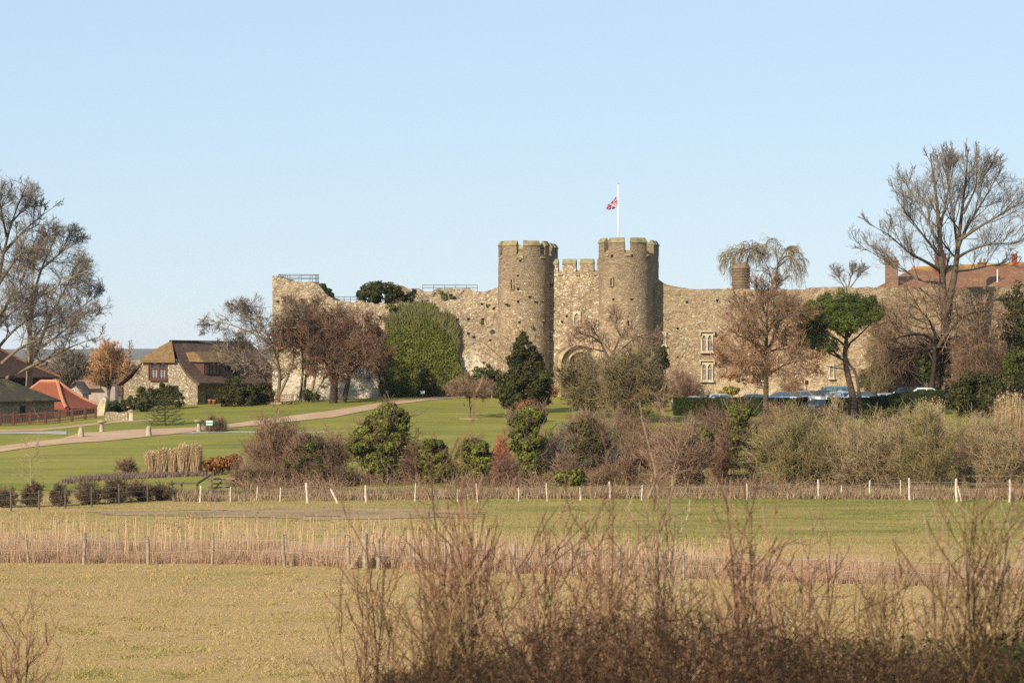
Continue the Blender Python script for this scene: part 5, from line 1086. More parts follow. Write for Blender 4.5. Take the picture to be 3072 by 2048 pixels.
i = np.arange(11)[:, None]*60+np.arange(59); structure(MB().add(np.stack([X, Y_, hz], -1).reshape(-1, 3), np.stack([i, i+1, i+61, i+60], -1).reshape(-1, 4)).build('hills', M_hill))
# ================================================================ plants against the castle
# ivy on the curtain wall: pale stems at the fringe, dense leaves inside
def poly_in(px, py, poly):
    poly = np.asarray(poly, float); r = np.zeros(px.shape, bool); j = len(poly)-1
    for i in range(len(poly)):
        xi, yi = poly[i]; xj, yj = poly[j]; c = ((yi > py) != (yj > py)) & (px < (xj-xi)*(py-yi)/(yj-yi+1e-12)+xi); r ^= c; j = i
    return r
outer = [(1168, 930), (1200, 915), (1290, 910), (1318, 935), (1352, 950), (1378, 985), (1384, 1040), (1378, 1090), (1395, 1120), (1440, 1150), (1470, 1192), (1320, 1196), (1180, 1194), (1140, 1185), (1132, 1120), (1134, 1060), (1148, 1000), (1152, 960)]
inner = [(1185, 965), (1215, 950), (1290, 952), (1330, 985), (1362, 1030), (1372, 1080), (1388, 1110), (1440, 1155), (1468, 1194), (1320, 1196), (1180, 1196), (1146, 1190), (1140, 1120), (1148, 1060), (1160, 1000)]
iv = thing('wall_ivy', 'large mound of green ivy with a pale fringe climbing the curtain wall', 'ivy', G(1260, 300))
def on_wall(u, v, off): 
    q = np.array([on_line(a, *CL, TL) for a in u]); y = q[:, 1]-off; return np.stack([(u-1536)/FPX*y, y, EYE-(v-1065)/FPX*y], -1)
n = 60000; u = rng.uniform(1125, 1475, n); v = rng.uniform(905, 1198, n)
wob = 14*fbm(xyz(u*.03, v*.03, 0), 3); k = poly_in(u+wob, v+wob, inner); u, v = u[k], v[k]
bulge = .35+.95*np.clip((v-960)/200, 0, 1)**1.3+.22*fbm(xyz(u*.045, v*.045, 3), 3)+rng.uniform(-.3, .12, len(u))
P = on_wall(u, v, np.maximum(bulge, .1)); dk = np.clip(.52+.3*fbm(xyz(u*.05, v*.05, 8), 3)+rng.normal(0, .16, len(u))-.16*smooth((v-1060)/120), 0, 1)
MB().leaves(P, np.array([-.2, -1, .35])+.75*rng.normal(size=P.shape), .105*rng.uniform(.7, 1.3, len(P)), dk, .8).build('foliage', L_wall, iv)
n = 17000; u = rng.uniform(1130, 1400, n); v = rng.uniform(905, 1130, n); k = (rng.uniform(0, 1, n) < .7) & poly_in(u+12*fbm(xyz(u*.05, v*.02, 1), 3), v+16*fbm(xyz(u*.08, v*.02, 4), 3), outer) & (~poly_in(u, v+12, inner) | (rng.uniform(0, 1, n) < .10)); u, v = u[k], v[k]
P = on_wall(u, v, .28+.3*rng.uniform(0, 1, len(u))); ln = rng.uniform(.3, .9, len(u))
mb = MB(); d = np.stack([.35*(u-1260)/120+.15*rng.normal(size=len(u)), -.2*np.ones(len(u)), np.ones(len(u))], -1); d /= np.linalg.norm(d, axis=1, keepdims=True)
mb.tubes(np.stack([P-d*ln[:, None]/2, P+d*ln[:, None]/2], 1), np.full((len(P), 2), .022), 3, np.clip(rng.normal(.5, .2, len(P)), 0, 1)); mb.leaves(P[::2], np.array([-.2, -1, .3])+.8*rng.normal(size=P[::2].shape), .075, np.clip(rng.normal(.45, .2, len(P[::2])), 0, 1))
mb.build('fringe', L_fringe, iv)
def wall_bush(label, name, blobs, Y, n, size, m, base=None, **k):
    b0 = base if base is not None else uv(blobs[0][0], blobs[0][1]+blobs[0][3], Y); return leafy(name, label, 'bush', b0, [pxblob(*q, Y) for q in blobs], n, size, m, **k)
wall_bush('round dark evergreen bush growing on top of the castle wall', 'evergreen_bush', [(1140, 878, 62, 30), (1110, 885, 42, 26), (1180, 888, 34, 24), (1130, 866, 40, 20)], 306, 9000, .11, L_dark, clumps=30, cr=.28)
wall_bush('dark ivy hanging over the sloping broken end of the corner tower', 'ivy_bush', [(965, 862, 14, 12), (980, 875, 14, 14), (993, 886, 9, 10)], 304.2, 1500, .10, L_ivyd)
wall_bush('small evergreen bush on the wall top beside the square masonry block', 'evergreen_bush', [(1222, 893, 16, 16), (1240, 880, 10, 14)], 307, 900, .10, L_dark)
for lab, u, v, r, Y in (('green weeds growing near the parapet on the left edge of the left tower', 1503, 769, 8, cL[1]-1.0), ('long green weed streak on the left tower below its arrow slit', 1522, 915, 6, cL[1]-2.1), ('green weed tuft low on the left tower near its centre', 1594, 981, 7, cL[1]-2.55),
   ('green weeds rooted where the entrance wall meets the left tower', 1658, 853, 8, 299.8), ('olive moss cushion on the broken inner wall below the long railing', 1340, 884, 22, 307.9), ('green weed patch near the top of the curtain wall beside the left tower', 1468, 918, 8, 299.4), ('hanging green weeds on the curtain wall beside the left tower', 1446, 970, 8, 299.9),
   ('green moss on the corner tower top near the middle of its railing', 908, 856, 12, 304.2), ('green moss on the corner tower top near its outer edge', 880, 850, 9, 304.4), ('strip of green growth along the curtain wall top above the ivy mound', 1170, 922, 16, 301.2)):
    P, Nn, T = foliage_pts([pxblob(u, v, r, r*.75, Y, .4)], int(60+r*22), 6, .5); tag(MB().leaves(P, Nn, .09, T).build('wall_weeds', L_ivy, at=uv(u, v, Y)), lab, 'wall plant', 'weeds rooted in the castle walls')
for lab, pts, Y, n, sz, m in (('tall dark pointed evergreen in front of the left gatehouse tower', [(1570, 1045, 32, 40), (1572, 1085, 52, 45), (1545, 1125, 52, 50), (1605, 1130, 48, 55), (1575, 1165, 76, 52), (1530, 1180, 40, 36), (1620, 1185, 38, 34), (1565, 1205, 60, 30), (1568, 1018, 18, 22)], 268, 26000, .11, L_dark),
  ('dark green bush against the pale wall base left of the tall evergreen', [(1450, 1125, 32, 34), (1480, 1150, 34, 42), (1425, 1160, 30, 34)], 295, 6500, .11, L_ivyd), ('low dark upright bush at the foot of the ivy mound near the small sign', [(1282, 1155, 22, 42), (1275, 1125, 14, 24)], 296, 2600, .10, L_dark),
  ('small narrow dark conifer before the wall right of the gatehouse', [(1990, 1052, 9, 16), (1990, 1072, 16, 18), (1990, 1092, 20, 18)], 290, 2200, .09, L_dark)):
    leafy('evergreen_tree' if n > 2500 and n > 20000 else 'evergreen_bush', lab, 'evergreen', G(pts[0][0], Y), [pxblob(*q, Y) for q in pts], n, sz, m, clumps=34, cr=.30)
# bushes by the stone house
for lab, pts, Y, n, m in (('big round dark bush against the shaded side of the stone house', [(705, 1175, 40, 42), (735, 1185, 36, 36), (680, 1190, 26, 32)], 287, 7000, L_dark), ('yellow-flecked dark bush right of the big round bush by the house', [(785, 1175, 34, 34), (800, 1195, 26, 24), (765, 1195, 24, 22)], 289, 4000, L_yew),
  ('dark bush hiding the porch below the red-framed gable window', [(490, 1185, 32, 34), (530, 1195, 28, 26), (450, 1190, 30, 30), (425, 1180, 16, 24)], 285, 7000, L_dark), ('bronze-green bush in front of the house gable beside the dark clipped hedge', [(430, 1212, 28, 22), (400, 1205, 22, 20)], 282, 3200, L_yew),
  ('dark mound of garden hedge behind the low pale wall', [(340, 1225, 36, 20), (375, 1222, 30, 22), (318, 1226, 18, 20)], 286, 6000, L_hedge), ('small dark shrub at the foot of the trees beside the red-brown bench', [(925, 1185, 18, 18), (945, 1190, 14, 14)], 290, 1500, L_ivyd)):
    leafy('garden_bush', lab, 'bush', G(pts[0][0], Y), [pxblob(*q, Y) for q in pts], n, .10, m)
P_ = GV(640, 1296); leafy('bushy_shrub', 'bushy grey-green shrub around the green notice board beside the drive', 'shrub', P_, [pxblob(645, 1276, 28, 20, P_[1]+.6), pxblob(660, 1282, 18, 16, P_[1]+.6)], 1500, .07, L_yew, twigs=(260, .5, T_brown))
def col_shrub(u, v, r): return GV(u, v)

# ================================================================ cars and hedges
M_carglass = flat_mat('car_glass', (.03, .05, .055), .05, .6, na=.3, ns=.5); M_tyre = flat_mat('tyre_rubber', (.02, .02, .02), .9, .1); M_lamp = flat_mat('headlamp', (.7, .72, .72), .1, .6); M_rim = flat_mat('wheel_rim', (.4, .41, .42), .35, .5, .7)
def paint(name, c, metal=.2): return flat_mat(name, c, .28, .5, metal, ns=.5, na=.05, coat=.8)
CAR = {'hatch': [(-2.0, .62, .66), (-1.93, .80, .84), (-1.72, .9, .93), (-1.45, .93, 1.34), (-1.2, .95, 1.42), (-.3, .96, 1.46), (.25, .95, 1.42), (.95, .93, .97), (1.5, .86, .88), (1.85, .74, .76), (2.02, .55, .58)],
       'saloon': [(-2.25, .66, .70), (-2.15, .84, .87), (-1.6, .95, .97), (-1.0, .95, 1.33), (-.6, .95, 1.41), (0, .96, 1.43), (.45, .95, 1.38), (1.15, .93, .96), (1.75, .85, .87), (2.1, .74, .76), (2.28, .55, .58)],
       'estate': [(-2.25, .62, .66), (-2.2, .85, .9), (-2.1, .93, 1.2), (-1.85, .95, 1.42), (-1.2, .96, 1.48), (0, .97, 1.49), (.45, .96, 1.44), (1.1, .94, .98), (1.75, .88, .9), (2.1, .76, .78), (2.25, .55, .58)]}
def car(label, u, Y, ang, kind, m, roof_v=None, z=None):
    P = G(u, Y); P[2] = float(ground(P[0], Y)) if z is None else z
    t = thing('parked_car', label, 'car', P, 'cars parked behind the hedge'); st = np.array(CAR[kind]); ca, sa = math.cos(ang), math.sin(ang)
    def loc(q): q = np.asarray(q, float); return P+np.stack([q[..., 0]*ca-q[..., 1]*sa, q[..., 0]*sa+q[..., 1]*ca, q[..., 2]], -1)
    w = .84*np.clip(1-(np.abs(st[:, 0])/2.5)**5, .72, 1); h = st[:, 2]-st[:, 1]; wr = w-.02-.30*np.clip(h/.5, 0, 1)
    sec = np.stack([np.stack([st[:, 0], -w*.94, 0*w+.22], -1), np.stack([st[:, 0], -w, 0*w+.5], -1), np.stack([st[:, 0], -w*.98, st[:, 1]], -1), np.stack([st[:, 0], -wr, st[:, 2]-.04*(h > .1)], -1), np.stack([st[:, 0], -wr*.6, st[:, 2]], -1)], 1)
    full = np.concatenate([sec, sec[:, ::-1]*[1, -1, 1]], 1); n, m_ = full.shape[:2]; i = np.arange(n-1)[:, None]*m_; j = np.arange(m_); j2 = (j+1) % m_
    mb = MB(); F = np.stack([i+j, i+m_+j, i+m_+j2, i+j2], -1).reshape(-1, 4); mb.add(loc(full.reshape(-1, 3)), F)
    for e in (0, n-1):
        f = full[e]; c = f.mean(0); V = np.r_[f, [c]]; q = np.stack([j, j2, np.full(m_, m_)], -1); mb.add(loc(V), q if e == 0 else q[:, ::-1])
    b = mb.build('body', m, t, True)
    def glass(q, name='window'):
        V = np.asarray(q, float); MB().add(loc(V), [[0, 1, 2, 3]]).build(name, M_carglass, t)
    hi = np.nonzero(h > .3)[0]; a, z_ = hi[0], hi[-1]
    for s in (-1, 1):
        xs_ = np.linspace(st[a, 0]+.1, st[z_, 0]+.05, 4); xm = (st[a, 0]+st[z_, 0])/2
        for x0, x1, dx0, dx1 in ((st[a, 0]-.12, xm-.06, .34, 0), (xm+.06, st[z_, 0]+.42, 0, -.42)):
            zz = [.97, .97, 1.34, 1.34]; q = []
            for x, zq in ((x0, .97), (x1, .97), (x1+dx1, 1.33), (x0+dx0, 1.33)):
                bw = np.interp(x, st[:, 0], w)*.98; rw_ = .84*.98-.30; f_ = (zq-.95)/.47; q.append((x, s*(bw*(1-f_)+(rw_)*f_+.015), zq))
            glass(q if s < 0 else q[::-1])
    x0, x1 = st[z_, 0], st[z_+1, 0]; glass([(x1-.06, -.66, st[z_+1, 2]+.05), (x1-.06, .66, st[z_+1, 2]+.05), (x0+.06, .5, st[z_, 2]+.005), (x0+.06, -.5, st[z_, 2]+.005)], 'windscreen')
    x0, x1 = st[a, 0], st[a-1, 0]; glass([(x1+.02, .62, st[a-1, 2]+.06), (x1+.02, -.62, st[a-1, 2]+.06), (x0-.03, -.48, st[a, 2]), (x0-.03, .48, st[a, 2])], 'rear_window')
    for x in (-1.3, 1.35):
        for s in (-1, 1):
            k = 16; aa = np.arange(k)*2*np.pi/k; ring_ = lambda r, y: np.stack([x+r*np.cos(aa), 0*aa+s*y, .31+r*np.sin(aa)], -1)
            V = np.concatenate([ring_(.31, .60), ring_(.31, .86), ring_(.19, .87)]); i_ = np.array([[0], [k]]); jj = np.arange(k); w_ = MB().add(loc(V), np.stack([i_+jj, i_+(jj+1) % k, i_+k+(jj+1) % k, i_+k+jj], -1).reshape(-1, 4)).build('wheel', M_tyre, t)
            V = np.r_[ring_(.19, .872), [[x, s*.85, .31]]]; MB().add(loc(V), np.stack([jj, (jj+1) % k, np.full(k, k)], -1)).build('rim', M_rim, w_)
    for s in (-1, 1): MB().box(loc([st[-2, 0]+.05, s*.56, .66]), (.16, .34, .13), np.array([[ca, sa, 0], [-sa, ca, 0], [0, 0, 1]])).build('headlight', M_lamp, t)
    return t
pi = math.pi
silver = paint('silver_paint', (.42, .44, .46), .5); blue = paint('dark_blue_paint', (.03, .045, .11)); black = paint('black_paint', (.012, .012, .014)); white = paint('white_car_paint', (.72, .72, .70), 0); teal = paint('teal_paint', (.07, .16, .21), .4); pale = paint('pale_blue_paint', (.42, .52, .56), .3); maroon = paint('maroon_paint', (.10, .02, .025)); mid = paint('metallic_blue_paint', (.06, .10, .20), .4); grey = paint('grey_paint', (.16, .17, .19), .4)
def cz(v, Y, h=1.45): return zof(v, Y)-h
car('silver-blue parked car, only its roof showing over the hedge below the double windows', 2085, 279, .1, 'saloon', silver, z=cz(1186, 279))
car('silver parked car beside the small green bush by the wall, roof just over the hedge', 2172, 281, .15, 'hatch', silver, z=cz(1180, 281))
car('dark blue parked car directly behind the orange-leaved tree', 2268, 282, .0, 'saloon', blue, z=cz(1180, 282))
car('metallic blue parked car right of the orange-leaved tree, windscreen glinting', 2362, 283, -.5, 'saloon', mid, z=cz(1173, 283))
car('dark grey parked car under the small box on a post', 2428, 285, -.6, 'hatch', grey, z=cz(1171, 285))
car('black and silver-edged parked car between the dark grey car and the teal car', 2478, 288, -.7, 'saloon', black, z=cz(1168, 288))
car('teal parked car, highest of the cars beside the pine trunk', 2528, 291, -.35, 'estate', teal, z=cz(1159, 291))
car('pale blue estate car in front of the teal car, cut by the pine trunk', 2545, 280, .12, 'estate', pale, z=cz(1174, 280))
car('dark blue parked car just right of the pine trunk', 2602, 283, -.3, 'saloon', blue, z=cz(1173, 283))
car('maroon parked car between the pine and the dark evergreen', 2640, 288, .1, 'hatch', maroon, z=cz(1180, 288))
car('silver hatchback with pale bonnet beside the maroon car', 2672, 284, .2, 'hatch', silver, z=cz(1178, 284))
car('white hatchback at the high end of the hedge', 2756, 287, pi+.12, 'hatch', white, z=cz(1162, 287))
car('black parked car behind the white hatchback', 2740, 292, .2, 'estate', black, z=cz(1158, 292))
car('dark blue parked car past the white hatchback', 2790, 290, .3, 'saloon', blue, z=cz(1163, 290))
car('black car seen through the gap in the clipped hedge', 2456, 272, pi+.9, 'hatch', black, z=cz(1197, 272))
car('green-grey car seen low under the curved hedge end', 2712, 276, .1, 'saloon', teal, z=cz(1212, 276))
def hedge(label, pts, Y, n, depth=1.3):
    """clipped hedge: box-like leaf mass; pts = (u, vtop, vbottom) along its run"""
    pts = np.array(pts, float); b = G(pts[0, 0], Y); t = thing('clipped_hedge', label, 'hedge', b)
    u = rng.uniform(pts[0, 0], pts[-1, 0], n); vt = np.interp(u, pts[:, 0], pts[:, 1]); vb = np.interp(u, pts[:, 0], pts[:, 2]); f = rng.uniform(0, 1, n); top = rng.uniform(0, 1, n) < .42
    d = np.where(top, rng.uniform(0, depth, n), 0)+.10*fbm(xyz(u*.06, f*4, 0), 2); P = uv(0, 0, Y)*0+np.stack([(u-1536)/FPX*(Y+d), Y+d, EYE-((np.where(top, vt, vt+(vb-vt)*f))-1065)/FPX*Y], -1)
    P[:, 2] += .12*fbm(xyz(u*.05, 0, 2), 3)+rng.normal(0, .04, n); N_ = np.where(top[:, None], [0, 0, 1.], [0, -1., .1])+.7*rng.normal(size=(n, 3))
    MB().leaves(P, N_, .075*rng.uniform(.7, 1.3, n), np.clip(.45+.4*fbm(xyz(u*.03, f*5, 6), 3)+rng.normal(0, .15, n), 0, 1)).build('foliage', L_hedge, t)
    k = np.linspace(pts[0, 0], pts[-1, 0], 14); lo = np.array([uv(a, np.interp(a, pts[:, 0], pts[:, 2]), Y+.35) for a in k]); hi_ = np.array([uv(a, np.interp(a, pts[:, 0], pts[:, 1])+4, Y+.35) for a in k]); mb = MB(); V = np.concatenate([lo, hi_, hi_+[0, depth-.6, 0], lo+[0, depth-.6, 0]]); j = np.arange(13)
    for r in range(4): a0, a1 = r*14, ((r+1) % 4)*14; mb.add(V, np.stack([a0+j, a0+j+1, a1+j+1, a1+j], -1))
    for e, o in ((0, 1), (13, -1)): mb.add(V, np.array([[e, 14+e, 28+e, 42+e]][::o]))
    mb.build('branches', M_barkdark, t)
hedge('long straight clipped hedge hiding parked cars, under the orange-leaved tree', [(2020, 1195, 1258), (2200, 1195, 1262), (2424, 1195, 1262)], 269, 26000)
hedge('clipped hedge rising to the right of the pine trunk, past the gap', [(2482, 1198, 1258), (2560, 1197, 1255), (2640, 1192, 1245), (2700, 1180, 1232), (2760, 1175, 1222), (2830, 1172, 1215)], 272, 22000)
for lab, pts, Y, n, m, sz in (('large dark rounded evergreen at the end of the hedge below the tall trees', [(2925, 1180, 78, 62), (2880, 1195, 44, 48), (2970, 1190, 50, 54), (2940, 1150, 50, 30)], 268, 14000, L_dark, .11), ('bronze-green evergreen behind the parked cars right of the pine', [(2655, 1130, 62, 44), (2610, 1140, 36, 36), (2710, 1120, 46, 40), (2690, 1090, 40, 26)], 296, 12000, L_yew, .12),
  ('ivy-wrapped dark bush at the foot of the tallest bare tree', [(2785, 1105, 30, 44), (2810, 1060, 22, 40), (2770, 1060, 22, 30)], 290, 4500, L_ivyd, .12), ('dark bush at the picture edge behind the lower pine clump', [(3020, 1170, 50, 50), (3060, 1190, 40, 40)], 270, 5000, L_yew, .11),
  ('tall olive bush by the wall at the picture edge above the pine clumps', [(3045, 900, 40, 60), (3075, 960, 46, 90), (3040, 1000, 46, 60)], 291, 9000, L_yew, .12), ('small green bush at the wall foot beside the silver car', [(2190, 1172, 28, 14), (2172, 1178, 16, 10)], 292, 1500, L_gold, .09),
  ('yellow-green bush at the wall foot behind the broad bare trees', [(1975, 1182, 30, 20), (1950, 1190, 20, 14)], 282, 1800, L_gold, .09), ('small bright rusty bush beside the tall dark evergreen', [(1662, 1172, 14, 18)], 280, 700, L_rust, .08), ('rusty orange bush at the foot of the tall dark evergreen', [(1578, 1222, 26, 22), (1560, 1232, 16, 14)], 255, 1500, L_rust, .08)):
    leafy('evergreen_bush' if m in (L_dark, L_yew, L_ivyd) else 'garden_bush', lab, 'bush', G(pts[0][0], Y), [pxblob(*q, Y) for q in pts], n, sz, m, clumps=30, cr=.32)
bare_shrub('bare_shrub', 'pinkish-red bare shrub fanning up before the wall left of the double windows', 'shrub', G(2045, 284), 1985, 2092, 1082, T_pink, 14, (9, 6, 4), .05, fan=.9)
bare_shrub('bare_shrub', 'dark reddish low bare shrub at the wall foot under the pinkish fanning shrub', 'shrub', G(2060, 280), 2015, 2110, 1130, T_red, 10, (9, 6, 3), .05)
bare_shrub('bare_shrub', 'russet bare shrub between the broad bare trees and the pinkish fanning shrub', 'shrub', G(1985, 275), 1925, 2030, 1090, T_brown, 12, (9, 6, 4), .05)
bare_shrub('bare_shrub', 'low brown bare thicket at the wall foot right of the orange-leaved tree', 'shrub', G(2385, 290), 2310, 2440, 1140, T_brown, 12, (8, 6, 3), .04)
bare_shrub('bare_shrub', 'tall dark bare shrub at the foot of the wall behind the large rounded evergreen', 'shrub', G(2930, 286), 2850, 3030, 985, T_brown, 14, (9, 7, 4), .07)
bare_shrub('bare_shrub', 'wide brown bare shrub against the wall left of the tallest bare tree', 'shrub', G(2700, 294), 2620, 2790, 940, T_brown, 14, (9, 7, 4), .07)
bare_shrub('bare_shrub', 'dark bare shrub against the wall at the picture edge', 'shrub', G(3030, 293), 2960, 3100, 900, T_olive, 14, (9, 7, 4), .07)
bare_shrub('bare_shrub', 'tall brown bare tangle covering the wall right of the tallest bare tree', 'shrub', G(2905, 290), 2830, 3000, 900, T_umber, 16, (10, 8, 4), .07)
bare_shrub('bare_shrub', 'drab bare tangle in front of the wall between the pine and the arching tree', 'shrub', G(2640, 293), 2580, 2720, 930, T_drab, 14, (10, 8, 4), .07)
# ================================================================ garden edge: shrub belt, beds, fences
def gp_(u, Y): return G(u, Y)
def ivy(label, blobs, Y, ub, n, m=None, tw=None, tm=None, size=.092, name='ivy_clad_tree', cat='ivy-clad tree', clumps=30, cr=.33):
    base_ = gp_(ub, Y); st = [[base_-[0, 0, .2], (base_*.5+b[0]*.5)+rng.normal(0, .2, 3), b[0]] for b in [pxblob(*q, Y) for q in blobs]]
    return leafy(name, label, cat, base_, [pxblob(*q, Y) for q in blobs], int(n*1.7), size, m or L_ivy, stems=st, clumps=clumps, cr=cr, twigs=(tw, .9, tm or T_brown) if tw else None)
ivy('biggest ivy-clad tree, a round bright-leaved head on a dark stem, above the gravel drive', [(1160, 1265, 58, 52), (1120, 1300, 58, 50), (1090, 1335, 44, 48), (1150, 1350, 52, 50), (1185, 1300, 40, 44), (1190, 1245, 34, 34), (1130, 1390, 40, 34), (1150, 1425, 26, 36)], 200, 1150, 22000, tw=260)
ivy('tall slim ivy-clad column right of the red dogwood', [(1590, 1255, 46, 34), (1570, 1290, 48, 44), (1585, 1335, 48, 44), (1590, 1380, 42, 42), (1610, 1425, 36, 40), (1600, 1460, 26, 30), (1610, 1250, 30, 26)], 201, 1605, 17000, tw=160)
ivy('dark ivy mass tangled with brown twigs left of the biggest ivy-clad tree', [(930, 1350, 44, 42), (900, 1390, 42, 44), (960, 1395, 48, 44), (935, 1440, 56, 40), (985, 1440, 34, 36), (900, 1460, 30, 30)], 199, 945, 15000, L_ivyd, 700)
ivy('low dark evergreen tangle behind the white posts left of the dark ivy mass', [(760, 1440, 50, 34), (810, 1450, 46, 34), (720, 1455, 24, 30), (850, 1460, 36, 32)], 198, 790, 9000, L_ivyd, 400)
ivy('ivy bush on the near side of the lawn, left one of the twin low clumps', [(1300, 1355, 46, 38), (1285, 1390, 38, 36), (1320, 1400, 36, 38), (1300, 1430, 36, 30)], 200, 1300, 9000, tw=90)
ivy('ivy bush on the near side of the lawn, right one of the twin low clumps', [(1425, 1350, 46, 30), (1405, 1385, 38, 32), (1450, 1380, 32, 34), (1420, 1420, 44, 36), (1400, 1450, 26, 30)], 200, 1415, 10000, tw=90)
ivy('ivy-cored tree with wide drooping bare twigs right of the slim ivy column', [(1760, 1290, 50, 34), (1780, 1325, 48, 38), (1740, 1340, 36, 34), (1765, 1380, 30, 36), (1770, 1420, 24, 30)], 202, 1770, 8000, L_ivyd, 400)
bare_shrub('bare_tree', 'wide drooping bare crown over the ivy-cored tree', 'tree', gp_(1752, 203), 1635, 1850, 1248, T_grey, 14, (10, 7, 4), .05, fan=1)
ivy('small ivy clump low behind the white posts below the ivy-cored tree', [(1690, 1445, 40, 28), (1670, 1455, 26, 24), (1725, 1435, 26, 26)], 198, 1695, 3800)
ivy('glossy ivy-clad trunk beside the pale forked stem', [(2090, 1310, 44, 34), (2080, 1350, 48, 40), (2060, 1395, 44, 40), (2070, 1435, 42, 36), (2050, 1465, 30, 24), (2110, 1330, 34, 34)], 196, 2075, 13000)
ivy('tall narrow ivy-clad trunk left of the lichen-covered shrubs', [(2215, 1240, 34, 26), (2205, 1275, 34, 32), (2200, 1320, 32, 34), (2185, 1365, 26, 30), (2235, 1225, 20, 18)], 204, 2200, 7000, tw=90)
ivy('dark evergreen bush below the curved hedge end', [(2640, 1255, 46, 34), (2620, 1290, 36, 30), (2680, 1250, 34, 28)], 222, 2640, 6000, L_yew, name='evergreen_bush', cat='bush')
ivy('deep green ivy inside the lichened shrub below the pine', [(2470, 1370, 34, 50), (2350, 1340, 34, 40), (2290, 1350, 22, 40)], 199, 2440, 5000, L_ivyd)
BS = [('wide rounded bare brown shrub left of the dark ivy mass', 790, 201, 695, 925, 1252, T_brown, 16, (10, 8, 5)), ('loose bare twigs standing over the dark ivy mass', 985, 201, 880, 1080, 1290, T_brown, 8, (9, 6, 4)), ('bare grey twigs over the biggest ivy-clad tree', 1150, 201, 1090, 1275, 1196, T_grey, 6, (7, 6, 3)),
  ('tangled bare shrub right of the biggest ivy-clad tree', 1235, 200, 1180, 1290, 1300, T_red, 9, (8, 6, 4)), ('red dogwood shrub between the twin ivy clumps and the slim ivy column', 1500, 206, 1458, 1548, 1288, T_dog, 16, (7, 5, 3)), ('brown bare shrub hiding the rail fence below the red dogwood', 1510, 198, 1450, 1570, 1370, T_red, 10, (8, 6, 3)),
  ('low bare shrub between the slim ivy column and the ivy-cored tree', 1690, 199, 1640, 1740, 1345, T_brown, 10, (9, 6, 4)), ('low tangle of bare brambles beneath the ivy-cored tree', 1810, 198, 1760, 1880, 1380, T_brown, 9, (8, 5, 3)), ('thin bare brown sapling clump before the far rail fence', 1890, 198, 1840, 1950, 1330, T_brown, 8, (8, 5, 3)),
  ('broad bare pink-brown tree with a pale forked stem', 2030, 193, 1925, 2135, 1222, T_pink, 12, (10, 7, 4)), ('reddish bare shrub between the glossy ivy trunk and the narrow ivy trunk', 2160, 201, 2120, 2215, 1215, T_red, 11, (9, 6, 4)), ('bare brown shrub right of the narrow ivy trunk', 2260, 205, 2215, 2320, 1240, T_brown, 11, (9, 6, 4)),
  ('yellowish lichened bare shrub, left of the lichened trio', 2395, 198, 2275, 2520, 1240, T_olive, 18, (11, 8, 5)), ('brown bare shrub behind the lichened trio below the hedge gap', 2500, 215, 2430, 2600, 1210, T_tan, 14, (9, 7, 4)), ('tan lichened bare shrub, middle of the lichened trio', 2590, 197, 2495, 2720, 1255, T_tan, 18, (11, 8, 5)),
  ('tall yellow-lichened bare tree, right of the lichened trio', 2790, 196, 2690, 2900, 1215, T_olive, 18, (11, 8, 5)), ('brown bare shrub beside the tall yellow-lichened tree', 2930, 203, 2850, 3000, 1270, T_brown, 14, (9, 7, 4)), ('bare lichened bush at the picture edge above the last white post', 3010, 197, 2910, 3110, 1290, T_tan, 16, (10, 8, 4)),
  ('dark red bare shrub at the picture edge behind the lichened bush', 3050, 206, 3000, 3120, 1270, T_dog, 12, (8, 6, 4)), ('tan bare shrub under the large rounded evergreen', 2900, 222, 2830, 2990, 1225, T_tan, 12, (9, 6, 4)), ('low russet shrub in front of the straight clipped hedge', 2130, 228, 2050, 2220, 1230, T_red, 14, (9, 6, 4)),
  ('low bare shrub in front of the straight clipped hedge beside the orange-leaved tree', 2330, 232, 2240, 2430, 1225, T_brown, 14, (9, 6, 4)), ('pale brown shrub at the edge of the striped lawn below the broad bare trees', 1860, 225, 1780, 1960, 1235, T_brown, 13, (9, 6, 4)), ('low twiggy shrub below the left broad bare tree', 1720, 232, 1640, 1800, 1270, T_grey, 13, (9, 6, 4)), ('brown twiggy shrub between the broad bare trees and the pale forked stem', 1960, 215, 1890, 2030, 1240, T_red, 12, (9, 6, 4)),
  ('tall tan tangle between the lichened trio and the tall yellow-lichened tree', 2690, 207, 2610, 2780, 1225, T_tan, 15, (10, 7, 4)), ('drab thicket behind the lichened trio, under the curved hedge', 2740, 216, 2640, 2840, 1240, T_drab, 15, (10, 7, 4)), ('umber thicket beneath the pine trunk, behind the left lichened shrub', 2450, 222, 2350, 2560, 1235, T_umber, 15, (10, 7, 4)),
  ('umber thicket behind the broad pink-brown tree', 2090, 214, 2000, 2190, 1255, T_umber, 14, (10, 7, 4)), ('drab tangle behind the ivy-cored tree', 1800, 214, 1700, 1900, 1270, T_drab, 15, (10, 7, 4)), ('umber tangle behind the slim ivy column, under the tall dark evergreen', 1650, 212, 1560, 1750, 1300, T_umber, 12, (9, 7, 4)), ('thin brown tangle between the biggest ivy-clad tree and the left twin clump', 1240, 206, 1190, 1310, 1370, T_umber, 9, (8, 6, 4)), ('low drab tangle joining the twin ivy clumps', 1365, 203, 1310, 1420, 1390, T_drab, 8, (8, 6, 3)),
  ('low umber tangle at the foot of the dark ivy mass', 1030, 198, 985, 1090, 1400, T_umber, 9, (8, 6, 4)), ('drab thicket under the large rounded evergreen at the right', 2960, 214, 2880, 3060, 1270, T_drab, 14, (10, 7, 4)), ('brown thicket behind the sapling clump before the far rail fence', 1930, 208, 1850, 2010, 1290, T_brown, 13, (9, 7, 4)),
  ('small bare shrub beside the tan grass clumps', 385, 207, 345, 425, 1372, T_brown, 9, (8, 6, 3))]
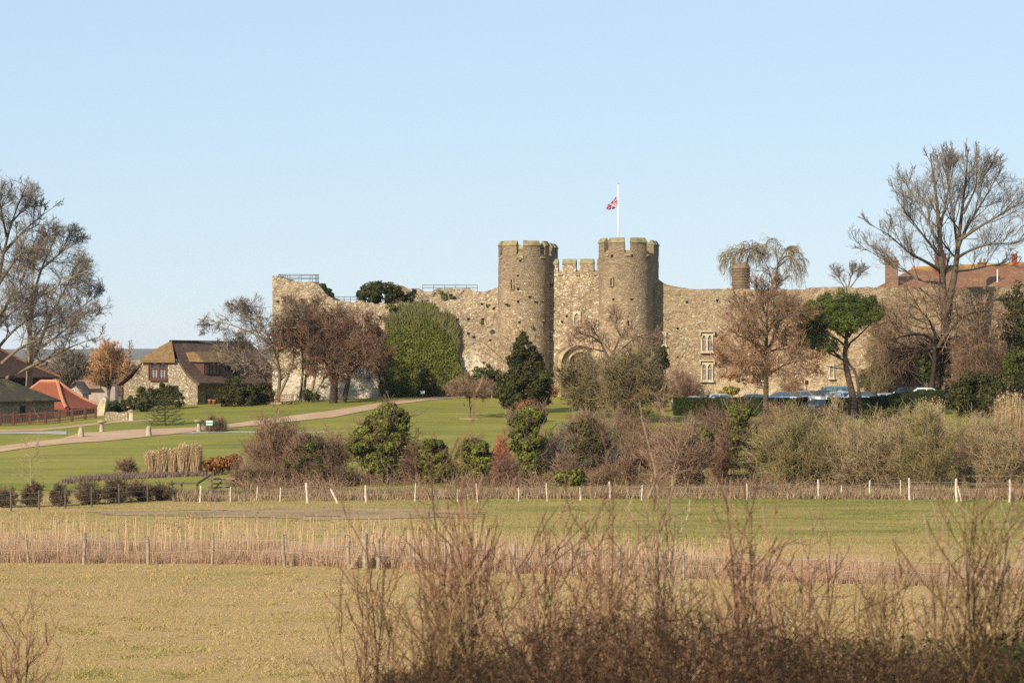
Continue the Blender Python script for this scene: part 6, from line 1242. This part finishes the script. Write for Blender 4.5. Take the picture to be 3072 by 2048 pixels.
for lab, u, Y, u0, u1, vt, m, ns, lv_ in BS: bare_shrub('bare_shrub', lab, 'shrub', gp_(u, Y), u0, u1, vt, m, ns, lv_, .05, fan=.95, tw=.011)
# pale forked stem
P0 = gp_(2018, 192); Y = 192
bare_tree('forked_sapling', 'pale forked stem leaning right in front of the glossy ivy trunk', 'tree', P0, [[P0-[0, 0, .2]]+ST(Y, (2016, 1440), (2022, 1395), (2040, 1355)), ST(Y, (2036, 1362), (2055, 1335), (2078, 1285), (2085, 1260)), ST(Y, (2036, 1362), (2020, 1335), (1995, 1310), (1975, 1280))], [.085, .075, .055], [lev(9, t0=.4, ang=40, ratio=.5, S=3, wob=.2, trop=.1, rmin=.02), lev(6, ang=40, ratio=.5, S=3, rmin=.012)], None, M_barkpale, T_pink, 1, rend=.6, size=1.4)
# tan grass clumps on the left lawn
def plume_clump(label, u, vb, vt, hw, n=900, m=None, name='ornamental_grass', Y=None, group='tall dry grass clumps on the lawn', lo=.68):
    P = GV(u, vb) if Y is None else gp_(u, Y); Y_ = P[1]; s = Y_/FPX; H = zof(vt, Y_)-P[2]; r = hw*s; a = rng.uniform(0, 2*np.pi, n); q = np.sqrt(rng.uniform(0, 1, n))*r
    B = P+np.stack([q*np.cos(a), q*np.sin(a), 0*a], -1); B[:, 2] = ground(B[:, 0], B[:, 1])-.05; h = H*rng.uniform(lo, 1.0, n)*(1+.14*vnoise(np.c_[B[:, :2]*1.1, B[:, 2]*0]))
    mb = MB(); mb.blades(B, h, .025, .085, np.clip(rng.normal(.5, .2, n), 0, 1)); k = rng.integers(0, n, n); f = rng.uniform(.1, .85, n)
    mb.leaves(B[k]+np.stack([rng.normal(0, .04, n), rng.normal(0, .04, n), h[k]*f], -1), rng.normal(size=(n, 3)), .10, np.clip(rng.normal(.4, .2, n), 0, 1), .22)
    k = rng.integers(0, n, n*2); mb.leaves(B[k]+rng.normal(0, .05, (n*2, 3))+np.stack([0*k, 0*k, h[k]*.95+rng.uniform(-.35, .05, n*2)], -1), rng.normal(size=(n*2, 3)), .06, np.clip(rng.normal(.62, .2, n*2), 0, 1), .5)
    return tag(mb.build(name, m or L_reed, at=P), label, 'grass clump', group)
for lab, u, vt, hw in (('first and shortest dry tan grass clump on the left lawn', 453, 1344, 13), ('second dry tan grass clump on the left lawn, wide and tall', 486, 1333, 15), ('narrow middle dry tan grass clump on the left lawn', 520, 1340, 10), ('tall bushy dry tan grass clump, fourth along the left lawn', 551, 1329, 15), ('last dry tan grass clump on the left lawn, nearest the orange heath', 587, 1327, 16)): plume_clump(lab, u, 1425, vt, hw, 1300)
plume_clump('clump of pale plumed pampas grass between the lichened trees and the dark evergreen', 2790, 1300, 1192, 46, 900, lo=.3, Y=226, name='pampas_grass', group='pampas grass at the right garden end')
plume_clump('pampas grass with nodding pale plumes at the picture edge', 3030, 1300, 1172, 46, 900, lo=.3, Y=232, name='pampas_grass', group='pampas grass at the right garden end')
for lab, pts, Y, n, m in (('low rusty orange heath bush behind the wooden gate', [(650, 1390, 40, 22), (690, 1385, 36, 24), (630, 1395, 20, 18)], 207, 4200, L_rust),): leafy('heath_bush', lab, 'bush', G(650, Y), [pxblob(*q, Y) for q in pts], n, .08, m, clumps=34, cr=.28)
# lavender edging of the lawn bed
n = 5200; u = rng.uniform(195, 640, n); vv = np.interp(u, [195, 300, 400, 560, 640], [1452, 1441, 1437, 1430, 1428])-rng.uniform(0, 9, n)*np.interp(u, [195, 230, 640], [.4, 1, 1]); P = np.array([GV(a, b) for a, b in zip(u[::4], vv[::4])]); P = np.repeat(P, 4, 0)[:n]+rng.normal(0, .25, (n, 3))*[1, 1, 0]; P[:, 2] = ground(P[:, 0], P[:, 1])
stuff(MB().blades(P, rng.uniform(.15, .42, n), .03, .35, np.clip(rng.normal(.45, .2, n), 0, 1)).build('lavender_edging', tint_mat('lavender_twigs', [(.1, (.09, .06, .05)), (.5, (.17, .12, .10)), (.9, (.26, .19, .15))])), 'low grey-brown line of cut lavender edging the bed below the lawn', 'flower bed')
# hedge plants by the left wire fence
for lab, u, w, vt, Y in (('hedge plant at the picture edge by the dark wire fence', 15, 34, 1455, 178), ('hedge plant under the pale sapling by the dark wire fence', 95, 36, 1440, 179), ('hedge plant between the second and third dark fence posts', 185, 34, 1445, 180), ('loose hedge plant before the lavender bed', 270, 44, 1442, 182), ('hedge plant below the small bare shrub', 345, 42, 1430, 184), ('dense dark hedge plant left of the wooden handrail', 425, 44, 1440, 186), ('last dark hedge plant touching the wooden handrail', 490, 36, 1450, 187)):
    bare_shrub('hedge_plant', lab, 'shrub', gp_(u, Y), u-w, u+w, vt, T_umber, 12, (9, 7, 4), .025, fan=1, tw=.009, group='young hedge along the dark wire fence', leaves=(260, .05, L_brown))
# ---- fences
M_post = flat_mat('silvered_post', (.47, .41, .33), .85, .15, ns=6, na=.35); M_postd = flat_mat('dark_post', (.10, .085, .065), .9, .1, ns=5, na=.3); M_wire = flat_mat('fence_wire', (.30, .28, .25), .6, .3); M_rail = flat_mat('mossy_rail', (.14, .115, .065), .9, .1, ns=3, na=.4); M_postn = flat_mat('split_post', (.25, .195, .14), .9, .1, ns=7, na=.4)
def wire(parent, pts, r=.006, sag=.04, wig=0):
    pts = np.asarray(pts, float); mb = MB()
    for a, b in zip(pts[:-1], pts[1:]):
        t = np.linspace(0, 1, 9)[:, None]; q = a*(1-t)+b*t; q[:, 2] -= sag*4*(t*(1-t))[:, 0]; q[1:-1, 2] += rng.normal(0, .012+wig, 7); mb.tubes(q[None], np.full((1, 9), r), 4)
    return mb.build('wire', M_wire, parent)
far = thing('far_wire_fence', 'far wire fence on bleached crooked white posts along the garden edge', 'fence', G(1500, 188))
tops = []
for i_, (u, vt, vb, w, lean) in enumerate(((600, 1457, 1507, .13, .04), (690, 1461, 1505, .10, .05), (772, 1458, 1502, .08, 0), (841, 1462, 1504, .09, 0), (922, 1448, 1508, .16, -.05), (1018, 1466, 1508, .15, -.5), (1098, 1456, 1506, .14, -.02), (1246, 1450, 1504, .09, 0), (1373, 1466, 1503, .09, 0), (1432, 1450, 1506, .09, -.05), (1557, 1464, 1503, .09, -.04), (1641, 1448, 1503, .08, -.03), (1741, 1461, 1501, .12, 0), (1831, 1444, 1500, .14, -.06), (1926, 1455, 1500, .09, 0), (2240, 1450, 1499, .09, .03), (2457, 1438, 1496, .12, -.08), (2522, 1456, 1494, .09, .05), (2611, 1441, 1494, .12, -.05), (2700, 1440, 1496, .07, .05), (2731, 1434, 1500, .14, -.10), (2871, 1436, 1505, .18, -.06), (2886, 1456, 1503, .10, -.26), (3028, 1438, 1506, .15, .06))):
    P = G(u, 187+1.5*math.sin(i_)); P[1] = GV(u, vb)[1]; P[1] = min(max(P[1], 180), 190); P = G(u, P[1]); h = (vb-vt)*P[1]/FPX
    post_of(far, P, h, w, M_post, lean=(lean, .05*math.sin(i_*2.3))); tops.append(P+[lean*.8, 0, h*.86])
tops = [t for k, t in enumerate(tops) if k not in (5, 22)]
wire(far, tops, .007); wire(far, [t-[0, 0, .38] for t in tops], .006)
lf = thing('dark_wire_fence', 'dark-posted wire fence beside the young hedge at the left', 'fence', G(250, 182)); tops = []
for u, vt, vb in ((-30, 1478, 1538), (33, 1473, 1532), (117, 1471, 1529), (196, 1464, 1524), (275, 1459, 1519), (357, 1452, 1512), (443, 1449, 1506)):
    P = GV(u, vb); h = (vb-vt)*P[1]/FPX; post_of(lf, P, h, .12, M_postd, jit=False); tops.append(P+[0, 0, h*.9])
for dz in (0, .35, .7): wire(lf, [t-[0, 0, dz] for t in tops], .006, .02)
hr = thing('wooden_handrail', 'low wooden handrail stepping up beside the footbridge to the lawn gate', 'handrail', G(560, 186))
def px3(u, v, Y): return uv(u, v, Y)
a0, a1, a2 = px3(517, 1449, 187), px3(592, 1449, 187.5), px3(632, 1423, 190)
for nm, u, vt, Y in (('post', 517, 1447, 187), ('post', 545, 1450, 187.3), ('post', 592, 1449, 187.6)): P = G(u, Y); MB().bar(P-[0, 0, .3], [P[0], P[1], zof(vt, Y)], .12).build(nm, M_postd, hr)
m_ = MB(); m_.bar(a0, a1, .10, .14); m_.bar(a1, a2, .10, .14); m_.build('rail', M_rail, hr)
P = G(630, 190.5); MB().bar(P-[0, 0, .3], [P[0], P[1], zof(1415, 190.5)], .24).build('gate_post', M_rail, hr)
gt_ = thing('field_gate', 'wooden field gate between the handrail and the low evergreen tangle', 'gate', G(665, 191)); g0, g1 = G(636, 191), G(706, 191.5)
for z in (.25, .5, .75, 1.05): MB().bar(g0+[0, 0, z], g1+[0, 0, z], .05, .12 if z > 1 else .09).build('bar', M_bench2 if z > 1 else M_rail, gt_)
for q0, q1 in ((g0+[0, 0, .2], (g0+g1)/2+[0, 0, 1.05]), ((g0+g1)/2+[0, 0, 1.05], g1+[0, 0, .2])): MB().bar(q0+[0, -.05, 0], q1+[0, -.05, 0], .04, .08).build('brace', M_rail, gt_)
for q in (g0, g1): MB().bar(q+[0, .06, .1], q+[0, .06, 1.1], .07, .1).build('stile', M_rail, gt_)
def rail_fence(label, us, Y, vt, vb):
    t = thing('rail_fence', label, 'fence', G(us[0], Y)); q = [G(u, Y) for u in us]; z0, z1 = zof(vb, Y), zof(vt, Y)
    for p in q: MB().bar(p-[0, 0, .3], [p[0], p[1], z1+.12], .13).build('post', M_rail, t)
    for z in (z0, z1):
        for a, b in zip(q[:-1], q[1:]): MB().bar([a[0], a[1]-.09, z], [b[0], b[1]-.09, z+rng.normal(0, .02)], .05, .11).build('rail', M_rail, t)
rail_fence('two-rail mossy fence below the red dogwood and the ivy column', [1515, 1600, 1700, 1790, 1880, 1960, 2030], 202, 1421, 1447)
rail_fence('two-rail mossy fence before the narrow ivy trunk', [2165, 2248, 2330], 202, 1425, 1453)
rail_fence('dark two-rail fence at the far end near the last white posts', [2890, 2940, 2990, 3050, 3110], 196, 1427, 1452)
# ditch edges: dead grass and bramble under the white posts
def tuft_strip(u0, u1, Yf, n, h0, h1, w=.03):
    u = rng.uniform(u0, u1, n); Y = Yf(u)+rng.uniform(0, 1, n)**.8*6; x = (u-1536)/FPX*Y; den = fbm(xyz(x*.3, Y*.3, 5), 3); k = den+rng.uniform(-.5, .5, n) > -.05; x, Y, den = x[k], Y[k], den[k]
    P = np.stack([x, Y, ground(x, Y)-.03], -1); h = rng.uniform(h0, h1, len(P))*(1+.8*den); return MB().blades(P, np.maximum(h, .1), w, .35, np.clip(rng.normal(.45, .22, len(P)), 0, 1))
M_deadgrass = tint_mat('dead_grass', [(.1, (.13, .085, .05)), (.5, (.28, .195, .115)), (.9, (.42, .32, .20))], trans=.15)
stuff(tuft_strip(520, 3110, lambda u: np.interp(u, [500, 900, 1500, 3100], [185, 185.5, 187, 187.5]), 60000, .18, .62).build('dead_grass', M_deadgrass), 'strip of dead grass and bramble along the foot of the white posts', 'dead grass')
n = 22000; u = rng.uniform(650, 3110, n); Y = rng.uniform(191, 205, n); x = (u-1536)/FPX*Y; k = fbm(xyz(x*.25, Y*.25, 7), 3)+.12*rng.normal(size=n) > -.08; k &= ~((u > 620) & (u < 720)); x, Y = x[k], Y[k]; P = np.stack([x, Y, ground(x, Y)], -1); d = rng.normal(size=P.shape)+[0, 0, .6]; d /= np.linalg.norm(d, axis=1, keepdims=True); L = rng.uniform(.4, 1.3, len(P))[:, None]
mb = MB(); mb.tubes(np.stack([P, P+d*L*.5+[0, 0, .18], P+d*L], 1), np.full((len(P), 3), .012), 3, np.clip(rng.normal(.5, .2, len(P)), 0, 1)); stuff(mb.build('undergrowth', T_brown), 'tangled brown bramble undergrowth beneath the shrub belt', 'undergrowth')
# ================================================================ near fence, reeds, meadow grass
NF = lambda u: np.interp(u, [-100, 0, 600, 1100, 2000, 3072, 3200], [130.5, 129.3, 128.5, 126.5, 121, 115, 114])
nf = thing('near_wire_fence', 'near wire fence on rough split posts in front of the reeds', 'fence', G(1100, 126.5)); tops = []
for u, vt, vb, w, lean, k in ((-40, 1600, 1690, .10, 0, 0), (87, 1600, 1690, .10, -.12, 0), (252, 1597, 1692, .16, .02, 0), (446, 1612, 1696, .17, -.06, 0), (637, 1600, 1697, .12, .02, 0), (853, 1605, 1702, .16, -.05, 0), (1045, 1620, 1703, .17, .02, 0), (1096, 1601, 1708, .27, -.01, 1), (1134, 1617, 1710, .19, .02, 0), (1243, 1620, 1713, .12, 0, 0), (1541, 1630, 1721, .16, .03, 0), (1716, 1634, 1730, .14, -.05, 0), (1860, 1640, 1738, .12, 0, 0), (2050, 1650, 1745, .12, 0, 0), (2252, 1657, 1750, .13, 0, 0), (2505, 1667, 1760, .13, .02, 0), (2720, 1672, 1768, .12, 0, 0), (2900, 1680, 1775, .12, 0, 0), (3110, 1690, 1780, .12, 0, 0)):
    Y = float(NF(u)); P = G(u, Y); h = (vb-vt)*Y/FPX; post_of(nf, P, h, w, M_postn, name='straining_post' if k else 'post', lean=(lean, .03*math.sin(u)), k=10); tops.append(P+[lean*.85, -.08, h*.82])
    if k: MB().bar(P+[-.72, -.05, -.05], P+[-.08, -.05, .95], .12, .1).build('brace', M_postn, nf); MB().bar(P+[.5, -.05, .4], P+[.08, -.05, 1.0], .08, .08).build('brace', M_postn, nf)
wire(nf, tops, .008, .05, .01); wire(nf, [t-[0, 0, .45] for t in tops], .006, .03)
def reeds():
    mb = MB(); n = 110000; u = rng.uniform(-200, 3400, n); dep = rng.uniform(0, 1, n); Y = NF(u)+.6+dep*np.interp(u, [-80, 900, 1800, 3150], [9, 8.5, 7, 5]); x = (u-1536)/FPX*Y
    H = np.interp(u, [-80, 300, 900, 1350, 1700, 2100, 3150], [1.12, 1.04, .90, .95, .82, .68, .72]); c = fbm(xyz(x*.35, Y*.3, 2), 3); c2 = fbm(xyz(x*1.6, Y*.8, 6), 2)
    P = np.stack([x, Y, ground(x, Y)-.05], -1); h = np.maximum(H*1.04*(.62+.42*dep+.9*c+.5*c2)*rng.uniform(.55, 1.1, n), .15)
    mb.blades(P, h, .0095, .16, np.clip(.5+.35*c+rng.normal(0, .17, n), 0, 1))
    k = rng.integers(0, n, 80000); f = rng.uniform(.08, .8, 80000); q = P[k]+np.stack([rng.normal(0, .05, 80000), rng.normal(0, .05, 80000), h[k]*f], -1); t = np.clip(.34+.3*c[k]+rng.normal(0, .2, 80000), 0, 1); mb.leaves(q, rng.normal(size=q.shape), .055*rng.uniform(.5, 1.3, len(q)), t, .2)
    # taller scattered stems with feathery heads
    m = 1300; u = np.r_[rng.uniform(-80, 2200, m)]; Y = NF(u)+rng.uniform(2, 8, m); x = (u-1536)/FPX*Y; c = fbm(xyz(x*.5, Y*.4, 9), 2); kk = c+rng.uniform(-.4, .4, m) > -.05; u, x, Y = u[kk], x[kk], Y[kk]; P = np.stack([x, Y, ground(x, Y)], -1); h = rng.uniform(1.0, 1.95, len(P))*np.interp(u, [-80, 1400, 2200], [1, 1, .7]); lean = rng.normal(0, .06, (len(P), 2))
    tip = P+np.c_[lean*h[:, None], h]; mb.tubes(np.stack([P, (P+tip)/2+rng.normal(0, .02, P.shape), tip], 1), np.full((len(P), 3), .008), 3, np.clip(rng.normal(.72, .15, len(P)), 0, 1))
    hd_ = rng.uniform(0, 1, len(P)) < .3; T = tip[hd_]
    for k in range(5): mb.leaves(T+rng.normal(0, .035, T.shape)-[0, 0, .05*k], rng.normal(size=T.shape), .07, np.clip(rng.normal(.15, .1, len(T)), 0, 1), .3)
    return mb
stuff(reeds().build('reeds', tint_mat('dry_reed_bed', [(.05, (.16, .098, .062)), (.35, (.36, .232, .15)), (.62, (.49, .335, .215)), (.95, (.60, .44, .27))], trans=.2)), 'band of dry tan reeds filling the ditch behind the near wire fence', 'reeds')
def meadow():
    mb = MB(); n = 230000; Y = 78*np.exp(rng.uniform(0, 1, n)*math.log(190/78)); u = rng.uniform(-60, 3130, n); x = (u-1536)/FPX*Y
    k = ~((Y > NF(u)) & (Y < NF(u)+7)); x, Y = x[k], Y[k]; c = 1.5*fbm(xyz(x*.16, Y*.13, 1), 4); c2 = fbm(xyz(x*1.4, Y*1.0, 4), 3)
    keep = c2+rng.uniform(-.5, .5, len(x)) > -.15; x, Y, c, c2 = x[keep], Y[keep], c[keep], c2[keep]
    P = np.stack([x, Y, ground(x, Y)-.02], -1); g = meadow_tint(x, Y)
    mb.blades(P, rng.uniform(.03, .11, len(P))*(1+2.0*np.clip(c2, 0, 1)), .017, .9, np.clip(g+.30*c+.25*c2+rng.normal(0, .12, len(P)), 0, 1)); return mb
M_tuft = tint_mat('meadow_tufts', [(.05, (.17, .11, .05)), (.25, (.47, .325, .165)), (.5, (.40, .285, .12)), (.72, (.28, .235, .074)), (.95, (.15, .155, .034))], trans=.15)
stuff(meadow().build('meadow_grass', M_tuft), 'rough tufted pasture grass of the meadow', 'grass')
# dark clods and molehills
n = 110; Y = 78+rng.uniform(0, 1, n)**1.3*48; u = rng.uniform(-40, 3100, n); x = (u-1536)/FPX*Y; k = Y < NF(u)-1; P = np.stack([x, Y, ground(x, Y)], -1)[k]; mb = MB()
for p in P: r = rng.uniform(.015, .05); a = rng.uniform(.6, 1.5); [mb.lathe(p+rng.normal(0, r, 3)*[1.5, 1, 0], [(r*a, -.02), (r*.8, .03), (r*.4, r*.9), (0, r)], 6, rng.uniform(.0, .3)) for _ in range(4)]
stuff(mb.build('earth_clods', M_soil), 'scattered dark clods of earth in the near pasture', 'earth clods')

# ================================================================ thicket on the bank in front of the camera
F_bark = [twigm('shoot_red_brown', (.055, .029, .017), (.16, .085, .05), (.32, .195, .12)), twigm('shoot_olive', (.05, .03, .015), (.15, .095, .044), (.33, .23, .12)), twigm('shoot_grey', (.08, .046, .027), (.21, .135, .08), (.45, .34, .23))]  # wide dark-to-light ramps also paint sunlit and shaded stems into the tint
def thicket(label, u0, u1, Y, vt, n, m, dens=(9, 4), spread=.5, r=.017, vary=.45, cat='shrub', name='sapling_thicket'):
    """many upright shoots from one root, each with side shoots and fine twigs"""
    s = Y/FPX; bu = (u0+u1)/2; B = G(bu, Y); W_ = (u1-u0)*s/2; H = zof(vt, Y)-B[2]; st = []; rr = []
    for k in range(n):
        q = rng.uniform(-1, 1); d = rng.uniform(-.5, .5); b0 = B+[q*W_*spread*.8, d*W_*.7, 0]; b0[2] = float(ground(b0[0], b0[1]))-.1
        h = H*(1-vary*rng.uniform(0, 1)**1.2)*(1-.22*abs(q)**2); tip = b0+[q*W_*(1-spread)+rng.normal(0, .10), d*.3+rng.normal(0, .10), h]; mid = b0*.5+tip*.5+rng.normal(0, .05, 3)*[1, 1, 0]-[q*W_*.10, 0, 0]
        st.append([b0, b0*.75+mid*.25+rng.normal(0, .02, 3), mid, tip]); rr.append(r*rng.uniform(.7, 1.35)*(h/H)**.5)
    lv = woody(st, rr, [lev(dens[0], t0=.12, t1=.98, ang=38, av=12, ratio=1, S=5, wob=.14, trop=.13, rmin=.0052, rr=.5, Lmin=.12), lev(dens[1], t0=.1, t1=1, ang=45, ratio=.36, S=3, wob=.18, trop=.1, rmin=.0034, rr=.6, Lmin=.05)], None, 12, .22, .06, size=.62)
    t = thing(name, label, cat, B, 'bare thicket on the near bank'); wood_mesh(MB(), lv[:1], [6]).build('shoots', m, t, True); wood_mesh(MB(), lv[1:], [4, 3]).build('crown', m, t); return t
TH = [('sparse thin bush at the picture\'s left edge, low in the near corner', -60, 130, 27, 1700, 17, 0, (8, 3), .3), ('leftmost sparse tall shoots of the near thicket beside open pasture', 960, 1250, 25, 1560, 13, 0, (9, 3), .5), ('tallest red-brown shoots of the near thicket, rising before the twin ivy clumps', 1240, 1500, 22, 1225, 14, 0, (10, 3), .45), ('dense upright stems of the near thicket below the red dogwood', 1200, 1520, 23, 1440, 23, 0, (10, 4), .6),
  ('slender shoots of the near thicket crossing the slim ivy column', 1500, 1720, 24, 1400, 16, 0, (10, 3), .5), ('forked shoots of the near thicket below the ivy-cored tree', 1700, 1960, 22, 1380, 17, 0, (10, 3), .5), ('pale-stemmed clump of the near thicket below the glossy ivy trunk', 1900, 2120, 23, 1300, 16, 2, (10, 3), .5), ('dark upright shoots of the near thicket below the narrow ivy trunk', 2120, 2330, 21, 1340, 14, 0, (10, 3), .5),
  ('straight reddish shoots of the near thicket before the lichened shrubs', 2280, 2520, 24, 1480, 16, 0, (9, 3), .5), ('low bushy part of the near thicket below the lichened trio', 2480, 2760, 23, 1600, 19, 1, (9, 3), .55), ('bleached leaning stems of the near thicket toward the picture edge', 2700, 2960, 22, 1330, 16, 2, (8, 3), .4), ('thick-stemmed bush at the near right corner', 2800, 3120, 20, 1420, 23, 1, (10, 3), .5), ('outermost tall shoots of the near right corner', 2980, 3200, 21, 1500, 17, 2, (9, 3), .5),
  ('low twiggy front row of the near thicket under its tallest shoots', 1150, 1500, 20, 1740, 20, 1, (9, 3), .7), ('low twiggy front row of the near thicket at its middle', 1480, 1900, 20, 1720, 24, 0, (9, 3), .75), ('low twiggy front row of the near thicket right of its middle', 1880, 2350, 20, 1720, 25, 0, (9, 3), .75), ('low twiggy front row near the thick-stemmed corner bush', 2350, 2850, 20, 1760, 24, 1, (9, 3), .75)]
for lab, u0, u1, Y, vt, n, m, dn, sp in TH: thicket(lab, u0, u1, Y, vt, n, F_bark[m], dn, sp)
# bramble floor under the thicket
n = 11500; u = rng.uniform(1150, 3150, n); Y = rng.uniform(17.5, 23, n); x = (u-1536)/FPX*Y; dens = fbm(xyz(x*.8, Y*.6, 3), 3); q = np.interp(u, [980, 1200, 1400, 1650, 2000, 2300, 2700, 3150], [0, .02, .12, .28, .36, .30, .22, .26])*(1+.8*dens); top = ground(x, Y)*0+EYE-.109*Y+q; bot = np.where(rng.uniform(0, 1, n) < .35, ground(x, Y), np.minimum(top-.1, EYE-.109*Y-.15)); z = bot+(top-bot)*rng.uniform(0, 1, n)**1.7-ground(x, Y)
P = np.stack([x, Y, ground(x, Y)+z], -1); d = rng.normal(size=P.shape)+[0, 0, .9]; d /= np.linalg.norm(d, axis=1, keepdims=True); L = rng.uniform(.06, .32, n)[:, None]; mb = MB(); mb.tubes(np.stack([P-d*L/2, P+[0, 0, .03], P+d*L/2], 1), np.full((n, 3), .0028), 3, np.clip(rng.normal(.35, .2, n), 0, 1))
stuff(mb.build('bramble_tangle', twigm('bramble_cane', (.018, .011, .007), (.055, .032, .018), (.16, .10, .055))), 'dark tangle of bramble canes at the foot of the near thicket', 'bramble')
n = 30000; u = rng.uniform(1300, 3130, n); Y = rng.uniform(17.5, 21, n); x = (u-1536)/FPX*Y; dens = fbm(xyz(x*1.1, Y*.8, 8), 3); k = (dens > np.interp(u, [1300, 2000, 2500, 3130], [.22, .12, .02, .05])); x, Y, u, dens = x[k], Y[k], u[k], dens[k]; P = np.stack([x, Y, EYE-.109*Y+rng.uniform(-.1, 1, len(x))*.30*(.6+1.5*np.maximum(dens, 0))], -1)
stuff(MB().leaves(P, rng.normal(size=P.shape)+[0, -.3, .8], .022*rng.uniform(.6, 1.3, len(P)), np.clip(rng.normal(.4, .2, len(P)), 0, 1), .6).build('bramble_leaves', L_ivyd), 'dark green bramble and ivy leaves low in the near right bank', 'bramble')

# ---- thin blue air over the plain
hz_ = MB().box((0, 6150, 23), (12600, 12400, 60)); M_haze = bpy.data.materials.new('haze'); M_haze.use_nodes = True; nt = M_haze.node_tree; nt.nodes.remove(nt.nodes['Principled BSDF'])
pv = nd(nt, 'ShaderNodeVolumePrincipled', i_Color=(.80, .88, 1.0, 1), i_Density=.00004, i_Anisotropy=0.0); nt.links.new(pv.outputs[0], nt.nodes['Material Output'].inputs['Volume'])
stuff(hz_.build('haze', M_haze), 'thin pale blue haze lying over the plain', 'haze')
